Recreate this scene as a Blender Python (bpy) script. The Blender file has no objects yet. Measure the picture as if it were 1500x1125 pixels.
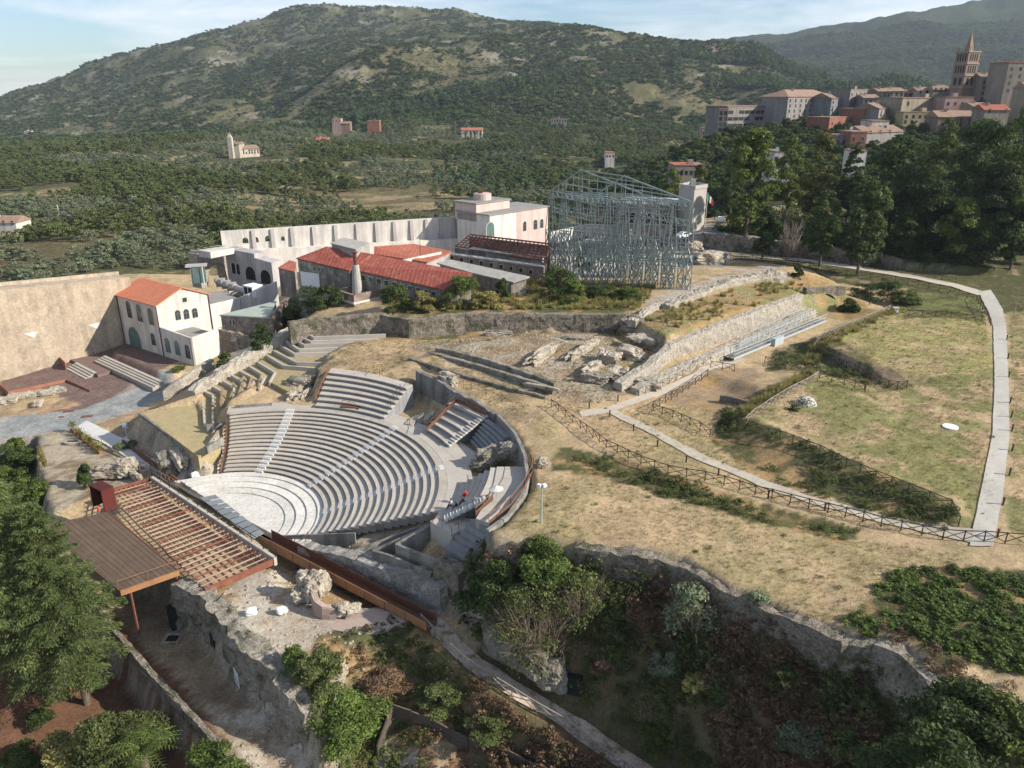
import bpy, math, random
import numpy as np
from mathutils import Vector, Matrix, noise as mnoise
from mathutils.bvhtree import BVHTree
from mathutils.geometry import delaunay_2d_cdt

random.seed(7); RNG = np.random.default_rng(7)
S = bpy.context.scene
COL = S.collection
R = math.radians

# ------------------------------------------------------------------ camera
CAM_H, FPX, PITCH = 46.0, 1133.0, R(20.5)
cam = bpy.data.cameras.new('camera'); cam.sensor_width = 36; cam.lens = 36*FPX/1500
cam.clip_start = 0.5; cam.clip_end = 20000
co = bpy.data.objects.new('camera', cam); COL.objects.link(co)
co.location = (0, 0, CAM_H); co.rotation_euler = (R(90)-PITCH, 0, 0)
S.camera = co

# ------------------------------------------------------------------ sky and sun
SUN_AZ, SUN_EL = R(-12), R(30)      # azimuth from +X towards +Y
w = bpy.data.worlds.new('World'); S.world = w; w.use_nodes = True
nt = w.node_tree; nt.nodes.clear()
def N(t, typ, **kw):
    n = t.nodes.new(typ)
    for k, v in kw.items(): setattr(n, k, v)
    return n
sky = N(nt, 'ShaderNodeTexSky', sky_type='NISHITA', sun_disc=False)
sky.sun_elevation = SUN_EL; sky.sun_rotation = R(90)-SUN_AZ
sky.altitude = 200; sky.air_density = 1.0; sky.dust_density = .8; sky.ozone_density = 2.2
tc = N(nt, 'ShaderNodeTexCoord'); mp = N(nt, 'ShaderNodeMapping'); mp.inputs['Scale'].default_value = (1.6, 1.6, 11)
nz = N(nt, 'ShaderNodeTexNoise'); nz.inputs['Scale'].default_value = 2.3; nz.inputs['Detail'].default_value = 8; nz.inputs['Roughness'].default_value = .58; nz.inputs['Distortion'].default_value = .5
cr = N(nt, 'ShaderNodeValToRGB'); cr.color_ramp.elements[0].position = .42; cr.color_ramp.elements[1].position = .78
mx = N(nt, 'ShaderNodeMixRGB'); mx.inputs[2].default_value = (8.2, 8.3, 8.6, 1)
bg = N(nt, 'ShaderNodeBackground'); bg.inputs[1].default_value = 0.09
ow = N(nt, 'ShaderNodeOutputWorld')
L = nt.links.new
L(tc.outputs['Generated'], mp.inputs[0]); L(mp.outputs[0], nz.inputs[0]); L(nz.outputs[0], cr.inputs[0])
tn = N(nt, 'ShaderNodeMixRGB', blend_type='MULTIPLY'); tn.inputs[0].default_value = 1; tn.inputs[2].default_value = (.90, 1.0, 1.09, 1); L(sky.outputs[0], tn.inputs[1])
L(cr.outputs[0], mx.inputs[0]); L(tn.outputs[0], mx.inputs[1]); L(mx.outputs[0], bg.inputs[0]); L(bg.outputs[0], ow.inputs[0])
sd = bpy.data.lights.new('sun', 'SUN'); sd.energy = 5.0; sd.angle = R(0.6); sd.color = (1.0, .93, .82)
so = bpy.data.objects.new('sun', sd); COL.objects.link(so); so.location = (200, 20, 150)
sv = Vector((math.cos(SUN_AZ)*math.cos(SUN_EL), math.sin(SUN_AZ)*math.cos(SUN_EL), math.sin(SUN_EL)))
so.rotation_euler = sv.to_track_quat('Z', 'Y').to_euler()
S.view_settings.view_transform = 'Standard'; S.view_settings.look = 'None'
S.view_settings.exposure = 0.68; S.view_settings.gamma = 1
S.cycles.max_bounces = 5; S.cycles.diffuse_bounces = 3; S.cycles.transparent_max_bounces = 12; S.cycles.volume_bounces = 0
S.cycles.use_denoising = True

# ------------------------------------------------------------------ survey helpers: a sight line from the drone to a height, a distance or a wall
CT, ST = math.cos(PITCH), math.sin(PITCH)
def ray(x, y):
    u = (x-750)/FPX; v = (y-562.5)/FPX
    return np.array([u, CT-v*ST, -ST-v*CT])
def P(x, y, z=0.0):
    d = ray(x, y); t = (z-CAM_H)/d[2]
    return np.array([d[0]*t, d[1]*t, z])
def D(x, y, zc):
    d = ray(x, y); return np.array([d[0]*zc, d[1]*zc, CAM_H+d[2]*zc])
def Q(p):
    X, Y, Z = p[0], p[1], p[2]-CAM_H
    zc = Y*CT-Z*ST
    return 750+FPX*X/zc, 562.5+FPX*(-Y*ST-Z*CT)/zc, zc
def ZT(p, y):      # height of the point above/below p that is seen at image row y
    v = (y-562.5)/FPX
    # (-Y*ST-Z*CT) = v*(Y*CT-Z*ST)
    Y = p[1]; Z = (-Y*ST - v*Y*CT)/(CT - v*ST)
    return Z+CAM_H
def PP(poly, z): return [tuple(P(x, y, z)[:2]) for x, y in poly]

# ------------------------------------------------------------------ object helpers
def tag(o, label=None, cat=None, group=None, kind=None):
    if label: o['label'] = label
    if cat: o['category'] = cat
    if group: o['group'] = group
    if kind: o['kind'] = kind
    return o
def empty(name, loc=(0, 0, 0), label=None, cat=None, group=None, rz=0):
    o = bpy.data.objects.new(name, None); COL.objects.link(o); loc = tuple(map(float, loc)); o.location = loc if len(loc) == 3 else (*loc, 0.); o.rotation_euler = (0, 0, rz)
    o.empty_display_size = .3
    return tag(o, label, cat, group)
def link(name, me, mat=None, parent=None, rel=True):
    o = bpy.data.objects.new(name, me); COL.objects.link(o)
    if mat is not None:
        for m in (mat if isinstance(mat, (list, tuple)) else [mat]): me.materials.append(m)
    if parent is not None:
        o.parent = parent
        if rel: o.location = tuple(-c for c in parent_world(parent))
    return o
def parent_world(o):
    x = Vector((0, 0, 0))
    while o is not None: x += Vector(o.location); o = o.parent
    return x
def np_mesh(name, V, F, smooth=False, mi=None):
    V = np.asarray(V, dtype=np.float32); me = bpy.data.meshes.new(name)
    if isinstance(F, np.ndarray):
        n = F.shape[1]
        me.vertices.add(len(V)); me.vertices.foreach_set('co', V.ravel())
        me.loops.add(F.size); me.loops.foreach_set('vertex_index', F.ravel().astype(np.int32))
        me.polygons.add(len(F)); me.polygons.foreach_set('loop_start', np.arange(0, F.size, n, dtype=np.int32))
        me.polygons.foreach_set('loop_total', np.full(len(F), n, dtype=np.int32))
        me.update(calc_edges=True)
    else:
        me.from_pydata([tuple(map(float, v)) for v in V], [], F); me.update()
    if mi is not None: me.polygons.foreach_set('material_index', np.asarray(mi, dtype=np.int32))
    if smooth: me.polygons.foreach_set('use_smooth', np.ones(len(me.polygons), dtype=bool))
    return me
class MB:
    """collects solids in world coordinates and builds ONE mesh object"""
    def __init__(s): s.v = []; s.f = []; s.m = []
    def add(s, vs, fs, m=0):
        b = len(s.v); s.v += [tuple(map(float, v)) for v in vs]; s.f += [tuple(i+b for i in f) for f in fs]; s.m += [m]*len(fs); return s
    def prism(s, poly, z0, z1, m=0, z1s=None):
        n = len(poly); a = 0
        for i in range(n):
            x0, y0 = poly[i][:2]; x1, y1 = poly[(i+1) % n][:2]; a += x0*y1-x1*y0
        if a < 0:
            poly = poly[::-1]
            if z1s is not None: z1s = z1s[::-1]
            if hasattr(z0, '__len__'): z0 = z0[::-1]
        zb = z0 if hasattr(z0, '__len__') else [z0]*n
        zt = z1s if z1s is not None else [z1]*n
        vs = [(p[0], p[1], zb[i]) for i, p in enumerate(poly)]+[(p[0], p[1], zt[i]) for i, p in enumerate(poly)]
        fs = [tuple(range(n-1, -1, -1)), tuple(range(n, 2*n))]+[(i, (i+1) % n, n+(i+1) % n, n+i) for i in range(n)]
        return s.add(vs, fs, m)
    def box(s, c, size, rz=0, m=0):
        cx, cy, cz = c; a, b, h = size[0]/2, size[1]/2, size[2]/2; co_, si = math.cos(rz), math.sin(rz)
        pl = [(cx+x*co_-y*si, cy+x*si+y*co_) for x, y in ((-a, -b), (a, -b), (a, b), (-a, b))]
        return s.prism(pl, cz-h, cz+h, m)
    def bar(s, p, q, r=.05, r2=None, m=0, n=4):
        p = Vector(p); q = Vector(q); d = q-p
        if d.length < 1e-5: return s
        d.normalize(); up = Vector((0, 0, 1)) if abs(d.z) < .95 else Vector((1, 0, 0))
        a = d.cross(up).normalized(); b = a.cross(d)
        r2 = r if r2 is None else r2; vs = []
        for c, rr in ((p, r), (q, r2)):
            for k in range(n):
                t = 2*math.pi*(k+.5)/n; vs.append(c+a*math.cos(t)*rr+b*math.sin(t)*rr)
        fs = [(k, (k+1) % n, n+(k+1) % n, n+k) for k in range(n)]+[tuple(range(n-1, -1, -1)), tuple(range(n, 2*n))]
        return s.add(vs, fs, m)
    def wall(s, p, q, th, z0, zp, zq=None, m=0, side=0):
        """wall from p to q (xy) with thickness; side: 0 centred, +1 left of p->q, -1 right"""
        p = np.array(p[:2], float); q = np.array(q[:2], float); d = q-p; d /= np.linalg.norm(d); n = np.array([-d[1], d[0]])
        o0, o1 = (-.5, .5) if side == 0 else ((0, 1) if side > 0 else (-1, 0))
        pl = [p+n*th*o0, q+n*th*o0, q+n*th*o1, p+n*th*o1]
        zq = zp if zq is None else zq
        z0 = z0 if hasattr(z0, '__len__') else (z0, z0)
        return s.prism(pl, [z0[0], z0[1], z0[1], z0[0]], 0, m, [zp, zq, zq, zp])
    def build(s, name, mat, parent=None, smooth=False, **tg):
        me = bpy.data.meshes.new(name); me.from_pydata(s.v, [], s.f); me.update()
        if any(s.m): me.polygons.foreach_set('material_index', s.m)
        if smooth: me.polygons.foreach_set('use_smooth', [True]*len(s.f))
        o = link(name, me, mat, parent)
        return tag(o, **tg) if tg else o

# ------------------------------------------------------------------ materials
MATS = {}
def mat(name, base, var=None, scale=1.0, amt=.5, bump=.3, rough=.9, fine=12., spec=.2, metal=0, obj=False, detail=6, stretch=None, streak=0, bdist=.05, island=False, third=None, tscale=.3):
    """two-tone noise material with finer speckle and bump, in world metres"""
    if name in MATS: return MATS[name]
    m = bpy.data.materials.new(name); m.use_nodes = True; t = m.node_tree; b = t.nodes['Principled BSDF']
    var = var or tuple(c*.62 for c in base)
    g = N(t, 'ShaderNodeNewGeometry'); 
    mpn = N(t, 'ShaderNodeMapping'); t.links.new(g.outputs['Position'], mpn.inputs[0])
    if stretch: mpn.inputs['Scale'].default_value = stretch
    n1 = N(t, 'ShaderNodeTexNoise'); n1.inputs['Scale'].default_value = scale; n1.inputs['Detail'].default_value = detail; n1.inputs['Roughness'].default_value = .65
    n2 = N(t, 'ShaderNodeTexNoise'); n2.inputs['Scale'].default_value = fine; n2.inputs['Detail'].default_value = 4; n2.inputs['Roughness'].default_value = .7
    for n in (n1, n2): t.links.new(mpn.outputs[0], n.inputs['Vector'])
    r = N(t, 'ShaderNodeValToRGB'); r.color_ramp.elements[0].position = .5-.22; r.color_ramp.elements[1].position = .5+.22
    r.color_ramp.elements[0].color = (*var, 1); r.color_ramp.elements[1].color = (*base, 1)
    t.links.new(n1.outputs[0], r.inputs[0])
    out = r.outputs[0]
    if third:
        n3 = N(t, 'ShaderNodeTexNoise'); n3.inputs['Scale'].default_value = tscale; n3.inputs['Detail'].default_value = 5; n3.inputs['Roughness'].default_value = .7
        t.links.new(mpn.outputs[0], n3.inputs['Vector'])
        r3 = N(t, 'ShaderNodeValToRGB'); r3.color_ramp.elements[0].position = .5; r3.color_ramp.elements[1].position = .62
        t.links.new(n3.outputs[0], r3.inputs[0])
        m3 = N(t, 'ShaderNodeMixRGB'); m3.inputs[2].default_value = (*third, 1); t.links.new(r3.outputs[0], m3.inputs[0]); t.links.new(out, m3.inputs[1]); out = m3.outputs[0]
    if streak:
        mp2 = N(t, 'ShaderNodeMapping'); mp2.inputs['Scale'].default_value = (.55, .55, .07); t.links.new(g.outputs['Position'], mp2.inputs[0])
        n4 = N(t, 'ShaderNodeTexNoise'); n4.inputs['Scale'].default_value = 1.2; n4.inputs['Detail'].default_value = 6; n4.inputs['Roughness'].default_value = .6; t.links.new(mp2.outputs[0], n4.inputs['Vector'])
        r4 = N(t, 'ShaderNodeMapRange'); r4.inputs[1].default_value = .42; r4.inputs[2].default_value = .62; r4.inputs[3].default_value = 1; r4.inputs[4].default_value = 1-streak; t.links.new(n4.outputs[0], r4.inputs[0])
        m4 = N(t, 'ShaderNodeMixRGB', blend_type='MULTIPLY'); m4.inputs[0].default_value = 1; t.links.new(out, m4.inputs[1]); t.links.new(r4.outputs[0], m4.inputs[2]); out = m4.outputs[0]
    mr = N(t, 'ShaderNodeMapRange'); mr.inputs[1].default_value = .3; mr.inputs[2].default_value = .7; mr.inputs[3].default_value = 1-amt*.6; mr.inputs[4].default_value = 1+amt*.5
    t.links.new(n2.outputs[0], mr.inputs[0])
    mm = N(t, 'ShaderNodeMixRGB', blend_type='MULTIPLY'); mm.inputs[0].default_value = 1
    t.links.new(out, mm.inputs[1]); t.links.new(mr.outputs[0], mm.inputs[2]); out = mm.outputs[0]
    if island:
        mi = N(t, 'ShaderNodeMapRange'); mi.inputs[3].default_value = 1-island; mi.inputs[4].default_value = 1+island
        t.links.new(g.outputs['Random Per Island'], mi.inputs[0])
        m5 = N(t, 'ShaderNodeMixRGB', blend_type='MULTIPLY'); m5.inputs[0].default_value = 1; t.links.new(out, m5.inputs[1]); t.links.new(mi.outputs[0], m5.inputs[2]); out = m5.outputs[0]
    oi = N(t, 'ShaderNodeObjectInfo'); mo = N(t, 'ShaderNodeMapRange'); mo.inputs[3].default_value = .90; mo.inputs[4].default_value = 1.10; t.links.new(oi.outputs['Random'], mo.inputs[0])
    m6 = N(t, 'ShaderNodeMixRGB', blend_type='MULTIPLY'); m6.inputs[0].default_value = 1; t.links.new(out, m6.inputs[1]); t.links.new(mo.outputs[0], m6.inputs[2]); out = m6.outputs[0]
    t.links.new(out, b.inputs['Base Color'])
    b.inputs['Roughness'].default_value = rough; b.inputs['Metallic'].default_value = metal; b.inputs['Specular IOR Level'].default_value = spec
    if bump:
        bp = N(t, 'ShaderNodeBump'); bp.inputs['Strength'].default_value = bump; bp.inputs['Distance'].default_value = bdist
        ad = N(t, 'ShaderNodeMath', operation='ADD'); t.links.new(n1.outputs[0], ad.inputs[0]); t.links.new(n2.outputs[0], ad.inputs[1])
        t.links.new(ad.outputs[0], bp.inputs['Height']); t.links.new(bp.outputs[0], b.inputs['Normal'])
    MATS[name] = m; return m
def leaf_mat(name, c1, c2, c3=None, trans=.35):
    if name in MATS: return MATS[name]
    m = bpy.data.materials.new(name); m.use_nodes = True; t = m.node_tree; b = t.nodes['Principled BSDF']
    g = N(t, 'ShaderNodeNewGeometry'); r = N(t, 'ShaderNodeValToRGB')
    r.color_ramp.elements[0].color = (*c1, 1); r.color_ramp.elements[1].color = (*c2, 1)
    if c3:
        e = r.color_ramp.elements.new(.88); e.color = (*c2, 1); r.color_ramp.elements[-1].color = (*c3, 1)
    t.links.new(g.outputs['Random Per Island'], r.inputs[0])
    oi = N(t, 'ShaderNodeObjectInfo'); mr = N(t, 'ShaderNodeMapRange'); mr.inputs[3].default_value = .72; mr.inputs[4].default_value = 1.28
    t.links.new(oi.outputs['Random'], mr.inputs[0])
    n1 = N(t, 'ShaderNodeTexNoise'); n1.inputs['Scale'].default_value = .55; n1.inputs['Detail'].default_value = 3; t.links.new(g.outputs['Position'], n1.inputs['Vector'])
    mr2 = N(t, 'ShaderNodeMapRange'); mr2.inputs[1].default_value = .3; mr2.inputs[2].default_value = .7; mr2.inputs[3].default_value = .65; mr2.inputs[4].default_value = 1.4; t.links.new(n1.outputs[0], mr2.inputs[0])
    mu = N(t, 'ShaderNodeMath', operation='MULTIPLY'); t.links.new(mr.outputs[0], mu.inputs[0]); t.links.new(mr2.outputs[0], mu.inputs[1])
    mm = N(t, 'ShaderNodeMixRGB', blend_type='MULTIPLY'); mm.inputs[0].default_value = 1
    t.links.new(r.outputs[0], mm.inputs[1]); t.links.new(mu.outputs[0], mm.inputs[2])
    t.links.new(mm.outputs[0], b.inputs['Base Color']); b.inputs['Roughness'].default_value = .65; b.inputs['Specular IOR Level'].default_value = .25
    if trans:
        tr = N(t, 'ShaderNodeBsdfTranslucent'); ms = N(t, 'ShaderNodeMixShader'); ms.inputs[0].default_value = trans
        o = [n for n in t.nodes if n.type == 'OUTPUT_MATERIAL'][0]
        t.links.new(mm.outputs[0], tr.inputs[0]); t.links.new(b.outputs[0], ms.inputs[1]); t.links.new(tr.outputs[0], ms.inputs[2]); t.links.new(ms.outputs[0], o.inputs[0])
    MATS[name] = m; return m

# ------------------------------------------------------------------ numpy value noise
def _h(i, j, k=0):
    i = i.astype(np.int64); j = j.astype(np.int64)
    n = (i*374761393 + j*668265263 + k*2147483647) & 0xffffffff
    n = ((n ^ (n >> 13))*1274126177) & 0xffffffff
    return ((n ^ (n >> 16)) & 0xffff)/65535.
def vnoise(x, y, k=0):
    x = np.asarray(x, float); y = np.asarray(y, float)
    i = np.floor(x); j = np.floor(y); fx = x-i; fy = y-j; fx = fx*fx*(3-2*fx); fy = fy*fy*(3-2*fy)
    a = _h(i, j, k); b = _h(i+1, j, k); c = _h(i, j+1, k); d = _h(i+1, j+1, k)
    return (a*(1-fx)+b*fx)*(1-fy)+(c*(1-fx)+d*fx)*fy
def fbm(x, y, o=5, k=0, g=.5):
    s = 0; a = 1; t = 0
    for q in range(o):
        s = s+a*vnoise(x*2**q+17.3*q, y*2**q-9.1*q, k+q); t += a; a *= g
    return s/t
def inpoly(X, Y, poly):
    c = np.zeros(X.shape, bool); n = len(poly)
    for i in range(n):
        x0, y0 = poly[i][:2]; x1, y1 = poly[(i+1) % n][:2]
        if y0 == y1: continue
        k = ((y0 > Y) != (y1 > Y)) & (X < (x1-x0)*(Y-y0)/(y1-y0)+x0)
        c ^= k
    return c
# ------------------------------------------------------------------ terrain: surveyed points and break lines
TV, TE = [], []
def tp(p):
    TV.append((float(p[0]), float(p[1]), float(p[2]))); return len(TV)-1
def line(pts, closed=False):
    ids = [tp(p) for p in pts]
    TE.extend((a, b) for a, b in zip(ids, ids[1:]))
    if closed: TE.append((ids[-1], ids[0]))
def L_(z, *xy): return [P(x, y, z) for x, y in xy]
def LZ(*xyz): return [P(*a) for a in xyz]
def pts(*xyz):
    for a in xyz: tp(P(*a))
def far(*xyd):
    for a in xyd: tp(D(*a))
def cliff(top, zb, off, side=None):
    """top: world points; the foot lies off metres away; side = a world xy towards which the foot lies"""
    top = [np.array(p) for p in top]; zb = zb if hasattr(zb, '__len__') else [zb]*len(top); foot = []
    for i, p in enumerate(top):
        a = top[max(i-1, 0)]; b = top[min(i+1, len(top)-1)]; d = (b-a)[:2]; d /= np.linalg.norm(d); n = np.array([d[1], -d[0]])
        foot.append(np.array([p[0]+n[0]*off, p[1]+n[1]*off, zb[i]]))
    line(top); line(foot); return foot
def lerp_(a, b, t): return a+(b-a)*t
# circle of the theatre at floor level and at the walkway
C0 = np.array([-34.74, 77.46]); R0 = 12.9
C1 = np.array([-31.1, 76.4]); R1 = 23.8; ZT1 = 4.8
def ang(c, p): return math.atan2(p[1]-c[1], p[0]-c[0])
A0 = (ang(C0, P(457, 785, 0)), ang(C0, P(328, 692, 0)))
A1 = (ang(C1, P(640, 750, ZT1)), ang(C1, P(335, 604, ZT1)))
def arc(c, r, a, b, n, z): return [np.array([c[0]+r*math.cos(a+(b-a)*i/n), c[1]+r*math.sin(a+(b-a)*i/n), z]) for i in range(n+1)]
line(arc(C0, R0-.5, A0[0], A0[1], 10, -.75))
line(arc(C1, R1+.2, A1[0]+.03, A1[1]-.02, 12, ZT1-.45))
# inner side and outer side of the ring wall
RING = [(585, 548), (612, 546), (640, 560), (668, 574), (700, 590), (728, 606), (755, 634), (769, 664), (773, 690), (768, 716), (745, 748), (714, 769)]
RINGW = [P(x, y, 8.3) for x, y in RING]
line([np.array([p[0]-.6, p[1]-.5, ZT1-.3]) for p in RINGW])
line([np.array([p[0]+.5*math.cos(ang(C1, p)), p[1]+.5*math.sin(ang(C1, p)), 7.7 if i > 1 else 7.2]) for i, p in enumerate(RINGW)])
# stage and orchestra
line(L_(-1.9, (262, 712), (392, 792)))
line(L_(-1.9, (222, 705), (398, 822), (300, 868)))
line(L_(-1.9, (165, 718), (172, 752), (262, 834), (292, 862)))
# alley
foot = cliff(LZ((158, 757, -1.7), (255, 842, -1.7), (300, 867, -.9), (333, 897, -.9), (357, 937, -1), (393, 960, -1.2), (427, 1000, -1.6), (462, 1040, -2.5)), [-6.5]*6+[-6.8, -7], 1.3)
line(L_(-6.5, (120, 838), (178, 930), (225, 985), (290, 1055), (340, 1105), (380, 1150)))
cliff(L_(-6.55, (112, 840), (170, 932), (217, 988), (282, 1058), (332, 1110), (370, 1155)), -10, 1.0)
pts((430, 1090, -7.2), (480, 1160, -7.5), (400, 1130, -7.0), (340, 1010, -6.5), (260, 930, -6.5))
pts((50, 1000, -9.8), (120, 1030, -10), (0, 960, -9.6), (0, 1060, -10), (150, 1120, -10.3), (60, 1160, -10.5), (-80, 900, -9), (-100, 1100, -10), (-150, 780, -7), (20, 880, -9), (250, 1160, -10.3))
# left court, road
line(LZ((-120, 655, -2.6), (0, 638, -2.5), (60, 628, -2.2), (107, 624, -2.1)))
line(LZ((112, 628, -2.0), (165, 658, -2.0), (205, 688, -1.9), (232, 706, -1.5), (258, 720, -1.0))); line(LZ((130, 618, -2.0), (182, 645, -2.0), (212, 664, -1.9), (255, 692, -1.4), (285, 704, -.9)))
pts((70, 640, -2.2), (65, 690, -2.4), (80, 740, -2.6), (130, 720, -2.4), (150, 660, -2.1), (205, 690, -2.0), (150, 690, -2.2), (190, 720, -2.0))
cliff(LZ((-60, 652, -2.7), (0, 648, -2.7), (52, 638, -2.4), (58, 690, -2.6), (70, 745, -3)), [-5.5]*5, .6)
pts((0, 700, -6), (0, 760, -7), (30, 720, -6), (-60, 700, -6))
pts((0, 605, -2.4), (60, 600, -2.2), (120, 590, -1.9), (180, 600, -1.8), (200, 640, -1.9), (240, 570, -1.5), (250, 585, -1.5), (170, 640, -2), (190, 660, -1.9))
pts((0, 560, -2.2), (60, 550, -2), (130, 565, -1.7), (170, 555, -1.5), (-100, 590, -2.5))
cliff(LZ((165, 515, 0), (247, 552, 0)), -1.2, .9); pts((90, 518, -1.2), (60, 530, -1.8), (195, 560, -1.4))
pts((184, 502, 0), (285, 537, 0), (130, 508, -.3), (255, 560, -1), (310, 520, .2), (340, 480, 1), (400, 470, 2), (320, 540, .5))
# left big wall foot
line(LZ((0, 557, -2.5), (75, 522, -1.2), (182, 503, 0)))
# rubble wall and chevrons
line(LZ((238, 585, -1.0), (255, 570, 0.0), (300, 545, 1), (350, 515, 2), (400, 490, 3.5), (424, 478, 5)))
line(LZ((212, 602, 2.4), (300, 572, 4.0), (330, 545, 5.0), (370, 515, 6.4), (410, 492, 7.8), (432, 480, 8.6)))
line(LZ((206, 606, 2.4), (292, 668, 2.0))); line(LZ((203, 610, -1.9), (250, 650, -1.8), (288, 676, -1.2)))
pts((298, 622, 2.4), (300, 655, 2.4), (322, 625, 4.1), (420, 560, 6.6), (470, 540, 7.3), (400, 585, ZT1), (500, 500, 7.9), (560, 492, 8.0), (330, 590, ZT1))
line(LZ((300, 668, 1.2), (322, 690, -.4)))
# middle terrace
pts((600, 520, 7.9), (560, 545, 7.6), (480, 530, 7.7), (650, 545, 8), (700, 570, 8), (760, 600, 8), (800, 640, 8), (800, 700, 8), (780, 750, 8))
# retaining wall behind
cliff(LZ((425, 470, 11.0), (560, 462, 11.2), (680, 462, 11.2), (915, 462, 11.4)), 8.1, .5)
cliff(LZ((920, 462, 11.6), (975, 492, 11.8), (1060, 462, 11.8), (1175, 430, 11.8), (1225, 428, 11.2)), [8.6, 9.2, 9.0, 8.6, 8.6], 2.2)
pts((640, 520, 8.8), (700, 500, 9.2), (760, 510, 9.2), (820, 520, 9.0), (880, 500, 9.4), (900, 540, 8.6), (780, 560, 8.3), (900, 580, 8.0), (850, 490, 9.6), (600, 500, 8.2))
pts((560, 440, 11.3), (700, 450, 11.3), (850, 440, 11.4), (950, 430, 12), (1000, 420, 12.4), (1100, 400, 12.4), (1150, 395, 12.6), (1080, 440, 12), (1180, 400, 12), (1000, 460, 12.0))
pts((500, 430, 11), (430, 430, 9.5), (400, 400, 7.5), (340, 430, 6), (370, 420, 6.5), (600, 400, 11), (700, 390, 11), (800, 390, 11), (900, 390, 11.5), (1000, 380, 12))
# big lawn
line(LZ((1195, 500, 9.6), (1310, 456, 9.6), (1440, 468, 9.6))); line(LZ((1195, 502, 9.6), (1260, 530, 9.6), (1328, 565, 9.6), (1325, 572, 9.5), (1267, 575, 9.6), (1200, 553, 9.6), (1150, 580, 9.6), (1092, 615, 9.6), (1150, 640, 9.5), (1280, 690, 9.4), (1390, 738, 9.2), (1410, 760, 8.8)))
line(LZ((1065, 600, 8), (1060, 640, 8.0), (1110, 678, 8), (1200, 715, 8.0), (1300, 752, 8), (1395, 782, 8.2)))
line(LZ((1120, 540, 8.2), (1200, 540, 7.9), (1300, 574, 8.2))); line(LZ((1150, 505, 8.2), (1230, 535, 7.9), (1310, 571, 8.2))); pts((1180, 500, 8.2), (1300, 452, 8.6), (1240, 470, 8.2))
pts((1300, 620, 9.7), (1400, 560, 9.9), (1400, 680, 9.4), (1250, 600, 9.7), (1430, 720, 9.0), (1470, 600, 9.9), (1462, 480, 10), (1440, 430, 10.2), (1560, 600, 10.2), (1560, 450, 10.6), (1450, 790, 8.6), (1560, 780, 8.8))
pts((1300, 404, 10.9), (1200, 388, 11.2), (1070, 373, 11.8), (1330, 430, 9.8), (1240, 430, 9.0), (1200, 445, 8.5), (1350, 415, 10.4))
pts((960, 600, 7.9), (1000, 640, 8), (900, 600, 8), (870, 640, 8), (950, 570, 8), (1060, 530, 8.1), (1130, 500, 8.2), (1000, 580, 7.6), (1040, 590, 7.5), (1060, 572, 7.3), (1080, 556, 8.4), (1110, 545, 8.4), (1100, 590, 8))
pts((1430, 795, 8.4), (1300, 770, 8), (1180, 728, 8), (1060, 692, 8))
# trench below the fence, field, terrace edge
line(LZ((820, 662, 7.9), (900, 680, 7.7), (980, 718, 7.6), (1100, 745, 7.6), (1240, 780, 7.8)))
line(LZ((830, 650, 8), (910, 672, 8), (990, 706, 8), (1110, 736, 8), (1250, 770, 8)))
line(LZ((826, 676, 8), (890, 694, 8), (970, 734, 8), (1090, 760, 8), (1230, 795, 8)))
pts((870, 720, 8.1), (1000, 770, 8), (1100, 800, 8), (1200, 850, 8), (1350, 830, 8.3), (1500, 840, 8.8), (1400, 900, 8.6), (1500, 950, 8.8), (1600, 900, 9), (1300, 900, 8.4), (1450, 1000, 8.2), (1550, 1100, 8))
GUL = LZ((716, 782, 7.8), (770, 778, 8), (845, 788, 8), (920, 800, 8), (1000, 815, 7.9), (1060, 850, 7.8), (1120, 876, 7.8), (1190, 908, 7.8), (1235, 922, 7.9), (1285, 928, 8.1), (1330, 947, 8.2), (1370, 985, 8.0), (1400, 1035, 7.6), (1430, 1100, 7.2), (1450, 1180, 7))
GULF = cliff(GUL, [4.5, 5, 5.2, 5, 4.8, 4.4, 4.2, 4.2, 4.4, 4.2, 3.8, 2.6, 1.0, 0, -1], 1.3)
line(LZ((850, 905, 1.8), (950, 965, .6), (1060, 1010, .6), (1180, 1070, 1.0), (1250, 1150, .2)))
line(LZ((850, 990, -1.8), (920, 1050, -3.4), (990, 1100, -4.6), (1060, 1170, -5.4)))
cliff(LZ((668, 880, .6), (690, 925, .6), (740, 960, .4), (790, 985, -.4), (830, 985, -.2)), [-1.6, -1.9, -2.9, -3.9, -4.4], .9)
pts((760, 880, 2.5), (700, 840, 3.2), (830, 960, -.3))
# slope and path at the bottom
line(LZ((628, 903, -1.5), (700, 968, -2.8), (780, 1035, -4.6), (860, 1095, -6.2), (930, 1160, -7.2)))
line(LZ((662, 898, -1.5), (735, 968, -2.9), (815, 1030, -4.6), (900, 1095, -6.2), (985, 1160, -7.4)))
line(LZ((600, 925, -1.8), (668, 990, -3.4), (750, 1048, -5.0), (835, 1112, -6.9)))
pts((560, 905, -1.2), (480, 870, -1), (400, 870, -1), (360, 880, -1), (520, 940, -1.4), (450, 950, -1.3), (480, 985, -1.7), (420, 920, -1.1), (560, 960, -2.6), (500, 1040, -5), (600, 1020, -5), (520, 1080, -7.3), (640, 1070, -6.5), (560, 1110, -8.6), (680, 1115, -8.6), (760, 1125, -8.3), (500, 1180, -9), (640, 1200, -9), (800, 1170, -8.4))
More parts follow.
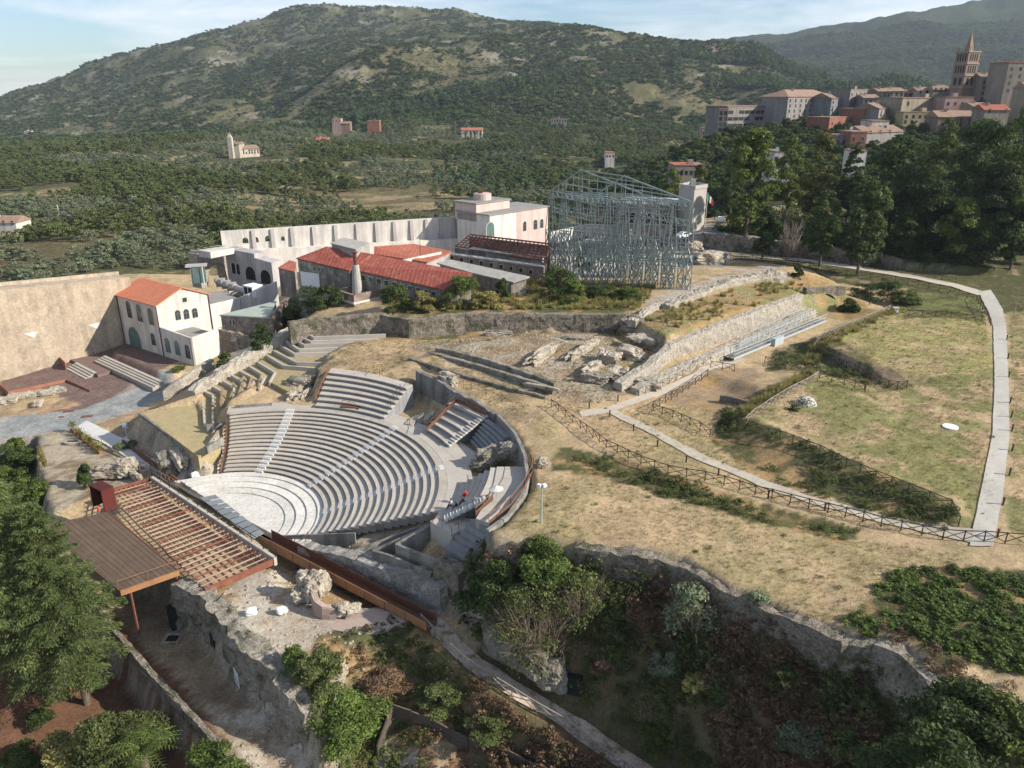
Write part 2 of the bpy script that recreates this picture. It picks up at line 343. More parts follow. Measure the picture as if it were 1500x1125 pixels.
# behind the big concrete wall
line(LZ((392, 790, -3.2), (450, 840, -3.2), (520, 870, -3.2), (600, 905, -2.6))); line(LZ((415, 795, -3.0), (470, 832, -3.0), (560, 868, -2.8), (650, 905, -1.9))); line(LZ((430, 792, -.3), (470, 800, .2), (540, 815, .9), (600, 836, 1.0), (655, 858, 1.2))); pts((590, 815, 1.6), (620, 826, 1.8), (560, 806, 1.0))
pts((470, 790, -.9), (520, 790, .2), (560, 795, .6), (590, 770, 2.2), (620, 800, 1.4), (640, 840, .6), (600, 830, .2), (640, 780, 3.4), (690, 800, 3.6))
# valley side and far hills: x, y, distance
far((-500, 430, 200), (0, 425, 215), (200, 408, 240), (-200, 400, 260), (-500, 350, 420))
for a in ((250, 470, 190), (420, 440, 215), (600, 420, 235), (780, 380, 260), (960, 350, 300)): far(a)
far((0, 350, 330), (150, 300, 430), (300, 330, 340), (300, 280, 460), (450, 290, 470), (400, 335, 350), (600, 320, 390), (600, 260, 560), (780, 300, 450), (780, 250, 620), (950, 270, 520), (950, 240, 680), (-300, 300, 450), (-500, 240, 700))
far((-400, 214, 760), (-200, 220, 700), (0, 222, 700), (150, 224, 690), (270, 224, 660), (355, 232, 630), (400, 226, 650), (480, 213, 760), (600, 196, 840), (700, 190, 900), (850, 185, 1000), (1000, 190, 1050), (1100, 200, 1050))
far((-400, 216, 1250), (0, 214, 1250), (150, 212, 1250), (300, 207, 1200), (-200, 215, 1250), (360, 200, 1150), (450, 190, 1080))
far((0, 190, 1550), (150, 165, 1650), (300, 140, 1650), (0, 170, 1800), (300, 90, 1900), (400, 110, 1550), (-200, 200, 1600), (430, 60, 2050))
SK1 = [(-600, 225, 2000), (-300, 200, 2000), (-100, 172, 2000), (0, 152, 2000), (60, 135, 2000), (120, 112, 2050), (180, 91, 2100), (240, 62, 2150), (290, 47, 2200), (340, 40, 2250), (400, 18, 2300), (450, 5, 2300), (480, 3, 2300), (520, 9, 2300), (570, 8, 2300), (620, 11, 2300), (660, 16, 2300), (720, 30, 2300), (800, 33, 2250), (860, 40, 2200)]
line([D(*a) for a in SK1])
SPUR = [(345, 192, 1120), (400, 165, 1180), (450, 132, 1230), (500, 104, 1270), (540, 83, 1300), (590, 64, 1360), (650, 55, 1430), (720, 47, 1500), (790, 40, 1550), (850, 38, 1560), (900, 46, 1540), (950, 52, 1500), (1010, 56, 1450), (1060, 62, 1420), (1110, 74, 1380), (1160, 95, 1330), (1200, 112, 1290), (1250, 132, 1230)]
line([D(*a) for a in SPUR])
line([D(a[0], a[1]+9, a[2]+170) for a in SPUR[:9]])
far((500, 150, 1150), (600, 120, 1230), (700, 100, 1300), (800, 85, 1370), (900, 95, 1320), (1000, 90, 1320), (1100, 110, 1260), (600, 160, 1060), (700, 150, 1080), (850, 140, 1130), (950, 140, 1150), (1050, 140, 1150), (1150, 150, 1100), (820, 105, 1300))
far((1300, 160, 1500), (1300, 138, 1800), (1500, 150, 1800), (1700, 140, 1800), (1250, 135, 1700))
SK2 = [(1080, 85, 3000), (1115, 70, 3000), (1170, 56, 3000), (1230, 43, 3000), (1270, 29, 3000), (1320, 17, 3000), (1370, 14, 3000), (1420, 5, 3000), (1470, -6, 3000), (1560, -25, 3000), (1750, -60, 3000), (2000, -60, 3000)]
line([D(*a) for a in SK2]); far((1300, 90, 2300), (1500, 70, 2300), (1700, 50, 2300), (1150, 110, 2300))
far((-900, 260, 2600), (-900, 300, 1200), (0, 190, 3600), (480, 60, 3600), (900, 80, 3600), (1300, 60, 4200), (2000, 0, 4200), (-900, 240, 4200))
# the town hill on the right
far((1030, 262, 330), (1060, 205, 400), (1100, 215, 360), (1160, 190, 400), (1250, 178, 400), (1400, 160, 400), (1500, 160, 400), (1700, 150, 420), (1900, 160, 420), (1050, 200, 520), (1200, 185, 560), (1400, 165, 600), (1800, 160, 600), (1000, 235, 650))
pts((1040, 330, 15), (1100, 335, 15), (1200, 340, 15.3), (1290, 355, 15))
RKW = [D(*a) for a in ((1028, 342, 184), (1070, 346, 181), (1120, 351, 178), (1170, 356, 176), (1220, 362, 172), (1292, 371, 168), (1330, 384, 165), (1420, 390, 163), (1560, 400, 162), (1700, 412, 160))]
cliff(RKW, [11.8, 11.6, 11.5, 11.3, 11.1, 11, 10.8, 10.7, 10.7, 10.7], .6)
far((1040, 320, 215), (1150, 300, 235), (1250, 280, 260), (1350, 290, 235), (1500, 290, 215), (1700, 300, 215), (1150, 240, 310), (1300, 230, 330), (1450, 220, 330), (1700, 220, 330), (1600, 380, 180), (1450, 370, 185), (1400, 340, 195))
far((980, 330, 235), (900, 335, 235), (860, 350, 215), (1000, 290, 300))
for a in ((-130, 30, -10), (-130, 60, -8), (-140, 100, -4), (-140, 130, -5), (0, 30, -9), (30, 30, -5), (60, 40, 7), (130, 60, 10), (150, 100, 12), (-60, 30, -11)): tp(a)

_v = [Vector((p[0], p[1])) for p in TV]
_r = delaunay_2d_cdt(_v, TE, [], 0, 1e-4)
TZ = []
for i, o in enumerate(_r[3]):
    if o: TZ.append(TV[o[0]][2])
    else:
        v = _r[0][i]; b = sorted(((v[0]-q[0])**2+(v[1]-q[1])**2, q[2]) for q in TV)[:2]; TZ.append((b[0][1]+b[1][1])/2)
TIN = BVHTree.FromPolygons([(v[0], v[1], TZ[i]) for i, v in enumerate(_r[0])], [tuple(f) for f in _r[2]])
def tin(x, y):
    h = TIN.ray_cast(Vector((x, y, 2000)), Vector((0, 0, -1)))
    return h[0].z if h[0] is not None else -12.
# fine sheet (site) -------------------------------------------------
GX0, GX1, GY0, GY1, GS = -128., 128., 34., 244., .55
gx = np.arange(GX0, GX1+.01, GS); gy = np.arange(GY0, GY1+.01, GS); nx, ny = len(gx), len(gy)
XX, YY = np.meshgrid(gx, gy)
wx = XX+(fbm(XX*.5, YY*.5, 3, 3)-.5)*.55; wy = YY+(fbm(XX*.5, YY*.5, 3, 9)-.5)*.55
ZZ = np.array([tin(a, b) for a, b in zip(wx.ravel(), wy.ravel())]).reshape(XX.shape)
slope = np.hypot(*np.gradient(ZZ, GS)); rockm = np.clip((slope-.9)*1.2, 0, 1)
ZZ += (fbm(XX*.15, YY*.15, 4, 21)-.5)*.35 + rockm*(fbm(XX*.9, YY*.9, 4, 31)-.5)*1.0 + (fbm(XX*.8, YY*.8, 3, 41)-.5)*.12
# the ground stays under the seats
for _t in np.linspace(1.08, 0, 30):
    _a = arc(lerp_(C0, C1, _t), R0+(R1-R0)*_t, A0[0]+(A1[0]-A0[0])*_t-.02, A0[1]+(A1[1]-A0[1])*_t+.05, 24, 0)
    _m = inpoly(XX, YY, [p[:2] for p in _a]+[tuple(P(300, 697, 0)[:2]), tuple(P(436, 800, 0)[:2])]); ZZ[_m] = np.minimum(ZZ[_m], max(ZT1*_t-.75, -1.0))
CH = [((284, 588), (297, 582), (300, 624)), ((300, 573), (312, 578), (312, 624)), ((313, 566), (327, 574), (326, 610)), ((326, 557), (343, 566), (339, 600)), ((339, 549), (358, 560), (351, 589)), ((352, 543), (373, 554), (365, 578)), ((365, 536), (388, 550), (380, 569)), ((378, 530), (403, 545), (395, 559)), ((391, 520), (416, 535), (476, 540)), ((401, 513), (434, 530), (483, 531)), ((410, 505), (431, 517), (513, 515)), ((419, 499), (438, 511), (526, 508)), ((427, 495), (445, 504), (539, 501)), ((438, 492), (455, 499), (552, 496)), ((449, 488), (459, 493), (565, 489))]
def zch(i): return 2.9+i*5.9/14
def CHP(i):
    a = CH[i]; b = CH[i+1] if i < 14 else ((456, 482), (468, 485), (575, 484))
    return (a[0], a[1], a[2], (425, 575), (490, 545), b[1], b[0]) if i == 7 else (a[0], a[1], a[2], b[2], b[1], b[0])
_m = inpoly(XX, YY, [tuple(P(x, y, 4.9)[:2]) for x, y in ((296, 626), (326, 610), (351, 589), (380, 569), (403, 545), (470, 545), (462, 570), (455, 592), (400, 592), (345, 592), (335, 604), (329, 650), (310, 650))]); ZZ[_m] = np.minimum(ZZ[_m], 5.0)
for i in range(15):
    zz = zch(i)-.5; _m = inpoly(XX, YY, [tuple(P(x, y, zz)[:2]) for x, y in CHP(i)]); ZZ[_m] = np.minimum(ZZ[_m], zz)
def strip(pairs, z):
    z = z if hasattr(z, '__len__') else [z]*len(pairs)
    return [(P(a, b, k), P(c, d, k)) for (a, b, c, d), k in zip(pairs, z)]
EP = strip([(617, 915, 648, 905), (650, 948, 674, 937), (680, 977, 707, 965), (714, 1001, 741, 988), (750, 1023, 778, 1010), (786, 1045, 815, 1032), (827, 1070, 856, 1056), (870, 1102, 904, 1088), (914, 1134, 954, 1120), (965, 1172, 1010, 1158)], [-1.5, -2.2, -2.8, -3.4, -4.0, -4.6, -5.4, -6.2, -6.9, -7.6])
FPT = strip([(1432, 433, 1450, 430), (1395, 421, 1400, 416), (1340, 409, 1345, 405), (1260, 396, 1263, 391), (1180, 384, 1182, 380), (1070, 374, 1070, 371)], [10.2, 10.5, 10.8, 11.0, 11.3, 11.8])
def pdist(X, Y, C):
    '''distance to a centre line and the height of the line there'''
    d = np.full(np.shape(X), 1e9); z = np.zeros(np.shape(X))
    for a, b in zip(C, C[1:]):
        u = (b-a)[:2]; t = np.clip(((X-a[0])*u[0]+(Y-a[1])*u[1])/(u@u), 0, 1); q = np.hypot(X-a[0]-t*u[0], Y-a[1]-t*u[1]); m = q < d; d = np.where(m, q, d); z = np.where(m, a[2]+(b[2]-a[2])*t, z)
    return d, z
LINES = [([(a+b)/2 for a, b in EP], 1.7), ([(a+b)/2 for a, b in FPT], 2.0)]
for _c, _w in LINES:
    _d, _z = pdist(XX, YY, _c); _k = np.clip((_w+1.6-_d)/1.6, 0, 1); ZZ = ZZ*(1-_k)+_z*_k
def off_path(X, Y): return np.all([pdist(X, Y, c)[0] > w_*1.2 for c, w_ in LINES], axis=0)
# far sheet: polar fan round the view point -------------------------
NA, ND = 620, 330
aa = np.linspace(R(-44), R(48), NA); dd = np.geomspace(120, 4600, ND)
AA, DD = np.meshgrid(aa, dd)
FX, FY = DD*np.sin(AA), DD*np.cos(AA)
FZ = np.array([tin(a, b) for a, b in zip(FX.ravel(), FY.ravel())]).reshape(FX.shape)
for _ in range(3): FZ[1:-1, 1:-1] = (FZ[1:-1, 1:-1]*2+FZ[:-2, 1:-1]+FZ[2:, 1:-1]+FZ[1:-1, :-2]+FZ[1:-1, 2:])/6
_k = np.clip((DD-260)/900, 0, 1)
FZ += (fbm(FX/130, FY/130, 5, 5)-.5)*42*_k*_k + (fbm(FX/28, FY/28, 4, 6)-.5)*(1.5+9*_k)
VIL = [D(*a) for a in ((355, 232, 625), (372, 232, 625), (340, 232, 620), (495, 190, 900), (505, 190, 900), (547, 188, 900), (690, 200, 855), (472, 213, 740), (818, 184, 955), (893, 233, 615), (8, 345, 362), (41, 197, 1395))]
for v in VIL: _k = np.exp(-(((FX-v[0])/38)**2+((FY-v[1]+12)/46)**2)**2); FZ = FZ*(1-_k)+np.minimum(FZ, v[2])*_k
FZraw = FZ.copy()
FZ = np.where((FX > GX0+3) & (FX < GX1-3) & (FY < GY1-3), FZ-6, FZ)
def hz(x, y):
    """ground height"""
    i = (x-GX0)/GS; j = (y-GY0)/GS
    if 0 <= i < nx-1 and 0 <= j < ny-1:
        a, b = int(i), int(j); u, v = i-a, j-b
        return float((ZZ[b, a]*(1-u)+ZZ[b, a+1]*u)*(1-v)+(ZZ[b+1, a]*(1-u)+ZZ[b+1, a+1]*u)*v)
    a = (math.atan2(x, y)-aa[0])/(aa[1]-aa[0]); d = math.log(max(math.hypot(x, y), 121)/120)/math.log(4600/120)*(ND-1)
    a = min(max(a, 0), NA-1.01); d = min(max(d, 0), ND-1.01); i, j = int(a), int(d); u, v = a-i, d-j
    return float((FZraw[j, i]*(1-u)+FZraw[j, i+1]*u)*(1-v)+(FZraw[j+1, i]*(1-u)+FZraw[j+1, i+1]*u)*v)
def G(x, y, step=.25, t0=40, t1=4500):
    """first point of the ground on the sight line through the image point"""
    d = ray(x, y); t = t0; o = np.array([0, 0, CAM_H])
    while t < t1:
        p = o+d*t
        if p[2] < hz(p[0], p[1]):
            lo, hi = t/1.004-.2, t
            for _ in range(12):
                m = (lo+hi)/2; p = o+d*m
                if p[2] < hz(p[0], p[1]): hi = m
                else: lo = m
            p = o+d*hi; return np.array([p[0], p[1], hz(p[0], p[1])])
        t = t*1.004+.05
    return o+d*t1
# ------------------------------------------------------------------ ground cover colours (albedo by zone) and the two terrain sheets
DRY = (.385, .285, .17); GRN = (.205, .195, .085); DIRT = (.27, .20, .13); ROCK = (.35, .30, .24); GRAV = (.34, .285, .21)
ASPH = (.235, .245, .24); PIAZ = (.165, .115, .10); SCRB = (.085, .085, .04); SOIL = (.15, .08, .05); STRAW = (.30, .20, .10); PALE = (.42, .37, .30)
base = np.empty(XX.shape+(3,)); base[:] = DRY
nA = fbm(XX*.09, YY*.09, 5, 51); nB = fbm(XX*.35, YY*.35, 4, 61); nC = fbm(XX*1.1, YY*1.1, 3, 71)
def lay(c, m): base[:] = base*(1-m[..., None])+np.array(c)*m[..., None]
def ss(x, a, b): t = np.clip((x-a)/(b-a), 0, 1); return t*t*(3-2*t)
lay(GRN, ss(nA*.6+nB*.4, .52, .66)*.35)
_jx = XX+(nB-.5)*1.6; _jy = YY+(nC-.5)*1.6
def zone(poly, z, c, c2=None, thr=(.45, .6), wob=1, a=1., zr=None):
    pl = PP(poly, z); m = inpoly(_jx if wob else XX, _jy if wob else YY, pl).astype(float)*a
    if zr: m = m*((ZZ > zr[0]) & (ZZ < zr[1]))
    lay(c, m)
    if c2 is not None: lay(c2, m*ss(nB*.5+nC*.25+nA*.25, *thr))
# big lawn green patches
zone([(1195, 500), (1310, 456), (1440, 470), (1462, 520), (1455, 780), (1410, 760), (1092, 615), (1200, 550), (1325, 568)], 9.7, DRY, GRN, (.42, .56))
zone([(1210, 500), (1310, 460), (1440, 470), (1455, 540), (1330, 560)], 9.7, (.24, .24, .085), DRY, (.44, .62), a=.8)
zone([(1475, 450), (1700, 450), (1700, 900), (1480, 800)], 10, DRY, GRN, (.40, .58))
zone([(985, 545), (1110, 540), (1105, 590), (1060, 605), (975, 590)], 8, DIRT, STRAW)
zone([(1040, 620), (1120, 570), (1200, 552), (1092, 616), (1150, 645), (1400, 745), (1405, 768), (1300, 750), (1110, 690), (1050, 650)], 8.6, SCRB, STRAW, (.46, .6))
zone([(1130, 510), (1200, 495), (1330, 565), (1320, 580), (1200, 555), (1120, 545)], 8.4, SCRB, DIRT, (.46, .6))
zone([(820, 655), (910, 672), (1110, 740), (1255, 775), (1250, 798), (1090, 765), (880, 700), (800, 690)], 7.8, SCRB, STRAW, (.5, .62))
# middle terrace and ruins
zone([(430, 480), (600, 486), (640, 520), (800, 580), (790, 640), (760, 620), (640, 550), (560, 545), (430, 540)], 8, DRY, DIRT, (.5, .62))
zone([(590, 500), (900, 480), (915, 570), (840, 580), (640, 520)], 9, DIRT, ROCK, (.45, .6))
zone([(560, 480), (915, 470), (915, 495), (560, 495)], 8.6, STRAW, SCRB, (.45, .6))
zone([(925, 465), (1180, 400), (1220, 400), (1300, 440), (1225, 440), (1170, 432), (980, 492)], 11.8, STRAW, GRN, (.5, .62))
zone([(940, 440), (1100, 385), (1150, 390), (960, 455)], 12.2, ROCK, STRAW, (.5, .62))
zone([(560, 460), (930, 458), (960, 420), (800, 408), (560, 430)], 11.3, STRAW, SCRB, (.42, .52))
zone([(430, 435), (560, 425), (800, 410), (1000, 400), (1040, 345), (900, 330), (330, 380), (330, 470), (425, 470)], 11, (.25, .23, .2), PALE, (.45, .6))
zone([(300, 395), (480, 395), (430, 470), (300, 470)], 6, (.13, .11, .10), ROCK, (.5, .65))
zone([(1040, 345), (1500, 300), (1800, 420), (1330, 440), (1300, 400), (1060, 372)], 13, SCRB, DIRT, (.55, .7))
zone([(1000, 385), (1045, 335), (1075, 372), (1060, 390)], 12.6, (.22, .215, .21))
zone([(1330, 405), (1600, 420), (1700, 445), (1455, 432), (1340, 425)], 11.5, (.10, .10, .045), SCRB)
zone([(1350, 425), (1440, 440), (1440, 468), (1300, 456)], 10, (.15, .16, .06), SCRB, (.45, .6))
# terraced lawn
zone([(206, 606), (320, 590), (330, 625), (300, 655), (292, 668)], 2.4, (.36, .26, .13), DRY)
zone([(250, 665), (330, 655), (328, 692), (290, 695)], 1, ROCK, GRAV, (.4, .55))
# left court
zone([(0, 640), (110, 622), (270, 540), (250, 500), (0, 520)], -1.8, PIAZ)
zone([(120, 610), (190, 565), (260, 555), (250, 580)], -1.7, (.24, .2, .18))
zone([(-50, 630), (120, 595), (60, 570), (0, 585), (-60, 600)], -2.2, DRY, DIRT)
zone([(-160, 700), (-100, 645), (0, 608), (120, 600), (250, 556), (250, 590), (110, 628), (0, 640), (-100, 660)], -2, ASPH, (.29, .29, .275), wob=0)
zone([(120, 628), (205, 600), (205, 650), (250, 690), (215, 700), (150, 640)], -1.9, DIRT, DRY)
zone([(55, 640), (105, 630), (160, 665), (220, 700), (160, 720), (70, 745)], -2.3, GRAV, (.2, .15, .1), (.5, .6))
zone([(-200, 655), (55, 645), (70, 745), (60, 800), (-200, 800)], -5, SCRB, zr=(-9, -3.2))
# alley and garden
zone([(170, 820), (262, 860), (470, 1060), (500, 1160), (380, 1160), (290, 1055), (178, 930)], -6.5, DIRT, (.2, .15, .1), (.45, .6))
zone([(300, 1030), (380, 1050), (440, 1080), (520, 1180), (380, 1160)], -6.8, PALE, DIRT, (.48, .6))
zone([(-200, 800), (165, 930), (290, 1062), (380, 1200), (-200, 1200)], -10, SOIL, (.1, .06, .04))
zone([(300, 862), (400, 818), (480, 860), (640, 905), (600, 935), (470, 985), (420, 985), (333, 895)], -1, STRAW, PALE, (.44, .5))
zone([(400, 890), (560, 880), (610, 912), (560, 950), (480, 975), (380, 950)], -1, ROCK, STRAW, (.56, .64))
zone([(470, 965), (605, 920), (700, 985), (860, 1110), (900, 1190), (450, 1190), (440, 1060)], -4, SCRB, STRAW, (.5, .64))
zone([(560, 1100), (700, 1108), (860, 1130), (900, 1200), (520, 1200)], -8.5, (.33, .29, .24), DIRT, (.5, .6))
zone([(628, 903), (662, 898), (815, 1030), (985, 1160), (930, 1160), (780, 1035)], -4, (.33, .27, .22), (.22, .17, .12), (.5, .62))
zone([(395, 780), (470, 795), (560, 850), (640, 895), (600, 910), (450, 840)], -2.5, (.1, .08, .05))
zone([(440, 785), (640, 760), (640, 800), (560, 840), (470, 800)], .2, DIRT, GRAV, (.42, .55))
#zone([(665, 880), (716, 786), (845, 790), (1010, 818), (1190, 910), (1275, 918), (1370, 985), (1420, 1100), (1400, 1250), (900, 1250), (700, 960)], 3, (.075, .07, .035), (.11, .065, .04), (.45, .6))
zone([(1240, 900), (1300, 840), (1400, 830), (1600, 860), (1600, 1000), (1380, 970), (1300, 915)], 8.4, SCRB, STRAW, (.5, .6))
# rock shows on the steep faces
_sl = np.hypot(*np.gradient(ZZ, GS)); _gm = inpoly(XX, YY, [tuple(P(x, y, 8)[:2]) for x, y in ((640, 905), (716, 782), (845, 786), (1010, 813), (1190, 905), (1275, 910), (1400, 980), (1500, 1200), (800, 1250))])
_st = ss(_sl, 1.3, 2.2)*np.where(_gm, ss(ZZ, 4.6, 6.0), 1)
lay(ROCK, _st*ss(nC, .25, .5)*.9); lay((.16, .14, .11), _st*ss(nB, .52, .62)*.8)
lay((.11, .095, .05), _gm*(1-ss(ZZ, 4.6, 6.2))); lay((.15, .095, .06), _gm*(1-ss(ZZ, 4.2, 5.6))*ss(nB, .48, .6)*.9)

def ground_material(name, hill=False):
    m = bpy.data.materials.new(name); m.use_nodes = True; t = m.node_tree; b = t.nodes['Principled BSDF']
    at = N(t, 'ShaderNodeAttribute', attribute_name='zone'); g = N(t, 'ShaderNodeNewGeometry')
    s1, s2, s3 = (.02, .12, .5) if hill else (.45, 2.6, 9)
    out = at.outputs['Color']
    for k, (s, lo, hi) in enumerate(((s1, .78, 1.25), (s2, .72, 1.28), (s3, .6, 1.4))):
        n = N(t, 'ShaderNodeTexNoise'); n.inputs['Scale'].default_value = s; n.inputs['Detail'].default_value = 6; n.inputs['Roughness'].default_value = .72
        t.links.new(g.outputs['Position'], n.inputs['Vector'])
        r = N(t, 'ShaderNodeMapRange'); r.inputs[1].default_value = .32; r.inputs[2].default_value = .68; r.inputs[3].default_value = lo; r.inputs[4].default_value = hi
        t.links.new(n.outputs[0], r.inputs[0])
        x = N(t, 'ShaderNodeMixRGB', blend_type='MULTIPLY'); x.inputs[0].default_value = 1
        t.links.new(out, x.inputs[1]); t.links.new(r.outputs[0], x.inputs[2]); out = x.outputs[0]; last = n
    # small weeds / bare specks
    n = N(t, 'ShaderNodeTexNoise'); n.inputs['Scale'].default_value = .2 if hill else 1.7; n.inputs['Detail'].default_value = 5; n.inputs['Roughness'].default_value = .8
    t.links.new(g.outputs['Position'], n.inputs['Vector'])
    r = N(t, 'ShaderNodeMapRange'); r.inputs[1].default_value = .60; r.inputs[2].default_value = .70; t.links.new(n.outputs[0], r.inputs[0])
    x = N(t, 'ShaderNodeMixRGB'); x.inputs[2].default_value = (.10, .12, .045, 1) if not hill else (.07, .085, .035, 1)
    q = N(t, 'ShaderNodeMath', operation='MULTIPLY'); q.inputs[1].default_value = .6; t.links.new(r.outputs[0], q.inputs[0])
    t.links.new(q.outputs[0], x.inputs[0]); t.links.new(out, x.inputs[1]); out = x.outputs[0]
    t.links.new(out, b.inputs['Base Color']); b.inputs['Roughness'].default_value = 1; b.inputs['Specular IOR Level'].default_value = .05
    bp = N(t, 'ShaderNodeBump'); bp.inputs['Strength'].default_value = .8; bp.inputs['Distance'].default_value = 1.2 if hill else .09
    t.links.new(last.outputs[0], bp.inputs['Height']); t.links.new(bp.outputs[0], b.inputs['Normal'])
    return m
def grid_mesh(name, X, Y, Z, C):
    n, m = X.shape; V = np.c_[X.ravel(), Y.ravel(), Z.ravel()]
    i = np.arange(n*m).reshape(n, m); F = np.stack([i[:-1, :-1], i[:-1, 1:], i[1:, 1:], i[1:, :-1]], -1).reshape(-1, 4)
    me = np_mesh(name, V, F, True)
    a = me.color_attributes.new('zone', 'FLOAT_COLOR', 'POINT'); c = np.ones((n*m, 4), np.float32); c[:, :3] = C.reshape(-1, 3)
    a.data.foreach_set('color', c.ravel()); return me
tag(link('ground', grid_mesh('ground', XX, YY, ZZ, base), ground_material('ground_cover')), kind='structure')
# far hills: dry slopes, olive terraces, macchia, pine woods
HC = np.empty(FX.shape+(3,)); HC[:] = (.125, .108, .056)
h1 = fbm(FX/90, FY/90, 5, 81); h2 = fbm(FX/22, FY/22, 4, 91)
def hl(c, m): HC[:] = HC*(1-m[..., None])+np.array(c)*m[..., None]
_px = 750+FPX*FX/(FY*CT-(FZraw-CAM_H)*ST); _py = 562.5+FPX*(-FY*ST-(FZraw-CAM_H)*CT)/(FY*CT-(FZraw-CAM_H)*ST)
hl((.075, .085, .04), ss(h1*.5+h2*.5, .42, .58)*.8)
hl((.05, .065, .03), ss(DD, 500, 700)*ss(1000-DD, 0, 150)*.6)
PINE = (FX > 40)*ss(DD, 1050, 1200)*ss(FX+ (h1-.5)*500, 330, 430); hl((.035, .05, .022), PINE*.95)
hl((.04, .055, .025), ss(DD, 1700, 1900)*.35)
rk = ss(fbm(FX/60+3, FY/26, 5, 101), .60, .68)*ss(DD, 1150, 1400); hl((.30, .275, .24), rk*.45*(1-PINE))
hl((.26, .20, .115), ss(fbm(FX/45, FY/14, 4, 111), .55, .63)*(DD < 900)*.85)
hl((.06, .075, .035), (FX > 70)*(DD < 700)*.9)
tag(link('hills', grid_mesh('hills', FX, FY, FZ, HC), ground_material('hill_cover', True)), kind='structure')

def drape(name, poly, m, dz=.06, step=.8, **tg):
    """a thin sheet laid on the ground along a strip: poly = list of (left, right) world pairs"""
    V = []; 
    for (a, b), (c, d) in zip(poly, poly[1:]):
        n = max(1, int(np.linalg.norm(np.array(c[:2])-np.array(a[:2]))/step))
        for i in range(n): t = i/n; V.append((np.array(a[:2])*(1-t)+np.array(c[:2])*t, np.array(b[:2])*(1-t)+np.array(d[:2])*t))
    V.append((np.array(poly[-1][0][:2]), np.array(poly[-1][1][:2])))
    K = 5; vs = []; fs = []
    for i, (a, b) in enumerate(V):
        for k in range(K+1):
            p = a*(1-k/K)+b*(k/K)
            if k in (0, K): p = p+(vnoise(p[0]*.7+k, p[1]*.7)-.5)*.25
            vs.append((p[0], p[1], hz(p[0], p[1])+dz))
    # skirt so that the sheet has an edge
    for i in range(len(V)-1):
        for k in range(K): a = i*(K+1)+k; fs.append((a, a+1, a+K+2, a+K+1))
    me = bpy.data.meshes.new(name); me.from_pydata(vs, [], fs); me.update()
    me.polygons.foreach_set('use_smooth', [True]*len(fs))
    return tag(link(name, me, m), **tg)
M_path = mat('path_gravel', (.47, .42, .34), (.38, .33, .26), 1.2, .35, .25, fine=10)
M_white = mat('white_paving', (.62, .61, .58), (.52, .51, .48), .8, .2, .15, fine=8)
drape('footpath', strip([(848, 603, 852, 611), (890, 597, 893, 605), (1000, 556, 1004, 563), (1060, 532, 1066, 538), (1078, 522, 1092, 528)], 8.05), M_path, kind='structure')
drape('footpath', strip([(887, 604, 902, 601), (950, 634, 962, 630), (1030, 678, 1040, 671), (1110, 710, 1116, 701), (1180, 736, 1186, 727), (1270, 760, 1275, 750), (1350, 781, 1354, 770), (1425, 802, 1428, 783)], 8.05), M_path, dz=.09, kind='structure')
drape('footpath', strip([(1424, 783, 1459, 785), (1437, 720, 1470, 722), (1453, 640, 1478, 640), (1456, 560, 1476, 560), (1454, 480, 1473, 478), (1449, 462, 1468, 456), (1432, 433, 1450, 430)], 9.6), mat('concrete_path', (.50, .47, .41), (.41, .38, .33), .9, .3, .2, fine=8), dz=.1, kind='structure')
drape('footpath', FPT, M_path, dz=.1, kind='structure')
drape('footpath', strip([(106, 627, 128, 617), (155, 652, 178, 640), (190, 675, 206, 664), (232, 700, 247, 690), (262, 716, 276, 706)], -1.95), M_white, dz=.12, kind='structure')
drape('earth_path', EP, mat('earth_path_gravel', (.52, .42, .35), (.33, .26, .21), .9, .5, .3, fine=6, third=(.16, .14, .08), tscale=.7), dz=.08, kind='structure')
# ------------------------------------------------------------------ the theatre
M_seat = mat('travertine_seat', (.46, .415, .355), (.36, .32, .27), .8, .3, .15, fine=7)
M_seatw = mat('walkway_stone', (.46, .42, .36), (.38, .345, .30), .4, .3, .12, fine=6)
M_orch = mat('orchestra_marble', (.66, .63, .57), (.50, .47, .42), .35, .4, .12, fine=3)
M_riser = mat('seat_riser_shade', (.24, .215, .19), (.17, .15, .135), 1.5, .4, .2)  # shade under the seat slabs put into this darker riser colour
M_alu = mat('pale_metal_step', (.60, .585, .555), (.50, .485, .46), 3, .2, 0, rough=.5)
M_cort = mat('corten_steel', (.18, .09, .058), (.12, .058, .038), 1.6, .4, .1, rough=.8)
M_cortl = mat('corten_light', (.38, .20, .095), (.25, .12, .06), 1.2, .4, .1, rough=.7)
M_conc = mat('grey_concrete', (.30, .285, .25), (.20, .19, .17), .7, .4, .3, fine=5, streak=.4)
M_rub = mat('rubble_masonry', (.36, .305, .24), (.15, .13, .11), 1.7, .9, 1.0, fine=5, bdist=.25, third=(.10, .10, .06), tscale=.5)
M_rubp = mat('pale_rubble', (.52, .47, .39), (.30, .26, .21), 1.3, .8, 1.0, fine=5, bdist=.25)
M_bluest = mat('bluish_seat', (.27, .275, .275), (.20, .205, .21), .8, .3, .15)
def lerp(a, b, t): return a+(b-a)*t
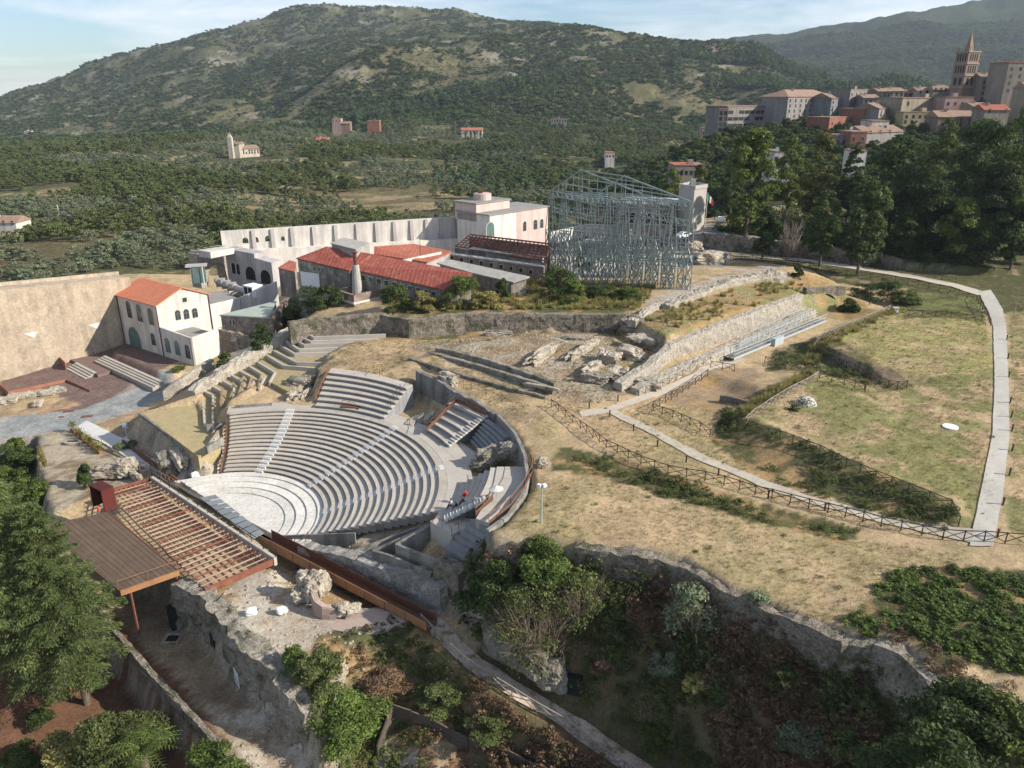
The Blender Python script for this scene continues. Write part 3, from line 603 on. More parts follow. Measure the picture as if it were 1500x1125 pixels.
def ringseg(mb, c, r0, r1, a, b, z0, z1, n, m=0, c2=None):
    """solid annular sector; c/r0 inner edge, c2/r1 outer edge"""
    c2 = c if c2 is None else c2; V = []; F = []
    for i in range(n+1):
        t = a+(b-a)*i/n; cs, sn = math.cos(t), math.sin(t)
        p = (c[0]+r0*cs, c[1]+r0*sn); q = (c2[0]+r1*cs, c2[1]+r1*sn)
        V += [(*p, z0), (*p, z1), (*q, z1), (*q, z0)]
    for i in range(n):
        k = i*4; F += [(k+1, k, k+4, k+5), (k+2, k+1, k+5, k+6), (k+3, k+2, k+6, k+7)]
    F += [(0, 1, 2, 3), (n*4+3, n*4+2, n*4+1, n*4)]
    if b < a: F = [f[::-1] for f in F]
    return mb.add(V, F, m)
NR = 16
th = empty('lower_seating', (C0[0], C0[1], 0), 'large curved lower bank of sixteen pale stone seat rows cut by three stairs', 'seating')
def row(k):
    t = k/NR; c = lerp(C0, C1, t); r = lerp(R0, R1, t); return c, r, lerp(A0[0], A1[0], t), lerp(A0[1], A1[1], t), ZT1*t
for k in range(NR):
    c, r, a, b, z = row(k); c2, r2, a2, b2, z2 = row(k+1); h = z2-z
    mb = MB(); ringseg(mb, c, r+.14, r2+.2, a, b, z-.6, z2-.13, 60, 1, c2); ringseg(mb, c, r, r2+.1, a, b, z2-.13, z2, 60, 0, c2)
    mb.build('seat_row', [M_seat, M_riser], th)
def rowpt(t, ang_, dr=0):
    c = lerp(C0, C1, t); r = lerp(R0, R1, t)+dr; return np.array([c[0]+r*math.cos(ang_), c[1]+r*math.sin(ang_)])
for (x0, y0, x1, y1) in ((378, 693, 424, 602), (455, 712, 583, 624), (487, 750, 660, 683)):
    pa, pb = P(x0, y0, 0), P(x1, y1, ZT1); a0, a1 = ang(C0, pa), ang(C1, pb); mb = MB(); n = NR*2
    for i in range(n):
        t = (i+.0)/n; aa_ = lerp(a0, a1, t); p = rowpt(t, aa_); q = rowpt(t+1/n, lerp(a0, a1, t+1/n)); z = ZT1*i/n+.1
        d = (q-p)/np.linalg.norm(q-p); nn = np.array([-d[1], d[0]])*.62; p = p-d*.12
        mb.prism([p-nn, p+nn, q+nn, q-nn], z-.2, z+(.17 if i % 2 == 0 else .06), 0)
    mb.build('aisle_stair', [M_alu, M_seat], th)
# left and right flank rails of corten
def rail(name, p3, h, m, parent=None, every=1.6, r=.035, infill=None, solid=0, bars=1, **tg):
    """posts and rails along a 3D polyline whose points are the feet"""
    mb = MB(); P3 = [np.array(p, float) for p in p3]
    for a, b in zip(P3, P3[1:]):
        L0 = np.linalg.norm(b-a); n = max(1, int(round(L0/every)))
        for i in range(n+1):
            q = a+(b-a)*i/n; mb.bar(q, q+np.array([0, 0, h]), r)
        for k in range(bars): mb.bar(a+np.array([0, 0, h*(1-k*.42)]), b+np.array([0, 0, h*(1-k*.42)]), r)
        if solid:
            d = b-a; nn = np.array([-d[1], d[0], 0]); nn /= max(np.linalg.norm(nn), 1e-6); nn *= .012
            z0 = np.array([0, 0, .06]); z1 = np.array([0, 0, h*solid])
            mb.add([a-nn+z0, b-nn+z0, b-nn+z1, a-nn+z1, a+nn+z0, b+nn+z0, b+nn+z1, a+nn+z1], [(3, 2, 1, 0), (4, 5, 6, 7), (0, 1, 5, 4), (2, 3, 7, 6), (1, 2, 6, 5), (3, 0, 4, 7)], 1)
    return mb.build(name, [m, infill or m], parent, **tg)
pl = [P(327, 694, 0)-np.array([.3, 0, .1])]+[np.array([*(row(k)[0]+row(k)[1]*np.array([math.cos(row(k)[3]), math.sin(row(k)[3])])), row(k)[4]])-np.array([.35, 0, 0]) for k in range(2, NR+1, 2)]
rail('flank_rail', pl, .75, M_cort, th, solid=.9)
# walkway ring behind the rows (praecinctio)
wk = MB(); ringseg(wk, C1, R1+.05, R1+2.6, A1[0]-.05, A1[1]+.01, ZT1-.6, ZT1+.02, 72, 0, C1+np.array([.35, -.1]))
wk.prism([p[:2] for p in LZ((648, 655, ZT1), (668, 674, ZT1), (690, 682, ZT1), (702, 668, ZT1), (665, 640, ZT1), (640, 640, ZT1))], ZT1-.5, ZT1+.035)
wk.build('walkway', [M_seatw], th)
# orchestra
SL0, SL1 = P(255, 704, -.5)[:2], P(436, 801, -.5)[:2]
def cutarc(c, r, n=56):
    '''the part of a circle on the seat side of the stage line'''
    d = (SL1-SL0)/np.linalg.norm(SL1-SL0); f = c-SL0; b = f@d; q = b*b-(f@f-r*r)
    if q < 0: return []
    p0, p1 = SL0+d*max(b-math.sqrt(q), 0), SL0+d*min(b+math.sqrt(q), np.linalg.norm(SL1-SL0))
    a, e = ang(c, p1), ang(c, p0)
    if e < a: e += 2*math.pi
    return [c+r*np.array([math.cos(a+(e-a)*i/n), math.sin(a+(e-a)*i/n)]) for i in range(n+1)]
of = empty('orchestra_floor', (C0[0], C0[1], -.6), 'pale marble half round stage floor with three low curved steps round it', 'stage floor')
om = MB(); om.prism([SL0]+[P(x, y, -.5)[:2] for x, y in ((300, 697), (328, 691))]+[p[:2] for p in arc(C0, R0+.15, A0[1], A0[0], 50, 0)]+[SL1], -1.3, -.556); om.build('paving', M_orch, of)
for k in range(4):
    inn = cutarc(C0+np.array([.3, 0]), 8.1+k*1.25); out_ = cutarc(C0+np.array([.15, 0]), R0+.0)
    V = []; zt = -.44+k*.145
    for p, q in zip(inn, out_): V += [(*p, -.7), (*p, zt), (*q, zt), (*q, -.7)]
    F = []
    for i in range(len(inn)-1): b_ = i*4; F += [(b_, b_+1, b_+5, b_+4), (b_+1, b_+2, b_+6, b_+5), (b_+2, b_+3, b_+7, b_+6)]
    F += [(0, 3, 2, 1), tuple(len(V)-4+i for i in range(4))]
    mb = MB().add(V, F); mb.build('curved_step', M_orch, of)
M_glass = mat('grey_glass_panel', (.22, .24, .25), (.16, .18, .19), 1.5, .3, 0, rough=.35)
g0, g1, g2, g3 = P(292, 728, -.5), P(315, 724, -.5), P(388, 781, -.5), P(372, 790, -.5)
for i in range(9):
    a, b = lerp(g0, g3, i/9+.008), lerp(g0, g3, (i+1)/9-.012); c, d = lerp(g1, g2, i/9+.008), lerp(g1, g2, (i+1)/9-.012)
    MB().prism([a[:2], b[:2], d[:2], c[:2]], -.6, -.53).build('glass_panel', M_glass, of)

# upper seating blocks: rows along arcs about C1
def block(label, px0, px1, py0, py1, rows, h, z0, mtl, depth=None, side=M_conc):
    """inner arc from px0 to px1, outer arc from py0 to py1 (pixels), rows steps of height h from z0"""
    a0, a1 = P(*px0, z0+h), P(*px1, z0+h); b0, b1 = P(*py0, z0+h*rows), P(*py1, z0+h*rows)
    t = empty('upper_seating', tuple((a0+a1)/2*np.array([1, 1, 0])+np.array([0, 0, z0])), label, 'seating')
    for k in range(rows):
        mb = MB(); n = 14; V = []; F = []
        def edge(s, u):
            p = lerp(lerp(a0, b0, s), lerp(a1, b1, s), u)[:2]; rr = lerp(np.linalg.norm(lerp(a0, b0, s)[:2]-C1), np.linalg.norm(lerp(a1, b1, s)[:2]-C1), u)
            d = (p-C1)/np.linalg.norm(p-C1); return C1+d*rr
        for hh0, hh1, off, mi in ((z0-.5, z0+h*(k+1)-.12, .12, 1), (z0+h*(k+1)-.12, z0+h*(k+1), 0, 0)):
            b_ = len(V)
            for i in range(n+1):
                p = edge(k/rows, i/n); q = edge(1.12 if k == rows-1 else (k+1.1)/rows, i/n); p = p+(q-p)/np.linalg.norm(q-p)*off
                V += [(*p, hh0), (*p, hh1), (*q, hh1), (*q, hh0)]
            for i in range(n):
                j = b_+i*4; F += [(j, j+1, j+5, j+4), (j+1, j+2, j+6, j+5), (j+2, j+3, j+7, j+6)]
            F += [(b_, b_+3, b_+2, b_+1), (b_+n*4, b_+n*4+1, b_+n*4+2, b_+n*4+3)]
            mb.m += [mi]*(len(F)-len(mb.m))
        mm = mb.m; mb.m = []; mb.v = V; mb.f = F; mb.m = mm; mb.build('seat_row', [mtl, M_bluest], t)  # riser shade under the pale slabs put into the bluish second colour
    return t
def bstair(t, p, q, n, wd, m=M_alu):
    mb = MB(); p, q = np.array(p), np.array(q); d = (q-p)[:2]; d = d/np.linalg.norm(d); nn = np.array([-d[1], d[0]])*wd/2
    for i in range(n):
        a = lerp(p, q, i/n); b = lerp(p, q, (i+1)/n); mb.prism([a[:2]-nn, a[:2]+nn, b[:2]+nn, b[:2]-nn], b[2]-.22, b[2]+.02, i % 2)
    return mb.build('aisle_stair', [m, M_seat], t)
ZU = ZT1; 
b1 = block('upper bank of seven seat rows with a white stair through its middle', (461, 594), (562, 611), (483, 542), (600, 566), 7, .42, ZU, M_seat)
bstair(b1, P(516, 592, ZU+.3), P(541, 547, ZU+2.95), 14, 1.7)
b2 = block('upper bank of five seat rows below the rusty curved railing beside the ruined ring wall', (622, 627), (652, 648), (664, 588), (708, 606), 5, .55, ZU, M_seat)
bstair(b2, P(655, 652, ZU+.2), P(712, 607, ZU+2.9), 15, 1.1)
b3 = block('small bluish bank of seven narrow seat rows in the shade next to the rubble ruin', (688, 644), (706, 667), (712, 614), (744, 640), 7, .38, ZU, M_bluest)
b4 = block('bank of six long curved seat rows where two people sit', (676, 706), (652, 753), (727, 685), (714, 724), 6, .38, ZU, M_seat)
bstair(b4, P(651, 760, ZU+.2), P(712, 730, ZU+2.2), 14, 1.0)
# broad upper walkway by the ring wall
mb = MB(); uw = [P(x, y, 7.25)[:2] for x, y in ((728, 683), (772, 683), (769, 706), (752, 735), (716, 765), (697, 759), (716, 728), (724, 705))]
mb.prism(uw, 5, 7.2); tag(mb.build('upper_walkway', M_seatw), 'wide grey curved walkway along the lower right end of the ring wall', 'walkway')
mb = MB(); uw = [P(x, y, 7.3)[:2] for x, y in ((706, 606), (722, 604), (748, 628), (756, 636), (743, 638), (724, 616))]
mb.prism(uw, 5, 7.35); tag(mb.build('upper_walkway', M_seatw), 'short pale curved walkway above the small bluish seat bank', 'walkway')
b5 = empty('lower_stair', tuple(P(690, 800, 3)), 'grey concrete bank of six plain steps beside the dark green bush', 'stair')
sp, sq = P(652, 806, 3.0), P(696, 762, 6.6); sr = P(700, 835, 3.0); e_ = (sr-sp)[:2]; e_ /= np.linalg.norm(e_)
for i in range(6):
    a = lerp(sp, sq, i/6)[:2]; b = lerp(sp, sq, (i+1)/6)[:2]; z = 3.2+.62*(i+.7)
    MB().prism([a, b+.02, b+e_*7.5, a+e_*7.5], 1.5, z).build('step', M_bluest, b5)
MB().prism([p[:2] for p in LZ((630, 763, ZU), (650, 752, ZU), (706, 762, ZU), (662, 783, ZU))], 2.6, ZU-.03).build('landing', M_seatw, b5)
# ring wall
def rubwall(name, p3, th_, z0, mtl, label, cat, seed=1, rough=.35, top=.5, step=.45, h=None, group=None, parent=None, ztop=None):
    """rough wall of old masonry along p3 (xy + top z); uneven crest and faces"""
    Pn = [np.array(p, float) for p in p3]; C = []; 
    for i in range(len(Pn)-1):
        n = max(1, int(np.linalg.norm((Pn[i+1]-Pn[i])[:2])/step)); z0a = z0[i] if hasattr(z0, '__len__') else z0; z0b = z0[i+1] if hasattr(z0, '__len__') else z0
        for k in range(n): t = k/n; C.append((*lerp(Pn[i], Pn[i+1], t), lerp(z0a, z0b, t)))
    C.append((*Pn[-1], z0[-1] if hasattr(z0, '__len__') else z0)); C = np.array(C); n = len(C)
    d = np.gradient(C[:, :2], axis=0); d /= np.linalg.norm(d, axis=1)[:, None]+1e-9; nn = np.stack([-d[:, 1], d[:, 0]], 1)
    s = np.arange(n)*step; crest = C[:, 2]+(fbm(s*.35, s*0+seed, 4, seed)-.5)*2*top+(fbm(s*1.7, s*0+seed, 2, seed+5)-.5)*top*.7
    prof = []; K = 9
    for k in range(K+1): prof.append((-.5, k/K))
    for k in range(1, 4): prof.append((-.5+k/4, 1.0))
    for k in range(K, -1, -1): prof.append((.5, k/K))
    V = []; m = len(prof)
    for i in range(n):
        for q, (o, hh) in enumerate(prof):
            z = lerp(C[i, 3], crest[i], hh); w_ = (vnoise(s[i]*1.3+o*40, z*1.6+seed*3, seed)-.5+(vnoise(s[i]*.4+o*40, z*.5, seed+2)-.5))*rough
            inset = (.06 if hh == 1 and abs(o) == .5 else 0); off = o*th_*(1-.12*hh)-math.copysign(inset, o)+math.copysign(w_, o if o else 1)*(1 if abs(o) == .5 else 0)
            zz = z+((vnoise(s[i]*2+o*9, o*7., seed)-.5)*rough*.6 if hh == 1 else 0)
            V.append((C[i, 0]+nn[i, 0]*off, C[i, 1]+nn[i, 1]*off, zz))
    F = [(i*m+q, (i+1)*m+q, (i+1)*m+q+1, i*m+q+1) for i in range(n-1) for q in range(m-1)]+[tuple(range(m)), tuple(range(n*m-1, (n-1)*m-1, -1))]
    me = bpy.data.meshes.new(name); me.from_pydata(V, [], F); me.update()
    o = link(name, me, mtl, parent)
    return tag(o, label, cat, group)
rw = [(*P(x, y, 8.3)[:2], z) for (x, y), z in zip(RING, (8.0, 8.6, 8.9, 8.6, 8.4, 8.4, 8.3, 8.2, 8.1, 8.0, 7.9, 7.8))]
rubwall('ring_wall', rw[1:6], .8, ZT1-.4, mat('old_concrete_wall', (.27, .26, .235), (.19, .18, .16), .5, .5, .5, fine=3, streak=.4), 'tall worn grey wall curving behind the upper seats with a broken crest', 'wall', 3, .12, .3)
rubwall('ring_wall', rw[5:], .55, ZT1-.4, M_conc, 'low smooth dark curved wall along the far side of the wide walkway', 'wall', 5, .04, .04)
# railings of rusty steel
rail('curved_railing', [P(x, y, z) for x, y, z in ((625, 633, 5.3), (640, 618, 6.0), (655, 602, 7.0), (668, 590, 7.75), (680, 594, 7.75), (694, 602, 7.75), (712, 610, 7.75))], 1.1, M_cort, every=1.7, solid=.55, label='rusty railing arching above the five row bank beside the worn grey wall', cat='railing')
rail('curved_railing', [P(x, y, 8.0) for x, y in ((716, 768), (748, 742), (768, 716), (779, 695), (781, 680), (776, 668))], 1.05, M_cortl, every=2.2, solid=.35, bars=1, infill=M_cort, label='orange brown railing on the outer side of the wide grey walkway', cat='railing')
rail('stair_railing', [P(600, 564, 7.7), P(586, 582, 6.6), P(572, 603, 5.3)], .9, M_cort, every=2, label='thin rusty railing at the right end of the seven row bank', cat='railing')
rail('stair_railing', [P(462, 588, 5.2), P(473, 562, 6.6), P(484, 541, 7.9)], .9, M_cort, every=1.5, solid=.7, label='solid rusty railing at the left end of the seven row bank', cat='railing')
rail('stair_railing', [P(697, 757, 6.9), P(722, 733, 7.2)], 1.0, M_cortl, every=1.6, solid=.6, infill=M_cort, label='short orange brown railing at the head of the lower right stair', cat='railing')
rail('landing_railing', [P(634, 764, ZU), P(662, 785, ZU), P(672, 778, ZU)], 1.0, M_cort, every=1.8, label='thin rusty railing round the small grey landing', cat='railing')
fb = empty('entry_steps', tuple(P(512, 597, ZU)), 'small rust red footbridge with steps onto the seven row bank', 'steps')
MB().box(tuple(P(514, 595, ZU+.5)), (2.6, 1.3, .12), -.15).build('deck', M_cort, fb)
for k in range(3): MB().box(tuple(P(525+k*3.0, 598+k*2, ZU+.4-.14*k)), (.35, 1.3, .06), -.15).build('step', M_cort, fb)
rail('side_rail', [P(502, 594, ZU+.5), P(520, 598, ZU+.5)], .8, M_cort, fb, every=1.2)
# seats people sit on are above; the two flank buttress faces
rubwall('flank_ruin', LZ((620, 604, 6.0), (606, 612, 5.2), (598, 622, 4.9)), 1.0, ZT1-.6, M_rubp, 'low broken grey masonry strip lying on the bare earth between two upper seat banks', 'ruin', 8, .25, .25)
rubwall('flank_ruin', LZ((634, 602, 6.4), (622, 615, 5.4)), .9, ZT1-.6, M_rubp, 'short slanting masonry fragment next to the arching rusty railing', 'ruin', 12, .25, .25)
# ------------------------------------------------------------------ stage side, corten walk, ruins
M_wood = mat('grey_brown_boards', (.15, .105, .075), (.10, .07, .05), .8, .5, .3, fine=14, stretch=(1, 1, 1))
M_beam = mat('weathered_joist', (.46, .35, .27), (.34, .23, .17), 1.0, .5, .2)
M_rust = mat('rusty_red_beam', (.27, .11, .07), (.17, .065, .045), 1.2, .5, .2)
M_dark = mat('dark_hollow', (.03, .028, .025), (.02, .02, .018), 1, .3, 0)
M_dred = mat('dark_red_steel', (.10, .022, .018), (.07, .018, .015), 1, .3, .05, rough=.6)
M_white = MATS['white_paving']
sf = empty('stage_frame', tuple(P(270, 790, -.6)), 'open grid of rusty and bleached joists beside the round stage floor', 'stage frame')
tl, tr, br_, bl, bm = P(158, 719, -.5), P(220, 701, -.5), P(400, 820, -.5), P(300, 864, -.5), P(160, 748, -.5)
n = 30
for i in range(n+1):
    q = lerp(tr, br_, i/n); left = lerp(tl, bl, i/n)
    mb = MB(); z = -.55-.02*(i % 3); a = left+np.array([0, 0, -.05]); b = q+np.array([0, 0, -.05])
    mb.bar(lerp(a, b, -.0), lerp(a, b, 1.0), .065 if i % 2 else .085); mb.build('joist', M_beam if (i*7) % 5 < 4 else M_rust, sf)
for k in range(9):
    u = (k+.3)/9; mb = MB(); mb.bar(lerp(tl, tr, u)+np.array([0, 0, -.22]), lerp(bl, br_, u)+np.array([0, 0, -.22]), .07); mb.build('cross_beam', M_rust, sf)
for a, b in ((tl, tr), (bl, br_)):
    mb = MB(); mb.wall(a, b, .16, -1.1, -.35); mb.build('edge_beam', M_rust, sf)
mb = MB(); mb.wall(tr+np.array([.25, 0, 0]), br_+np.array([.25, 0, 0]), .35, -1.2, -.2); mb.build('kerb', M_seatw, sf)
rail('stage_railing', [tr+np.array([.3, 0, .3]), br_+np.array([.3, 0, .3])], 1.0, M_dark, sf, every=2.3, r=.04, bars=2)
dk = empty('timber_deck', tuple(P(200, 800, -.6)), 'solid deck of dark brown boards next to the open joists and the green conifers', 'deck')
d0, d1, d2, d3 = P(158, 749, -.5), P(262, 836, -.5), P(176, 866, -.5), P(60, 770, -.5)
nb = 34
for i in range(nb):
    a, b, c, d = lerp(d0, d3, i/nb+.0012), lerp(d1, d2, i/nb+.0012), lerp(d1, d2, (i+1)/nb), lerp(d0, d3, (i+1)/nb)
    MB().prism([a[:2], b[:2], c[:2], d[:2]], -.66, -.56+.012*(i % 3)).build('board', M_wood, dk)
MB().wall(d1, d2, .14, -1.05, -.45).build('edge_beam', M_cortl, dk); MB().wall(d0, d1, .12, -1.0, -.5).build('edge_beam', M_rust, dk)
rail('edge_rail', [d1+np.array([-.3, .3, 0]), d2+np.array([-.3, .3, 0])], .95, M_cortl, dk, every=3.2, r=.025)
for x, y in ((187, 872), (255, 848)):
    q = P(x, y, -1); MB().bar((q[0], q[1]+.6, hz(q[0], q[1]+.6)), (q[0], q[1]+.6, -.7), .11).build('post', M_rust, dk)
# entrance portal
pt = empty('entrance_portal', tuple(P(150, 745, -.5)), 'dark red steel box portal with a white mark at the corner of the joist grid', 'portal')
pa, pb = P(137, 741, -.5), P(156, 751, -.5); u = (pb-pa)/np.linalg.norm(pb-pa); v = np.array([u[1], -u[0], 0])*-1; hh = 2.6; dp = 1.5
pb = pa+u*2.5
for a, b in ((pa, pa+v*dp), (pb, pb+v*dp)): MB().wall(a, b, .14, -.6, 2.1).build('side_panel', M_dred, pt)
MB().prism([(pa-u*.1)[:2], (pb+u*.1)[:2], (pb+u*.1+v*dp)[:2], (pa-u*.1+v*dp)[:2]], 2.1, 2.3).build('top_panel', M_dred, pt)
MB().wall(pa+v*dp, pb+v*dp, .06, -.5, 2.09).build('back_panel', M_dark, pt)
M_wht = mat('white_paint', (.78, .78, .76), (.68, .68, .66), 2, .2, 0)
lb = MB(); q = pa+u*1.15+v*.05
for a, b in (((.0, 1.75), (.55, 1.75)), ((.27, 1.75), (.27, 1.1)), ((.0, 1.75), (.0, 1.55)), ((.55, 1.1), (.2, 1.1))):
    lb.bar(q+u*a[0]+v*(dp-.14)+np.array([0, 0, a[1]]), q+u*b[0]+v*(dp-.14)+np.array([0, 0, b[1]]), .05)
lb.build('white_mark', M_wht, pt)
rail('side_rail', [P(130, 720, -.6), P(136, 740, -.6)], 1.0, M_cortl, pt, every=1.1)
ex = empty('fire_extinguisher', tuple(P(145, 748, -.5)), 'small pinkish red cylinder standing by the dark red portal', 'fire extinguisher')
q = P(145, 749, -.45); mb = MB(); mb.bar(q, q+np.array([0, 0, .55]), .16, .15, n=10); mb.bar(q+np.array([0, 0, .55]), q+np.array([0, 0, .72]), .14, .05, n=10)
mb.build('body', mat('red_enamel', (.55, .09, .09), (.45, .07, .08), 4, .1, 0, rough=.4), ex); MB().bar(q+np.array([-.1, 0, .78]), q+np.array([.14, 0, .78]), .035).build('handle', M_dark, ex)
# ramp beside the white path
rail('ramp_railing', [P(150, 652, -1.9), P(175, 667, -1.9), P(206, 686, -1.9), P(236, 700, -1.3)], 1.0, M_conc, every=2.2, solid=.5, infill=M_seatw, label='low pale railing panels along the white ramp', cat='railing')
rail('ramp_railing', [P(206, 694, -1.6), P(222, 688, -1.3), P(232, 700, -1.2), P(261, 716, -.6)], 1.1, M_cortl, every=1.3, solid=.4, infill=M_seatw, label='orange brown railing turning the corner at the top of the joist grid', cat='railing')
kb = MB(); kb.wall(P(180, 648, -1.8), P(262, 706, -.8), .25, -2.4, -1.35, -.45); tag(kb.build('kerb_wall', M_cort), 'long thin rust brown kerb wall on the right of the white ramp', 'kerb')
# corten walkway
cw = empty('corten_walkway', tuple(P(500, 845, -.6)), 'long orange rusted steel gangway running below the thick concrete wall', 'walkway')
ca, cb = P(390, 787, -.1), P(632, 906, -.3); dv = (cb-ca)[:2]; dv /= np.linalg.norm(dv); nn = np.array([-dv[1], dv[0]])
for s_, z1, mm in ((-.75, .75, M_cortl), (.75, .75, M_cort)):
    MB().wall(ca[:2]+nn*s_, cb[:2]+nn*s_, .05, (-.75, -1.2), .5, -.3).build('side_panel', mm, cw)
MB().wall(ca, cb, 1.44, (-.75, -1.4), -.62, -1.25).build('deck', M_cort, cw)
for i in range(1, 9):
    q = lerp(ca, cb, i/9.); zt = lerp(.55, -.35, i/9); MB().bar((q[0]-nn[0]*.80, q[1]-nn[1]*.80, zt-1.3), (q[0]-nn[0]*.80, q[1]-nn[1]*.80, zt+.03), .035).build('post', M_cort, cw)
st_ = rail('stub_railing', [P(436, 805, -.5), P(448, 799, -.4), P(452, 790, -.2)], 1.0, M_cort, cw, every=1.0, solid=.2)
# thick concrete wall
rubwall('concrete_wall', LZ((443, 795, .1), (490, 806, .7), (540, 820, .9), (600, 838, 1.2), (652, 859, 1.5)), 1.6, -3.4, mat('old_white_concrete', (.33, .31, .275), (.20, .185, .165), .8, .8, .9, fine=5, bdist=.18, third=(.46, .44, .40), tscale=.5), 'thick weathered concrete wall with whitish stains above the rusted gangway', 'wall', 15, .3, .3)
rubwall('broken_wall', LZ((640, 815, 3.6), (660, 822, 3.4), (680, 835, 3.2)), 1.6, 0, M_rub, 'stub of stone wall between bare earth and the dark green bush', 'ruin', 18, .4, .4)
# L-shaped concrete terraces by the wall
def lwall(p3, z0, h, th_, mtl, label, group, name='terrace_wall'):
    mb = MB(); 
    for a, b in zip(p3, p3[1:]): mb.wall(a, b, th_, z0 if z0 is not None else min(a[2], b[2])-h, a[2], b[2])
    return tag(mb.build(name, mtl), label, 'wall', group)
for i, (pp, lab) in enumerate((
    (((620, 768, 2.9), (520, 806, 1.0), (545, 812, 1.0), (608, 845, 1.0)), 'lowest of the nested L shaped concrete walls above the thick wall'),
    (((628, 770, 3.3), (546, 806, 1.9), (570, 812, 1.9), (632, 840, 1.9)), 'middle nested L shaped concrete wall above the thick wall'),
    (((632, 768, 4.0), (580, 796, 2.9), (640, 820, 2.8)), 'uppermost nested L shaped concrete wall round the straw patch'))):
    lwall([P(*a) for a in pp], None, 1.6, .32, M_conc, lab, 'L shaped concrete walls')
tag(MB().wall(P(408, 788, -.3), P(520, 778, 1.6), .2, -1, .0, 1.4).build('base_wall', M_conc), 'thin grey wall closing the foot of the seat rows', 'wall')
# ruins on the stage terrace
def rock(name, c, size, mtl, label, cat='rock', seed=0, rz=0, group=None, rough=.4, sub=4, parent=None):
    """an irregular stone: displaced sphere, flattened and turned"""
    import bmesh
    bm = bmesh.new(); bmesh.ops.create_icosphere(bm, subdivisions=sub, radius=1)
    cs, sn = math.cos(rz), math.sin(rz)
    for v in bm.verts:
        p = v.co.copy(); k = max(abs(p.x), abs(p.y), abs(p.z)); p = p.lerp(p/k, .5)
        d = 1+rough*.8*(mnoise.fractal(p*.9+Vector((seed*7.1, seed, 0)), 1., 2., 6))+rough*.25*(mnoise.cell(p*2.6+Vector((0, seed*3.3, 0)))-.5)
        x, y, z = p.x*size[0]/2*d, p.y*size[1]/2*d, p.z*size[2]/2*d
        v.co = (x*cs-y*sn, x*sn+y*cs, z)
    me = bpy.data.meshes.new(name); bm.to_mesh(me); bm.free()
    o = link(name, me, mtl, parent, False); o.location = tuple(map(float, c)); return tag(o, label, cat, group)
M_stone = mat('pale_tufa', (.54, .48, .385), (.31, .26, .20), .9, .8, 1., fine=5, bdist=.2, third=(.17, .15, .12), tscale=.8)
M_grey = mat('grey_tufa', (.36, .32, .265), (.19, .165, .135), .8, .8, 1., fine=5, bdist=.2, third=(.12, .12, .07), tscale=.5)
def rk(x, y, z, size, rz, label, m=M_stone, seed=1, cat='ruin', name='ruin_block', group=None, rough=.4):
    p = P(x, y, z); return rock(name, p, size, m, label, cat, seed, rz, group, rough)
rk(452, 858, .4, (3.0, 2.0, 2.6), -.8, 'tall pale ruin lump beside the dark pit under the gangway', seed=2)
rk(466, 852, .6, (1.8, 2.6, 2.4), -.2, 'pale arched top of the ruin over the dark pit', seed=5)
rk(443, 868, -.2, (2.4, 1.8, 1.6), .3, 'rounded pale block at the foot of the ruin lump', seed=9)
rubwall('curved_wall', LZ((460, 870, .5), (464, 880, .4), (474, 887, .2), (492, 890, 0)), .7, -1.4, mat('pinkish_plaster', (.42, .32, .26), (.32, .24, .2), 1, .4, .4), 'short curved pinkish plaster wall next to the ruin lump', 'ruin', 22, .1, .08)
rk(500, 893, -.4, (1.6, 1.3, 1.3), .2, 'grey white stone at the end of the curved wall', seed=11)
rk(517, 893, -.5, (1.7, 1.0, .9), .5, 'flat white stone right of the curved wall', seed=12)
rk(368, 896, -.7, (1.1, .8, .7), .2, 'small square white block on the stage terrace', MATS['white_paint'], 13, 'stone', 'white_block', rough=.15)
rk(412, 894, -.7, (1.0, .7, .7), .6, 'small jagged white block beside the other white block', MATS['white_paint'], 14, 'stone', 'white_block', rough=.35)
M_pink = mat('pink_mortar', (.42, .33, .28), (.34, .27, .23), 1.5, .3, .2)
for x, y, a, b in ((530, 905, 4.5, 1.8), (552, 893, 1.4, 1.1), (590, 903, 2.4, .9)):
    q = P(x, y, -1.0); mb = MB(); mb.prism([(q[0]+a*math.cos(t)*(1+.2*math.sin(3*t)), q[1]+b*math.sin(t)) for t in np.linspace(0, 2*math.pi, 18)[:-1]], -1.6, hz(q[0], q[1])+.07)
    tag(mb.build('mortar_floor', M_pink), {530: 'large pink mortar patch on the terrace edge', 552: 'small pink mortar patch next to the large one', 590: 'thin pink mortar patch beside the gangway'}[x], 'floor remnant')
# ruin at the left end of the seats
rk(262, 672, .4, (1.7, 6.6, 2.1), .62, 'long leaning white slab of ruin left of the large seat bank', seed=21, rough=.3)
rk(250, 680, -.4, (3.2, 4.4, 2.6), .5, 'dark rough base under the long leaning white slab', M_grey, 22)
rk(286, 696, -.2, (1.0, .8, .9), .5, 'small white stone at the foot of the leaning slab', MATS['white_paint'], 23)
rk(163, 690, -1.2, (5.0, 2.2, 1.7), .1, 'broad flat pale rock at the corner of the joist grid', seed=24, name='pale_rock', cat='rock')
rk(186, 684, -.8, (3.0, 2.4, 2.4), .5, 'arched pale rock beside the ramp railing', seed=25, name='pale_rock', cat='rock')
rk(199, 697, -1.3, (2.6, 1.0, 1.0), -.7, 'narrow pale rock ridge running to the orange brown railing', seed=26, name='pale_rock', cat='rock')
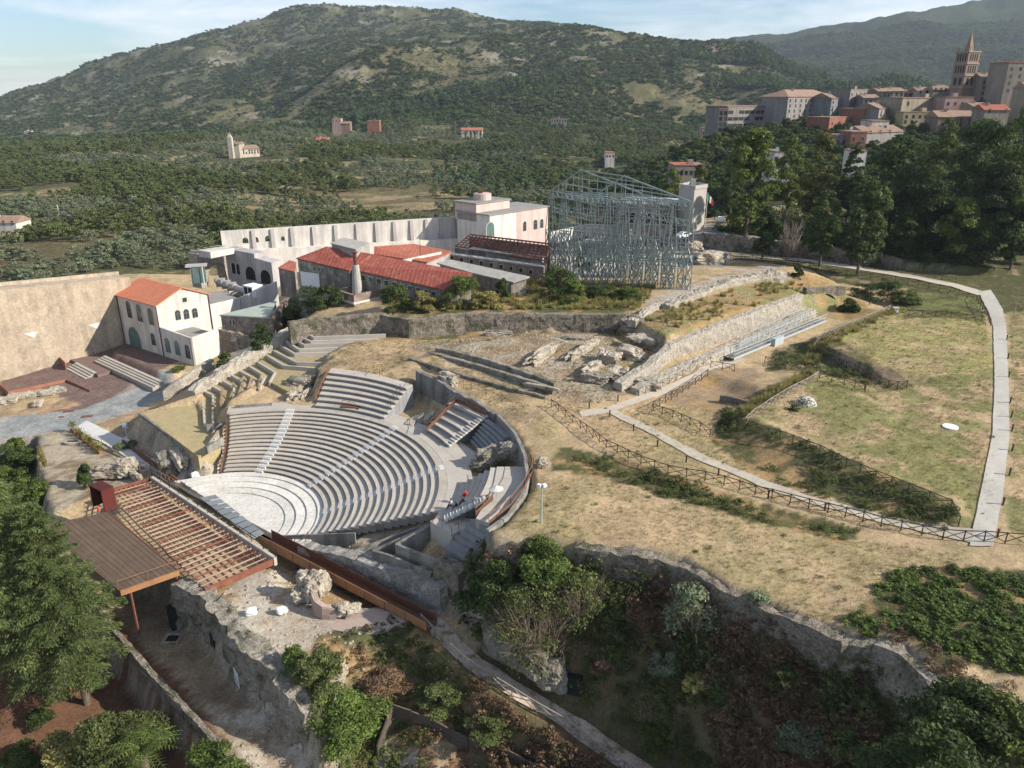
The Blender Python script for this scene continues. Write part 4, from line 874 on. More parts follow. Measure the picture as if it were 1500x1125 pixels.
# stepped ruins in the middle
rk(433, 577, 5.2, (1.3, 4.6, 1.5), -.25, 'upright white slab ruin above the large seat bank', seed=31)
rk(447, 578, 5.2, (1.1, 4.4, 1.4), -.32, 'second white slab ruin beside the rusty solid railing', seed=32)
rk(440, 560, 5.8, (4.4, 2.4, 1.8), 0, 'dark rounded rock over the two white slab ruins', M_grey, 33)
rk(722, 668, 5.9, (3.8, 2.3, 2.0), .4, 'grey rubble ruin between bluish seats and the wide walkway', M_grey, 34)
rk(703, 681, 5.2, (2.2, 1.5, 1.1), .2, 'lower grey rubble lump in front of the ring wall ruin', M_grey, 35)
rk(748, 662, 6.8, (3.6, 1.7, 2.2), -.2, 'dark rubble mass against the ring wall', M_grey, 36)
rk(655, 557, 8.5, (3.6, 2.2, 2.3), -.6, 'dark boulder with a white top standing on the dry grass', M_stone, 37, 'rock', 'boulder')
rk(796, 678, 8.2, (1.6, 1.1, 1.3), .4, 'small pale rock in the grass outside the ring wall', M_stone, 38, 'rock', 'boulder')
for i, (pp, th_, zz, lab) in enumerate((
    (((632, 516), (700, 533), (760, 552), (812, 568)), .8, 9.0, 'long low stone kerb line nearest the theatre in the dry terrace'),
    (((600, 524), (650, 540), (720, 560), (800, 580)), .7, 8.5, 'second low stone kerb line of the dry terrace'),
    (((640, 508), (710, 524), (775, 545), (815, 560)), .9, 9.5, 'upper stone kerb line of the dry terrace'))):
    rubwall('kerb_ruin', LZ(*[(x, y, zz) for x, y in pp]), th_, zz-1.4, M_grey, lab, 'ruin', 40+i, .15, .15, group='stone kerb lines')
rk(792, 566, 9.0, (5.6, .7, .5), -.48, 'straight white stone beam on the kerb lines', M_stone, 44, rough=.12)
RU = ((795, 520, 10, 1.6, 9, 1.7, .55), (850, 515, 10, 1.6, 9, 1.7, .62), (866, 540, 9.6, 1.6, 6, 1.5, .5), (893, 525, 10, 3.6, 3.0, 2.2, .2), (870, 555, 9.3, 4, 2.2, 1.8, .3), (905, 548, 9.6, 3.0, 3.0, 1.9, .2), (925, 520, 10.0, 4.6, 3.0, 2.2, .5), (940, 500, 10.6, 5, 3, 1.9, .3), (925, 478, 11.2, 4, 3, 2.8, .6), (838, 498, 9.8, 4, 2, 1.2, .1), (730, 490, 9.4, 5, 2, 1.2, .1), (935, 560, 9.2, 6.6, 2.4, 1.7, .45))
LAB = ('long slanting pale ruin rib nearest the stone beam', 'second slanting pale ruin rib', 'short pale rib under the second one', 'pale ruin with a hollow front below the upper corner', 'low rubble spread in front of the hollow ruin', 'rounded rubble ruin at the bend of the pale cut wall', 'big rubble shoulder joining the pale cut wall', 'broad pale boulder below the terrace corner', 'dark broken corner of the upper terrace wall', 'small grey ruin mound behind the ribs', 'low grey ruin mound under the back retaining wall', 'long rubble bank beside the fenced footpath')
for i, (x, y, z, a, b, h, rz) in enumerate(RU): rk(x, y, z-.6, (a, b, h), -rz, LAB[i], M_stone if i in (0, 1, 2, 3, 5, 6, 7, 11) else M_grey, 50+i, rough=.5)
# the pale cut wall and ledge towards the tunnel
cutw = [P(x, y, z) for x, y, z in ((905, 560, 9.4), (950, 532, 10.4), (985, 500, 11.6), (1040, 478, 12.1), (1110, 452, 12.3), (1172, 430, 12.4))]
rubwall('cut_wall', [(a[0], a[1], a[2]) for a in cutw], 1.3, 7.6, M_rubp, 'long pale masonry wall running to the dark tunnel mouth', 'wall', 60, .3, .2)
rubwall('ledge_wall', LZ((930, 568, 8.9), (1000, 534, 9.6), (1080, 500, 9.8), (1150, 470, 9.6), (1190, 452, 9.8)), 1.6, 7.6, M_rubp, 'low pale ledge in front of the long masonry wall', 'wall', 61, .3, .2)
rubwall('upper_wall', LZ((975, 447, 12.6), (1040, 418, 13.2), (1105, 400, 13.6), (1150, 396, 13.6)), 1.8, 11.4, M_rubp, 'pale broken masonry bank on the upper platform', 'ruin', 62, .5, .6)
rubwall('upper_wall', LZ((925, 470, 12.0), (955, 448, 12.6), (1000, 432, 12.6)), 1.2, 11, M_rubp, 'pale stone edge climbing from the terrace corner', 'ruin', 63, .4, .3)
# retaining wall at the back of the terrace
rubwall('retaining_wall', [p-np.array([0, .7, 0]) for p in LZ((424, 470, 11.3), (470, 463, 11.4), (560, 458, 11.6), (600, 466, 11.3), (680, 457, 11.6), (800, 458, 11.5), (916, 459, 11.7))], 1.3, 7.6, M_rub, 'long dark rubble retaining wall behind the dry terrace', 'wall', 64, .25, .25)
# rubble wall on the left and chevron terraces
rubwall('rubble_wall', LZ((424, 478, 9.2), (408, 491, 8.5), (378, 507, 7.5), (348, 524, 6.5), (318, 543, 5.5), (293, 559, 4.5), (280, 574, 3.6)), 1.3, -.5, M_rubp, 'long stepped pale rubble wall along the grassy chevron terraces', 'wall', 65, .45, .5)
rubwall('stub_wall', LZ((238, 572, 1.6), (262, 555, 3.2), (285, 540, 4.0), (310, 525, 4.4)), .9, -2, M_rubp, 'slanting masonry wall end at the head of the grey road', 'wall', 66, .15, .15)
for i, pp in enumerate(CH):
    z = zch(i); P3 = [P(x, y, z) for x, y in pp]
    lwall(P3, None, 1.3, .3, M_seatw, 'bent concrete terrace wall in the grassy chevron steps', 'chevron terrace walls')
def bank(name, polys, zs, m, **tg):
    """grass tread between terrace walls"""
    mb = MB()
    for pl_, z in zip(polys, zs): mb.prism([P(x, y, z)[:2] for x, y in pl_], z-2.0, z)
    return tag(mb.build(name, m), **tg)
M_tread = mat('dry_grass_tread', (.42, .32, .19), (.27, .235, .11), .9, .6, .6, fine=6)
tz = [zch(i)-.22 for i in range(14)]; tpoly = [CHP(i) for i in range(14)]
bank('grass_treads', tpoly, tz, M_tread, kind='structure')
mb = MB(); mb.prism([P(x, y, 2.5)[:2] for x, y in ((205, 603), (296, 588), (302, 622), (326, 640), (322, 655), (290, 667))], -1.5, 2.35)
tag(mb.build('grass_plinth', M_tread), kind='structure')
lwall([P(204, 604, 2.5), P(291, 668, 2.1), P(324, 654, 2.3)], -2.4, 4, .35, M_conc, 'tall dark grey retaining wall under the dry grass plinth', None, 'plinth_wall')
lwall([P(265, 650, 2.2), P(292, 672, 1.2)], -1, 4, .5, M_conc, 'sloping end of the dark grey retaining wall', None, 'plinth_wall')
for pp in (((302, 622), (330, 618)), ((344, 594), (398, 590)), ((302, 655), (326, 640))):
    lwall([P(x, y, 3.6 if pp[0][0] != 344 else 5.2) for x, y in pp], None, 1, .25, M_conc, {(302, 622): 'short low wall closing the first chevrons', (344, 594): 'low concrete curb in front of the chevrons', (302, 655): 'low curb at the corner of the seat bank'}[pp[0]], None, 'curb')
# alley retaining wall and cliff face stones
rubwall('alley_wall', [np.array([*P(x, y, -6.4)[:2], z]) for x, y, z in ((116, 845, -5.8), (172, 931, -5.9), (222, 988, -6.0), (288, 1058, -6.0), (335, 1108, -6.2))], .6, -10.3, M_rub, 'mossy stone wall between the sunken alley and the tree garden', 'wall', 70, .25, .15)
rubwall('alley_cliff', [np.array([p[0], p[1], z]) for p, z in zip([P(258, 846, -.9), P(300, 868, -.9), P(333, 897, -.9), P(357, 937, -1), P(393, 960, -1.2), P(427, 1000, -1.6), P(458, 1036, -2.4)], (-1.2, -.8, -.8, -.9, -1.1, -1.6, -2.6))], 1.6, -6.9, M_grey, 'ragged grey rock face along the sunken alley', 'rock face', 71, .9, .25)
for x, y, s_ in ((262, 888, 1.2), (372, 968, 1.3), (424, 1012, 1.6), (325, 925, 1.1)):
    q = P(x, y, -4.4); MB_ = MB(); MB_.box((q[0]-.35, q[1]-.75, hz(q[0]-1.5, q[1]-2)+1.2), (s_, .9, 2.6), -.9)
    tag(MB_.build('cave_opening', M_dark), {262: 'dark cave mouth nearest the timber deck', 372: 'dark doorway with a pale grille in the rock face', 424: 'dark tall opening at the low end of the rock face', 325: 'dark hollow in the middle of the rock face'}[x], 'opening')
q = P(368, 963, -4.0); g = MB()
for k in range(3): g.bar((q[0]-1.15+k*.3, q[1]-1.5-k*.4, -5.6), (q[0]-1.15+k*.3, q[1]-1.5-k*.4, -3.9), .05)
for k in range(3): g.bar((q[0]-1.2, q[1]-1.4, -5.4+k*.7), (q[0]-.5, q[1]-2.4, -5.4+k*.7), .05)
tag(g.build('iron_grille', M_wht), 'small pale iron grille in the dark doorway', 'grille')
def rest(x, y, z): p = P(x, y, z); return p
q = G(253, 937); t = empty('stone_hatch', tuple(q), 'small stone framed dark hatch on the alley floor', 'hatch')
for dx, dy, a, b in ((-.75, 0, .3, 1.6), (.75, 0, .3, 1.6), (0, .65, 1.2, .3), (0, -.65, 1.2, .3)): MB().box((q[0]+dx, q[1]+dy, q[2]+.08), (a, b, .25)).build('frame', M_stone, t)
MB().box((q[0], q[1], q[2]+.08), (1.2, 1.0, .12)).build('cover', M_dark, t)
q = G(107, 650); t = empty('stone_trough', tuple(q), 'oval white stone trough on the gravel court', 'trough')
MB().prism([(q[0]+1.3*math.cos(a), q[1]+.75*math.sin(a)) for a in np.linspace(0, 2*math.pi, 17)[:-1]], q[2]-.1, q[2]+.4).build('rim', M_stone, t); MB().box((q[0], q[1], q[2]+.35), (1.5, .5, .14)).build('hole', M_dark, t)
# tunnel mouth
t = empty('tunnel_mouth', tuple(P(1205, 458, 8.3)), 'dark arched tunnel mouth in old masonry at the end of the metal gangway', 'tunnel')
a = P(1186, 456, 8.2); b = P(1236, 452, 8.2)
rubwall('masonry', [(a[0]-1, a[1]+1.2, 12.3), (b[0], b[1]+1.2, 12.2)], 1.4, 7.4, M_rub, None, None, 73, .15, .2, parent=t)
m_ = lerp(a, b, .45); pr = [(m_[0]+1.9*math.cos(q_), 8+1.6+1.6*math.sin(q_) if math.sin(q_) > 0 else 8) for q_ in np.linspace(0, math.pi, 12)]
V = [(x, m_[1]+.38, z) for x, z in [(m_[0]+1.9, 7.6)]+pr+[(m_[0]-1.9, 7.6)]]+[(x, m_[1]+.8, z) for x, z in [(m_[0]+1.9, 7.6)]+pr+[(m_[0]-1.9, 7.6)]]
k = len(V)//2; MB().add(V, [tuple(range(k)), tuple(range(2*k-1, k-1, -1))]+[(i, k+i, k+(i+1) % k, (i+1) % k) for i in range(k)]).build('opening', M_dark, t)
# gravel excavation wall, long rock wall below the woods
rubwall('excavation_wall', LZ((1056, 578, 8.6), (1078, 582, 8.7), (1106, 592, 8.7)), .6, 7, M_rub, 'short dark stone wall in the excavated pit', 'ruin', 74, .2, .15)
rubwall('rock_wall', [p+np.array([0, -.5, .3]) for p in RKW[:6]], 1.4, 10, M_rub, 'long ruined masonry wall below the dark woods', 'wall', 75, .6, .5)
rk(1042, 378, 13.2, (8, 5, 3.2), .2, 'big pale squared ruin block beside the curving lane', M_stone, 76)
rk(1018, 362, 13.4, (4, 3, 2.4), 0, 'smaller pale ruin next to the big squared block', M_stone, 77)
# gully rocks
rk(752, 952, -1.0, (7.5, 2.2, 3.0), -.75, 'smooth grey tufa outcrop beside the fenced earth path', M_grey, 80, rough=.3)
rk(806, 988, -2.2, (3.0, 2.4, 3.2), -.4, 'grey tufa pillar at the small cave', M_grey, 81)
q = P(826, 992, -3.2); MB_ = MB(); MB_.box((q[0]+.6, q[1]-.4, q[2]), (2.2, 1.6, 1.8), -.3); tag(MB_.build('cave_opening', M_dark), 'black cave hole beside the grey tufa pillar', 'opening')
# left court kerb ruins
for i, (x, y, s_, lab) in enumerate(((35, 580, 5, 'long pale foundation stones inside the rusty kerb'), (60, 577, 5, 'pale foundation stones next to the small green tuft'), (85, 572, 3, 'small pale foundation stones by the kerb corner'), (8, 588, 3.5, 'grey foundation stones at the picture edge'), (55, 592, 1.6, 'single white stone lying on the dry earth'))):
    rk(x, y, -1.9, (s_, 2.2, 1.3), .25, lab, M_stone, 90+i)
rubwall('terrace_wall', [np.array([p[0]-.1, p[1]-.55, p[2]-.15]) for p in GUL[2:9]], 1.3, 3.6, M_rub, 'long shaded rubble wall holding the dry field above the gully', 'wall', 210, .5, .3)
rubwall('tufa_wall', [np.array([p[0]-.3, p[1]-.5, p[2]-.2]) for p in GUL[8:14]], 1.5, -.5, M_grey, 'smooth curved grey tufa cliff at the right end of the gully', 'rock face', 211, .6, .3)
# ------------------------------------------------------------------ buildings of the old factory
M_plas = mat('white_plaster', (.68, .64, .58), (.54, .50, .455), .35, .25, .15, fine=4, streak=.25)
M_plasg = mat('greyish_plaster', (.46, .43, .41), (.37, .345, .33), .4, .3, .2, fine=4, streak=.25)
M_pinkp = mat('pale_pink_plaster', (.64, .49, .44), (.54, .41, .37), .35, .25, .15, fine=4, streak=.2)
M_big = mat('buff_retaining_wall', (.50, .405, .30), (.41, .33, .245), .25, .4, .4, fine=3, streak=.2, third=(.35, .29, .22), tscale=.6)
M_glassd = mat('dark_window_glass', (.045, .06, .06), (.03, .04, .04), 1, .2, 0, rough=.15, spec=.6)
M_glassg = mat('greenish_glass', (.12, .20, .19), (.08, .13, .13), 1, .2, 0, rough=.2, spec=.6)
M_brick = mat('worn_brick', (.27, .19, .15), (.17, .13, .11), 1.5, .7, .5, fine=6, third=(.36, .31, .26), tscale=.7)
M_flat = mat('flat_roof_felt', (.30, .29, .27), (.21, .20, .19), .5, .4, .2)
M_green = mat('greenish_flat_roof', (.33, .37, .31), (.27, .30, .26), .5, .3, .1)
M_asb = mat('old_fibre_sheet', (.40, .38, .34), (.28, .265, .24), .8, .5, .4, fine=6)
M_pipe = mat('rust_pipe', (.17, .07, .045), None, 2, .4, .1)
def tile_mat(name, c1, c2, ang_, per=.5, third=(.30, .16, .11), amt=.5):
    m = mat(name, c1, c2, .5, amt, .0, fine=7, third=third, tscale=.8)
    t = m.node_tree; b = t.nodes['Principled BSDF']; g = N(t, 'ShaderNodeNewGeometry')
    mp_ = N(t, 'ShaderNodeMapping'); mp_.inputs['Rotation'].default_value = (0, 0, -ang_); t.links.new(g.outputs['Position'], mp_.inputs[0])
    wv = N(t, 'ShaderNodeTexWave', wave_type='BANDS', bands_direction='X'); wv.inputs['Scale'].default_value = 1/per/3.2; wv.inputs['Distortion'].default_value = .25; wv.inputs['Detail'].default_value = 1; t.links.new(mp_.outputs[0], wv.inputs[0])
    bp = N(t, 'ShaderNodeBump'); bp.inputs['Strength'].default_value = .5; bp.inputs['Distance'].default_value = .05; t.links.new(wv.outputs[0], bp.inputs['Height']); t.links.new(bp.outputs[0], b.inputs['Normal'])
    return m
class Face:
    """vertical plane through base points A->B; the seen side is on the right hand of A->B when walking"""
    def __init__(s, A, B):
        s.A = np.array(A[:2], float); s.B = np.array(B[:2], float); s.L = np.linalg.norm(s.B-s.A); s.u = (s.B-s.A)/s.L
        n = np.array([s.u[1], -s.u[0]]); mid = (s.A+s.B)/2
        s.n = n if n @ (-mid) > 0 else -n
    def hit(s, x, y):
        d = ray(x, y); t = (s.A @ s.n)/(d[:2] @ s.n); p = d*t
        return float((p[:2]-s.A) @ s.u), float(CAM_H+p[2])
    def at(s, q, z, off=0): p = s.A+s.u*q+s.n*off; return np.array([p[0], p[1], z])
def window(parent, f, q, z0, w_, h, arch=True, frame=M_plas, glass=M_glassd, bars=True, name='window', fr=.14, off=.05, sill=True):
    """an opening q metres along the face: surround standing proud, dark glass inside, a mullion"""
    def shape(w_, h, z0):
        if arch:
            r = w_/2; return [(-r, z0), (r, z0)]+[(r*math.cos(t), z0+h-r+r*math.sin(t)) for t in np.linspace(0, math.pi, 9)]
        return [(-w_/2, z0), (w_/2, z0), (w_/2, z0+h), (-w_/2, z0+h)]
    outer = shape(w_+2*fr, h+2*fr if not arch else h+fr*1.5, z0-fr*.5); inner = shape(w_, h, z0)
    mb = MB(); n = len(outer)
    V = [f.at(q+a, z, off) for a, z in outer]+[f.at(q+a, z, off) for a, z in inner]+[f.at(q+a, z, -.02) for a, z in outer]+[f.at(q+a, z, -.02) for a, z in inner]
    F = [(i, (i+1) % n, n+(i+1) % n, n+i) for i in range(n)]+[(i, 2*n+i, 2*n+(i+1) % n, (i+1) % n) for i in range(n)]+[(n+i, n+(i+1) % n, 3*n+(i+1) % n, 3*n+i) for i in range(n)]
    o = mb.add(V, F).build(name, frame, parent)
    g = MB(); V = [f.at(q+a, z, .012) for a, z in inner]; g.add(V, [tuple(range(n))]); 
    og = g.build('pane', glass, o)
    if bars and w_ > .5:
        b = MB(); b.bar(f.at(q, z0, .035), f.at(q, z0+h, .035), .035); b.bar(f.at(q-w_/2, z0+h*.62, .035), f.at(q+w_/2, z0+h*.62, .035), .03); b.build('mullion', M_flat, o)
    return o
def winpx(parent, f, x0, y0, x1, y1, arch=True, **k):
    """opening given by the image box of its lower left and upper right"""
    qa, za = f.hit(x0, (y0+y1)/2); qb, zb = f.hit(x1, (y0+y1)/2); xm = (x0+x1)/2
    _, zt = f.hit(xm, y0); _, zb_ = f.hit(xm, y1); return window(parent, f, (qa+qb)/2, zb_, abs(qb-qa), zt-zb_, arch, **k)
def rect(A, u, L, v, W): A = np.array(A[:2]); return [A, A+u*L, A+u*L+v*W, A+v*W]
def gable(parent, A, u, L, v, W, z0, ze, zr, wall_m, roof_m, over=.35, th=.16, ridge=None):
    """walls and a pitched roof, ridge along v, gables across u"""
    A = np.array(A[:2], float); mb = MB(); p = rect(A, u, L, v, W); m0 = A+u*L/2; m1 = A+u*L/2+v*W
    V = [(*p[0], z0), (*p[1], z0), (*p[2], z0), (*p[3], z0), (*p[0], ze), (*p[1], ze), (*p[2], ze), (*p[3], ze), (*m0, zr), (*m1, zr)]
    F = [(0, 1, 5, 8, 4), (2, 3, 7, 9, 6), (1, 2, 6, 5), (3, 0, 4, 7)]
    mb.add(V, F).build('wall', wall_m, parent)
    s = (zr-ze)/(L/2); r = MB(); dz = over*s
    for sg in (0, 1):
        e = A+u*(-over) if sg == 0 else A+u*(L+over)
        a0, a1 = e-v*over, e+v*(W+over); b0, b1 = m0-v*over, m1+v*over
        zz = .06
        r.add([(*a0, ze-dz+zz), (*b0, zr+zz), (*b1, zr+zz), (*a1, ze-dz+zz), (*a0, ze-dz+th+zz), (*b0, zr+th+zz), (*b1, zr+th+zz), (*a1, ze-dz+th+zz)],
              [(0, 1, 2, 3), (7, 6, 5, 4), (0, 4, 5, 1), (1, 5, 6, 2), (2, 6, 7, 3), (3, 7, 4, 0)])
    r.build('roof', roof_m, parent)
# --- big buff wall
bw = empty('buff_wall', (-76, 120, 0), 'huge buff masonry wall with a thick flat top closing the brick square', 'wall')
wa, wb = P(-140, 595, -3.2), P(183, 503, 0); d = (wb-wa)[:2]; d /= np.linalg.norm(d); n_ = np.array([d[1], -d[0]])
wtop = [ZT(wa, 447), ZT(wb, 413)]
MB().wall(wa, wb+np.array([*d*3, 0]), 6.5, (-4.5, -1.5), wtop[0], wtop[1], side=1).build('wall', M_big, bw)
MB().wall(wa[:2]+n_*-.0, wb[:2]+d*3, .5, (wtop[0]+.002, wtop[1]+.002), wtop[0]+.45, wtop[1]+.45, side=1).build('parapet', M_big, bw)
MB().wall(wa[:2]-n_*6.0, wb[:2]+d*3-n_*6.0, .5, (wtop[0]+.002, wtop[1]+.002), wtop[0]+.6, wtop[1]+.6, side=1).build('parapet', M_big, bw)
fw = Face(wa, wb)
for x, y in ((46, 491), (139, 478)):
    q, z = fw.hit(x, y); s_ = 1.2; MB().add([fw.at(q-s_, z+.5, .06), fw.at(q+s_, z+.6, .06), fw.at(q+.4, z-.6, .06)], [(0, 1, 2)]).build('worn_patch', M_plas, bw)
# --- main white building
ba, bb = P(184, 503, 0), P(238, 523, 0); u1 = (P(285, 537, 0)-ba)[:2]; u1 /= np.linalg.norm(u1); v1 = np.array([-u1[1], u1[0]])
Lm = np.linalg.norm((bb-ba)[:2]); zE = ZT(ba, 432)
A = ba[:2]+u1*Lm; bb = np.array([*A, 0])
mb_ = empty('gabled_building', tuple(ba), 'white plastered two storey building with a bright terracotta roof beside the huge buff wall', 'building')
M_terra = tile_mat('bright_terracotta', (.55, .19, .10), (.45, .15, .085), math.atan2(v1[1], v1[0])+0, .45, third=(.50, .20, .12), amt=.3)
ff = Face(ba, np.array([*(ba[:2]+u1*25), 0]))
# gable face runs along v1 from bb; find its length from the picture (right end x=305 at the eave)
fg = Face(np.array([*A, 0]), np.array([*(A+v1*20), 0])); Wg, _z = fg.hit(306, 440); zr = max(fg.hit(262, 423)[1], zE+2)
zE2 = fg.hit(233, 447)[1]
gable(mb_, A, v1, Wg, -u1, Lm, -.3, zE2, zr, M_plas, M_terra)
for x0, y0, x1, y1 in ((185.5, 441, 192, 465), (200.5, 446, 208, 470.5), (217, 451.5, 224.5, 475.5), (221.5, 488, 227.5, 505.5)): winpx(mb_, ff, x0, y0, x1, y1)
winpx(mb_, ff, 189, 480, 205, 507.5, glass=M_glassg, name='arched_door')
for x0, y0, x1, y1 in ((256, 454, 264.5, 469), (268.5, 452.5, 277, 467.5), (281, 451, 289.5, 465.5)): winpx(mb_, fg, x0, y0, x1, y1)
winpx(mb_, fg, 267, 436, 273.5, 442.5, arch=False, bars=False, name='round_window')
for qx, qy in ((0.02, 0),): MB().bar((*(A-v1*.12), -.2), (*(A-v1*.12), zE2), .09).build('downpipe', M_pipe, mb_)
MB().bar((*(ba[:2]-u1*.0-v1*.12), -.2), (*(ba[:2]-v1*.12), zE2), .09).build('downpipe', M_pipe, mb_)
q = A+v1*(Wg-.1)+u1*.12; MB().bar((*q, 3), (*q, zE2), .1).build('downpipe', M_pipe, mb_)
# annex in front of the gable
an = empty('lean_to_annex', tuple(bb), 'white single storey annex with a tilted flat edge in front of the gabled wall', 'building')
La = np.linalg.norm((P(285, 537, 0)-bb)[:2]); za0 = ff.hit(236, 480)[1]; za1 = ff.hit(283, 496.5)[1]
c0 = A; c1 = A+u1*La; fr_ = Face(np.array([*c1, 0]), np.array([*(c1+v1*20), 0])); Wa, zc_ = fr_.hit(325, 480)
MB().wall(c0, c1, .35, -.4, za0, za1, side=1).build('wall', M_plas, an)
MB().wall(c1-u1*.0, c1+v1*Wa, .35, -.4, za1, zc_, side=1).build('wall', M_plas, an)
MB().prism([c0+v1*.36, c1+v1*.36-u1*.36, c1+v1*Wa-u1*.36, c0+v1*Wa], min(za0, za1)-1.2, min(za0, za1)-1.1).build('roof', M_flat, an)
for x0, y0, x1, y1 in ((242, 495, 249.5, 516), (256, 499, 263.5, 520), (271.5, 505, 278.5, 525)): winpx(an, ff, x0, y0, x1, y1, glass=M_glassg if x0 < 270 else M_glassd)
fg2 = Face(np.array([*(A+u1*.0), 0]), np.array([*(A+v1*20), 0])); winpx(an, fg2, 268, 484, 296, 500, glass=M_glassg, name='fan_window')
# right part of the building: lower flat wing with windows
wg = empty('flat_wing', tuple(A), 'flat roofed white wing with air ducts on its roof right of the gabled building', 'building')
w0 = A+v1*Wg-u1*.0; fw2 = Face(np.array([*w0, 0]), np.array([*(w0+v1*30), 0])); Lw, zw1 = fw2.hit(352, 447); zw0 = fw2.hit(307, 434)[1]
zw = (zw0+zw1)/2
MB().prism([w0+u1*.02, w0+v1*Lw+u1*.02, w0+v1*(Lw+3)-u1*9, w0-u1*Lm], 2, zw-.5).build('wall', M_plas, wg)
MB().wall(w0+u1*.05, w0+v1*Lw+u1*.05, .3, 2, zw).build('parapet', M_plas, wg)
MB().prism([w0-u1*.3, w0+v1*Lw-u1*.3, w0+v1*(Lw+3)-u1*9, w0-u1*Lm], zw-.49, zw-.44).build('roof', M_flat, wg)
for x0, y0, x1, y1 in ((314, 450, 320.5, 464), (327, 451.5, 333, 462)): winpx(wg, fw2, x0, y0, x1, y1)
pA = P(372, 433, zw-.4)
ac = empty('air_unit', tuple(pA), 'white boxy air handling unit on the flat roof beside the sloping parapet', 'air unit')
MB().box((pA[0], pA[1], zw+.75), (3.2, 2.6, 2.2), math.atan2(u1[1], u1[0])).build('casing', M_wht, ac)
for k in (-.7, .7):
    c = np.array([pA[0], pA[1]])+u1*k; c = c-v1*1.32; MB().box((*c, zw+.8), (1.1, .06, 1.5), math.atan2(u1[1], u1[0])).build('fan_grille', M_dark, ac)
du = empty('air_duct', tuple(P(340, 420, zw)), 'long silver ventilation duct lying on the flat roof', 'duct')
mbd = MB(); p0_, p1_, p2_ = P(318, 411, zw+.4), P(345, 421, zw+.4), P(362, 427, zw+.5); mbd.bar(p0_, p1_, .75, n=10); mbd.bar(p1_, p2_, .6, n=10); mbd.build('pipe', mat('dull_silver', (.42, .41, .39), (.3, .29, .27), 1, .4, .2, rough=.5, metal=.2), du)
for k in (.2, .5, .8): q = lerp(p0_, p1_, k); MB().box((q[0], q[1], zw+.3), (2.0, .2, 1.9), math.atan2(u1[1], u1[0])+.9).build('band', M_asb, du)
# sloping parapet wall
MBw = MB(); a, b = P(351, 462, zw-2), P(405, 415, zw); a = np.array([*w0+v1*(Lw+.2), 0]); fz = Face(a, P(408, 440, 6)); 
b = P(408, 440, 6.0); MBw.wall(a, b, .5, 3, zw, ZT(b, 412)); tag(MBw.build('sloping_wall', M_plas), 'bright white wall whose top slopes up beyond the flat roof', 'wall')
# steel bench/lift frame
lf = empty('lift_cabin', tuple(P(292, 408, 10)), 'small grey glazed lift cabin at the far end of the buff wall', 'lift cabin')
q = P(292, 402, 10.5); MB().box((q[0], q[1], 10.6), (2.4, 2.2, 3.4), .3).build('cabin', M_glassg, lf); MB().box((q[0]-.4, q[1], 12.45), (4.2, 2.8, .2), .3).build('roof', M_plasg, lf)
for dx in (-1.25, 1.25): MB().bar((q[0]+dx, q[1]-1.15, 8.5), (q[0]+dx, q[1]-1.15, 12.4), .09).build('post', M_wht, lf)
# green roofed low building and brick ruin below it
gb = empty('green_roof_shed', tuple(P(360, 480, 3)), 'low shed with a pale green flat roof and patchy brick walls', 'shed')
gz = 8.2; g_ = [P(323, 460, gz), P(395, 462, gz), P(420, 440, gz+.0), P(400, 442, gz), P(352, 450, gz)]
gp = [P(323, 461, gz)[:2], P(396, 465, gz)[:2], P(404, 441, gz)[:2]]
MB().prism(gp, 1.5, gz-.25).build('wall', M_brick, gb); MB().prism([lerp(np.mean(gp, 0), p, 1.03) for p in gp], gz-.24, gz).build('roof', M_green, gb)
MB().wall(P(396, 466, gz), P(421, 446, gz), .6, 3, 8.6, 9.4).build('side_wall', M_brick, gb)
fgb = Face(P(323, 461, gz), P(396, 465, gz))
for x0, y0, x1, y1 in ((336, 469, 339, 476), (341, 469, 344, 476)): winpx(gb, fgb, x0, y0, x1, y1, arch=False, bars=False, fr=.05)
rubwall('yard_wall', LZ((322, 482, 5.5), (340, 486, 5.2), (375, 492, 4.6)), 1.2, 0, M_rub, 'rough brown wall mass right of the white annex', 'wall', 200, .3, .5)
MB_ = MB(); q = P(340, 505, 2.6); MB_.box((q[0]+.5, q[1]+1, 2.0), (4.2, 3, 2.6), -.6); tag(MB_.build('concrete_block', M_conc), 'square concrete block with a slab beside the annex corner', 'block')
# --- brick plinth with chimney
cpz = 12.6; cp = empty('brick_plinth', tuple(P(520, 452, 11)), 'square brick plinth with a pale cornice carrying a stubby chimney', 'plinth')
c0_, c1_, c2_, c3_ = P(489, 424, cpz), P(518, 433, cpz), P(558, 424, cpz), P(528, 415, cpz)
cc = [c[:2] for c in (c0_, c1_, c2_, c3_)]; ctr = np.mean(cc, 0)
MB().prism(cc, 7.6, 11.0).build('base', M_brick, cp); MB().prism([lerp(ctr, c, 1.06) for c in cc], 11.0, 11.3).build('cornice', M_plas, cp)
for a, b in ((0, 1), (1, 2), (2, 3), (3, 0)): MB().wall(lerp(ctr, cc[a], .97), lerp(ctr, cc[b], .97), .5, 11.3, cpz, side=1).build('parapet', M_brick, cp)
ch = empty('chimney', (ctr[0], ctr[1], 11.2), 'tapering buff chimney with a dark rusty flue on the brick plinth', 'chimney')
zc1 = ZT((*ctr, 0), 388); MB().bar((*ctr, 11.2), (*ctr, zc1), 1.05, .62, n=12).build('stack', M_asb, ch); zc2 = ZT((*ctr, 0), 370); MB().bar((*ctr, zc1), (*ctr, zc2), .33, n=10).build('flue', M_pipe, ch); MB().bar((*ctr, zc2), (*ctr, zc2+.15), .6, n=10).build('cap', M_pipe, ch)
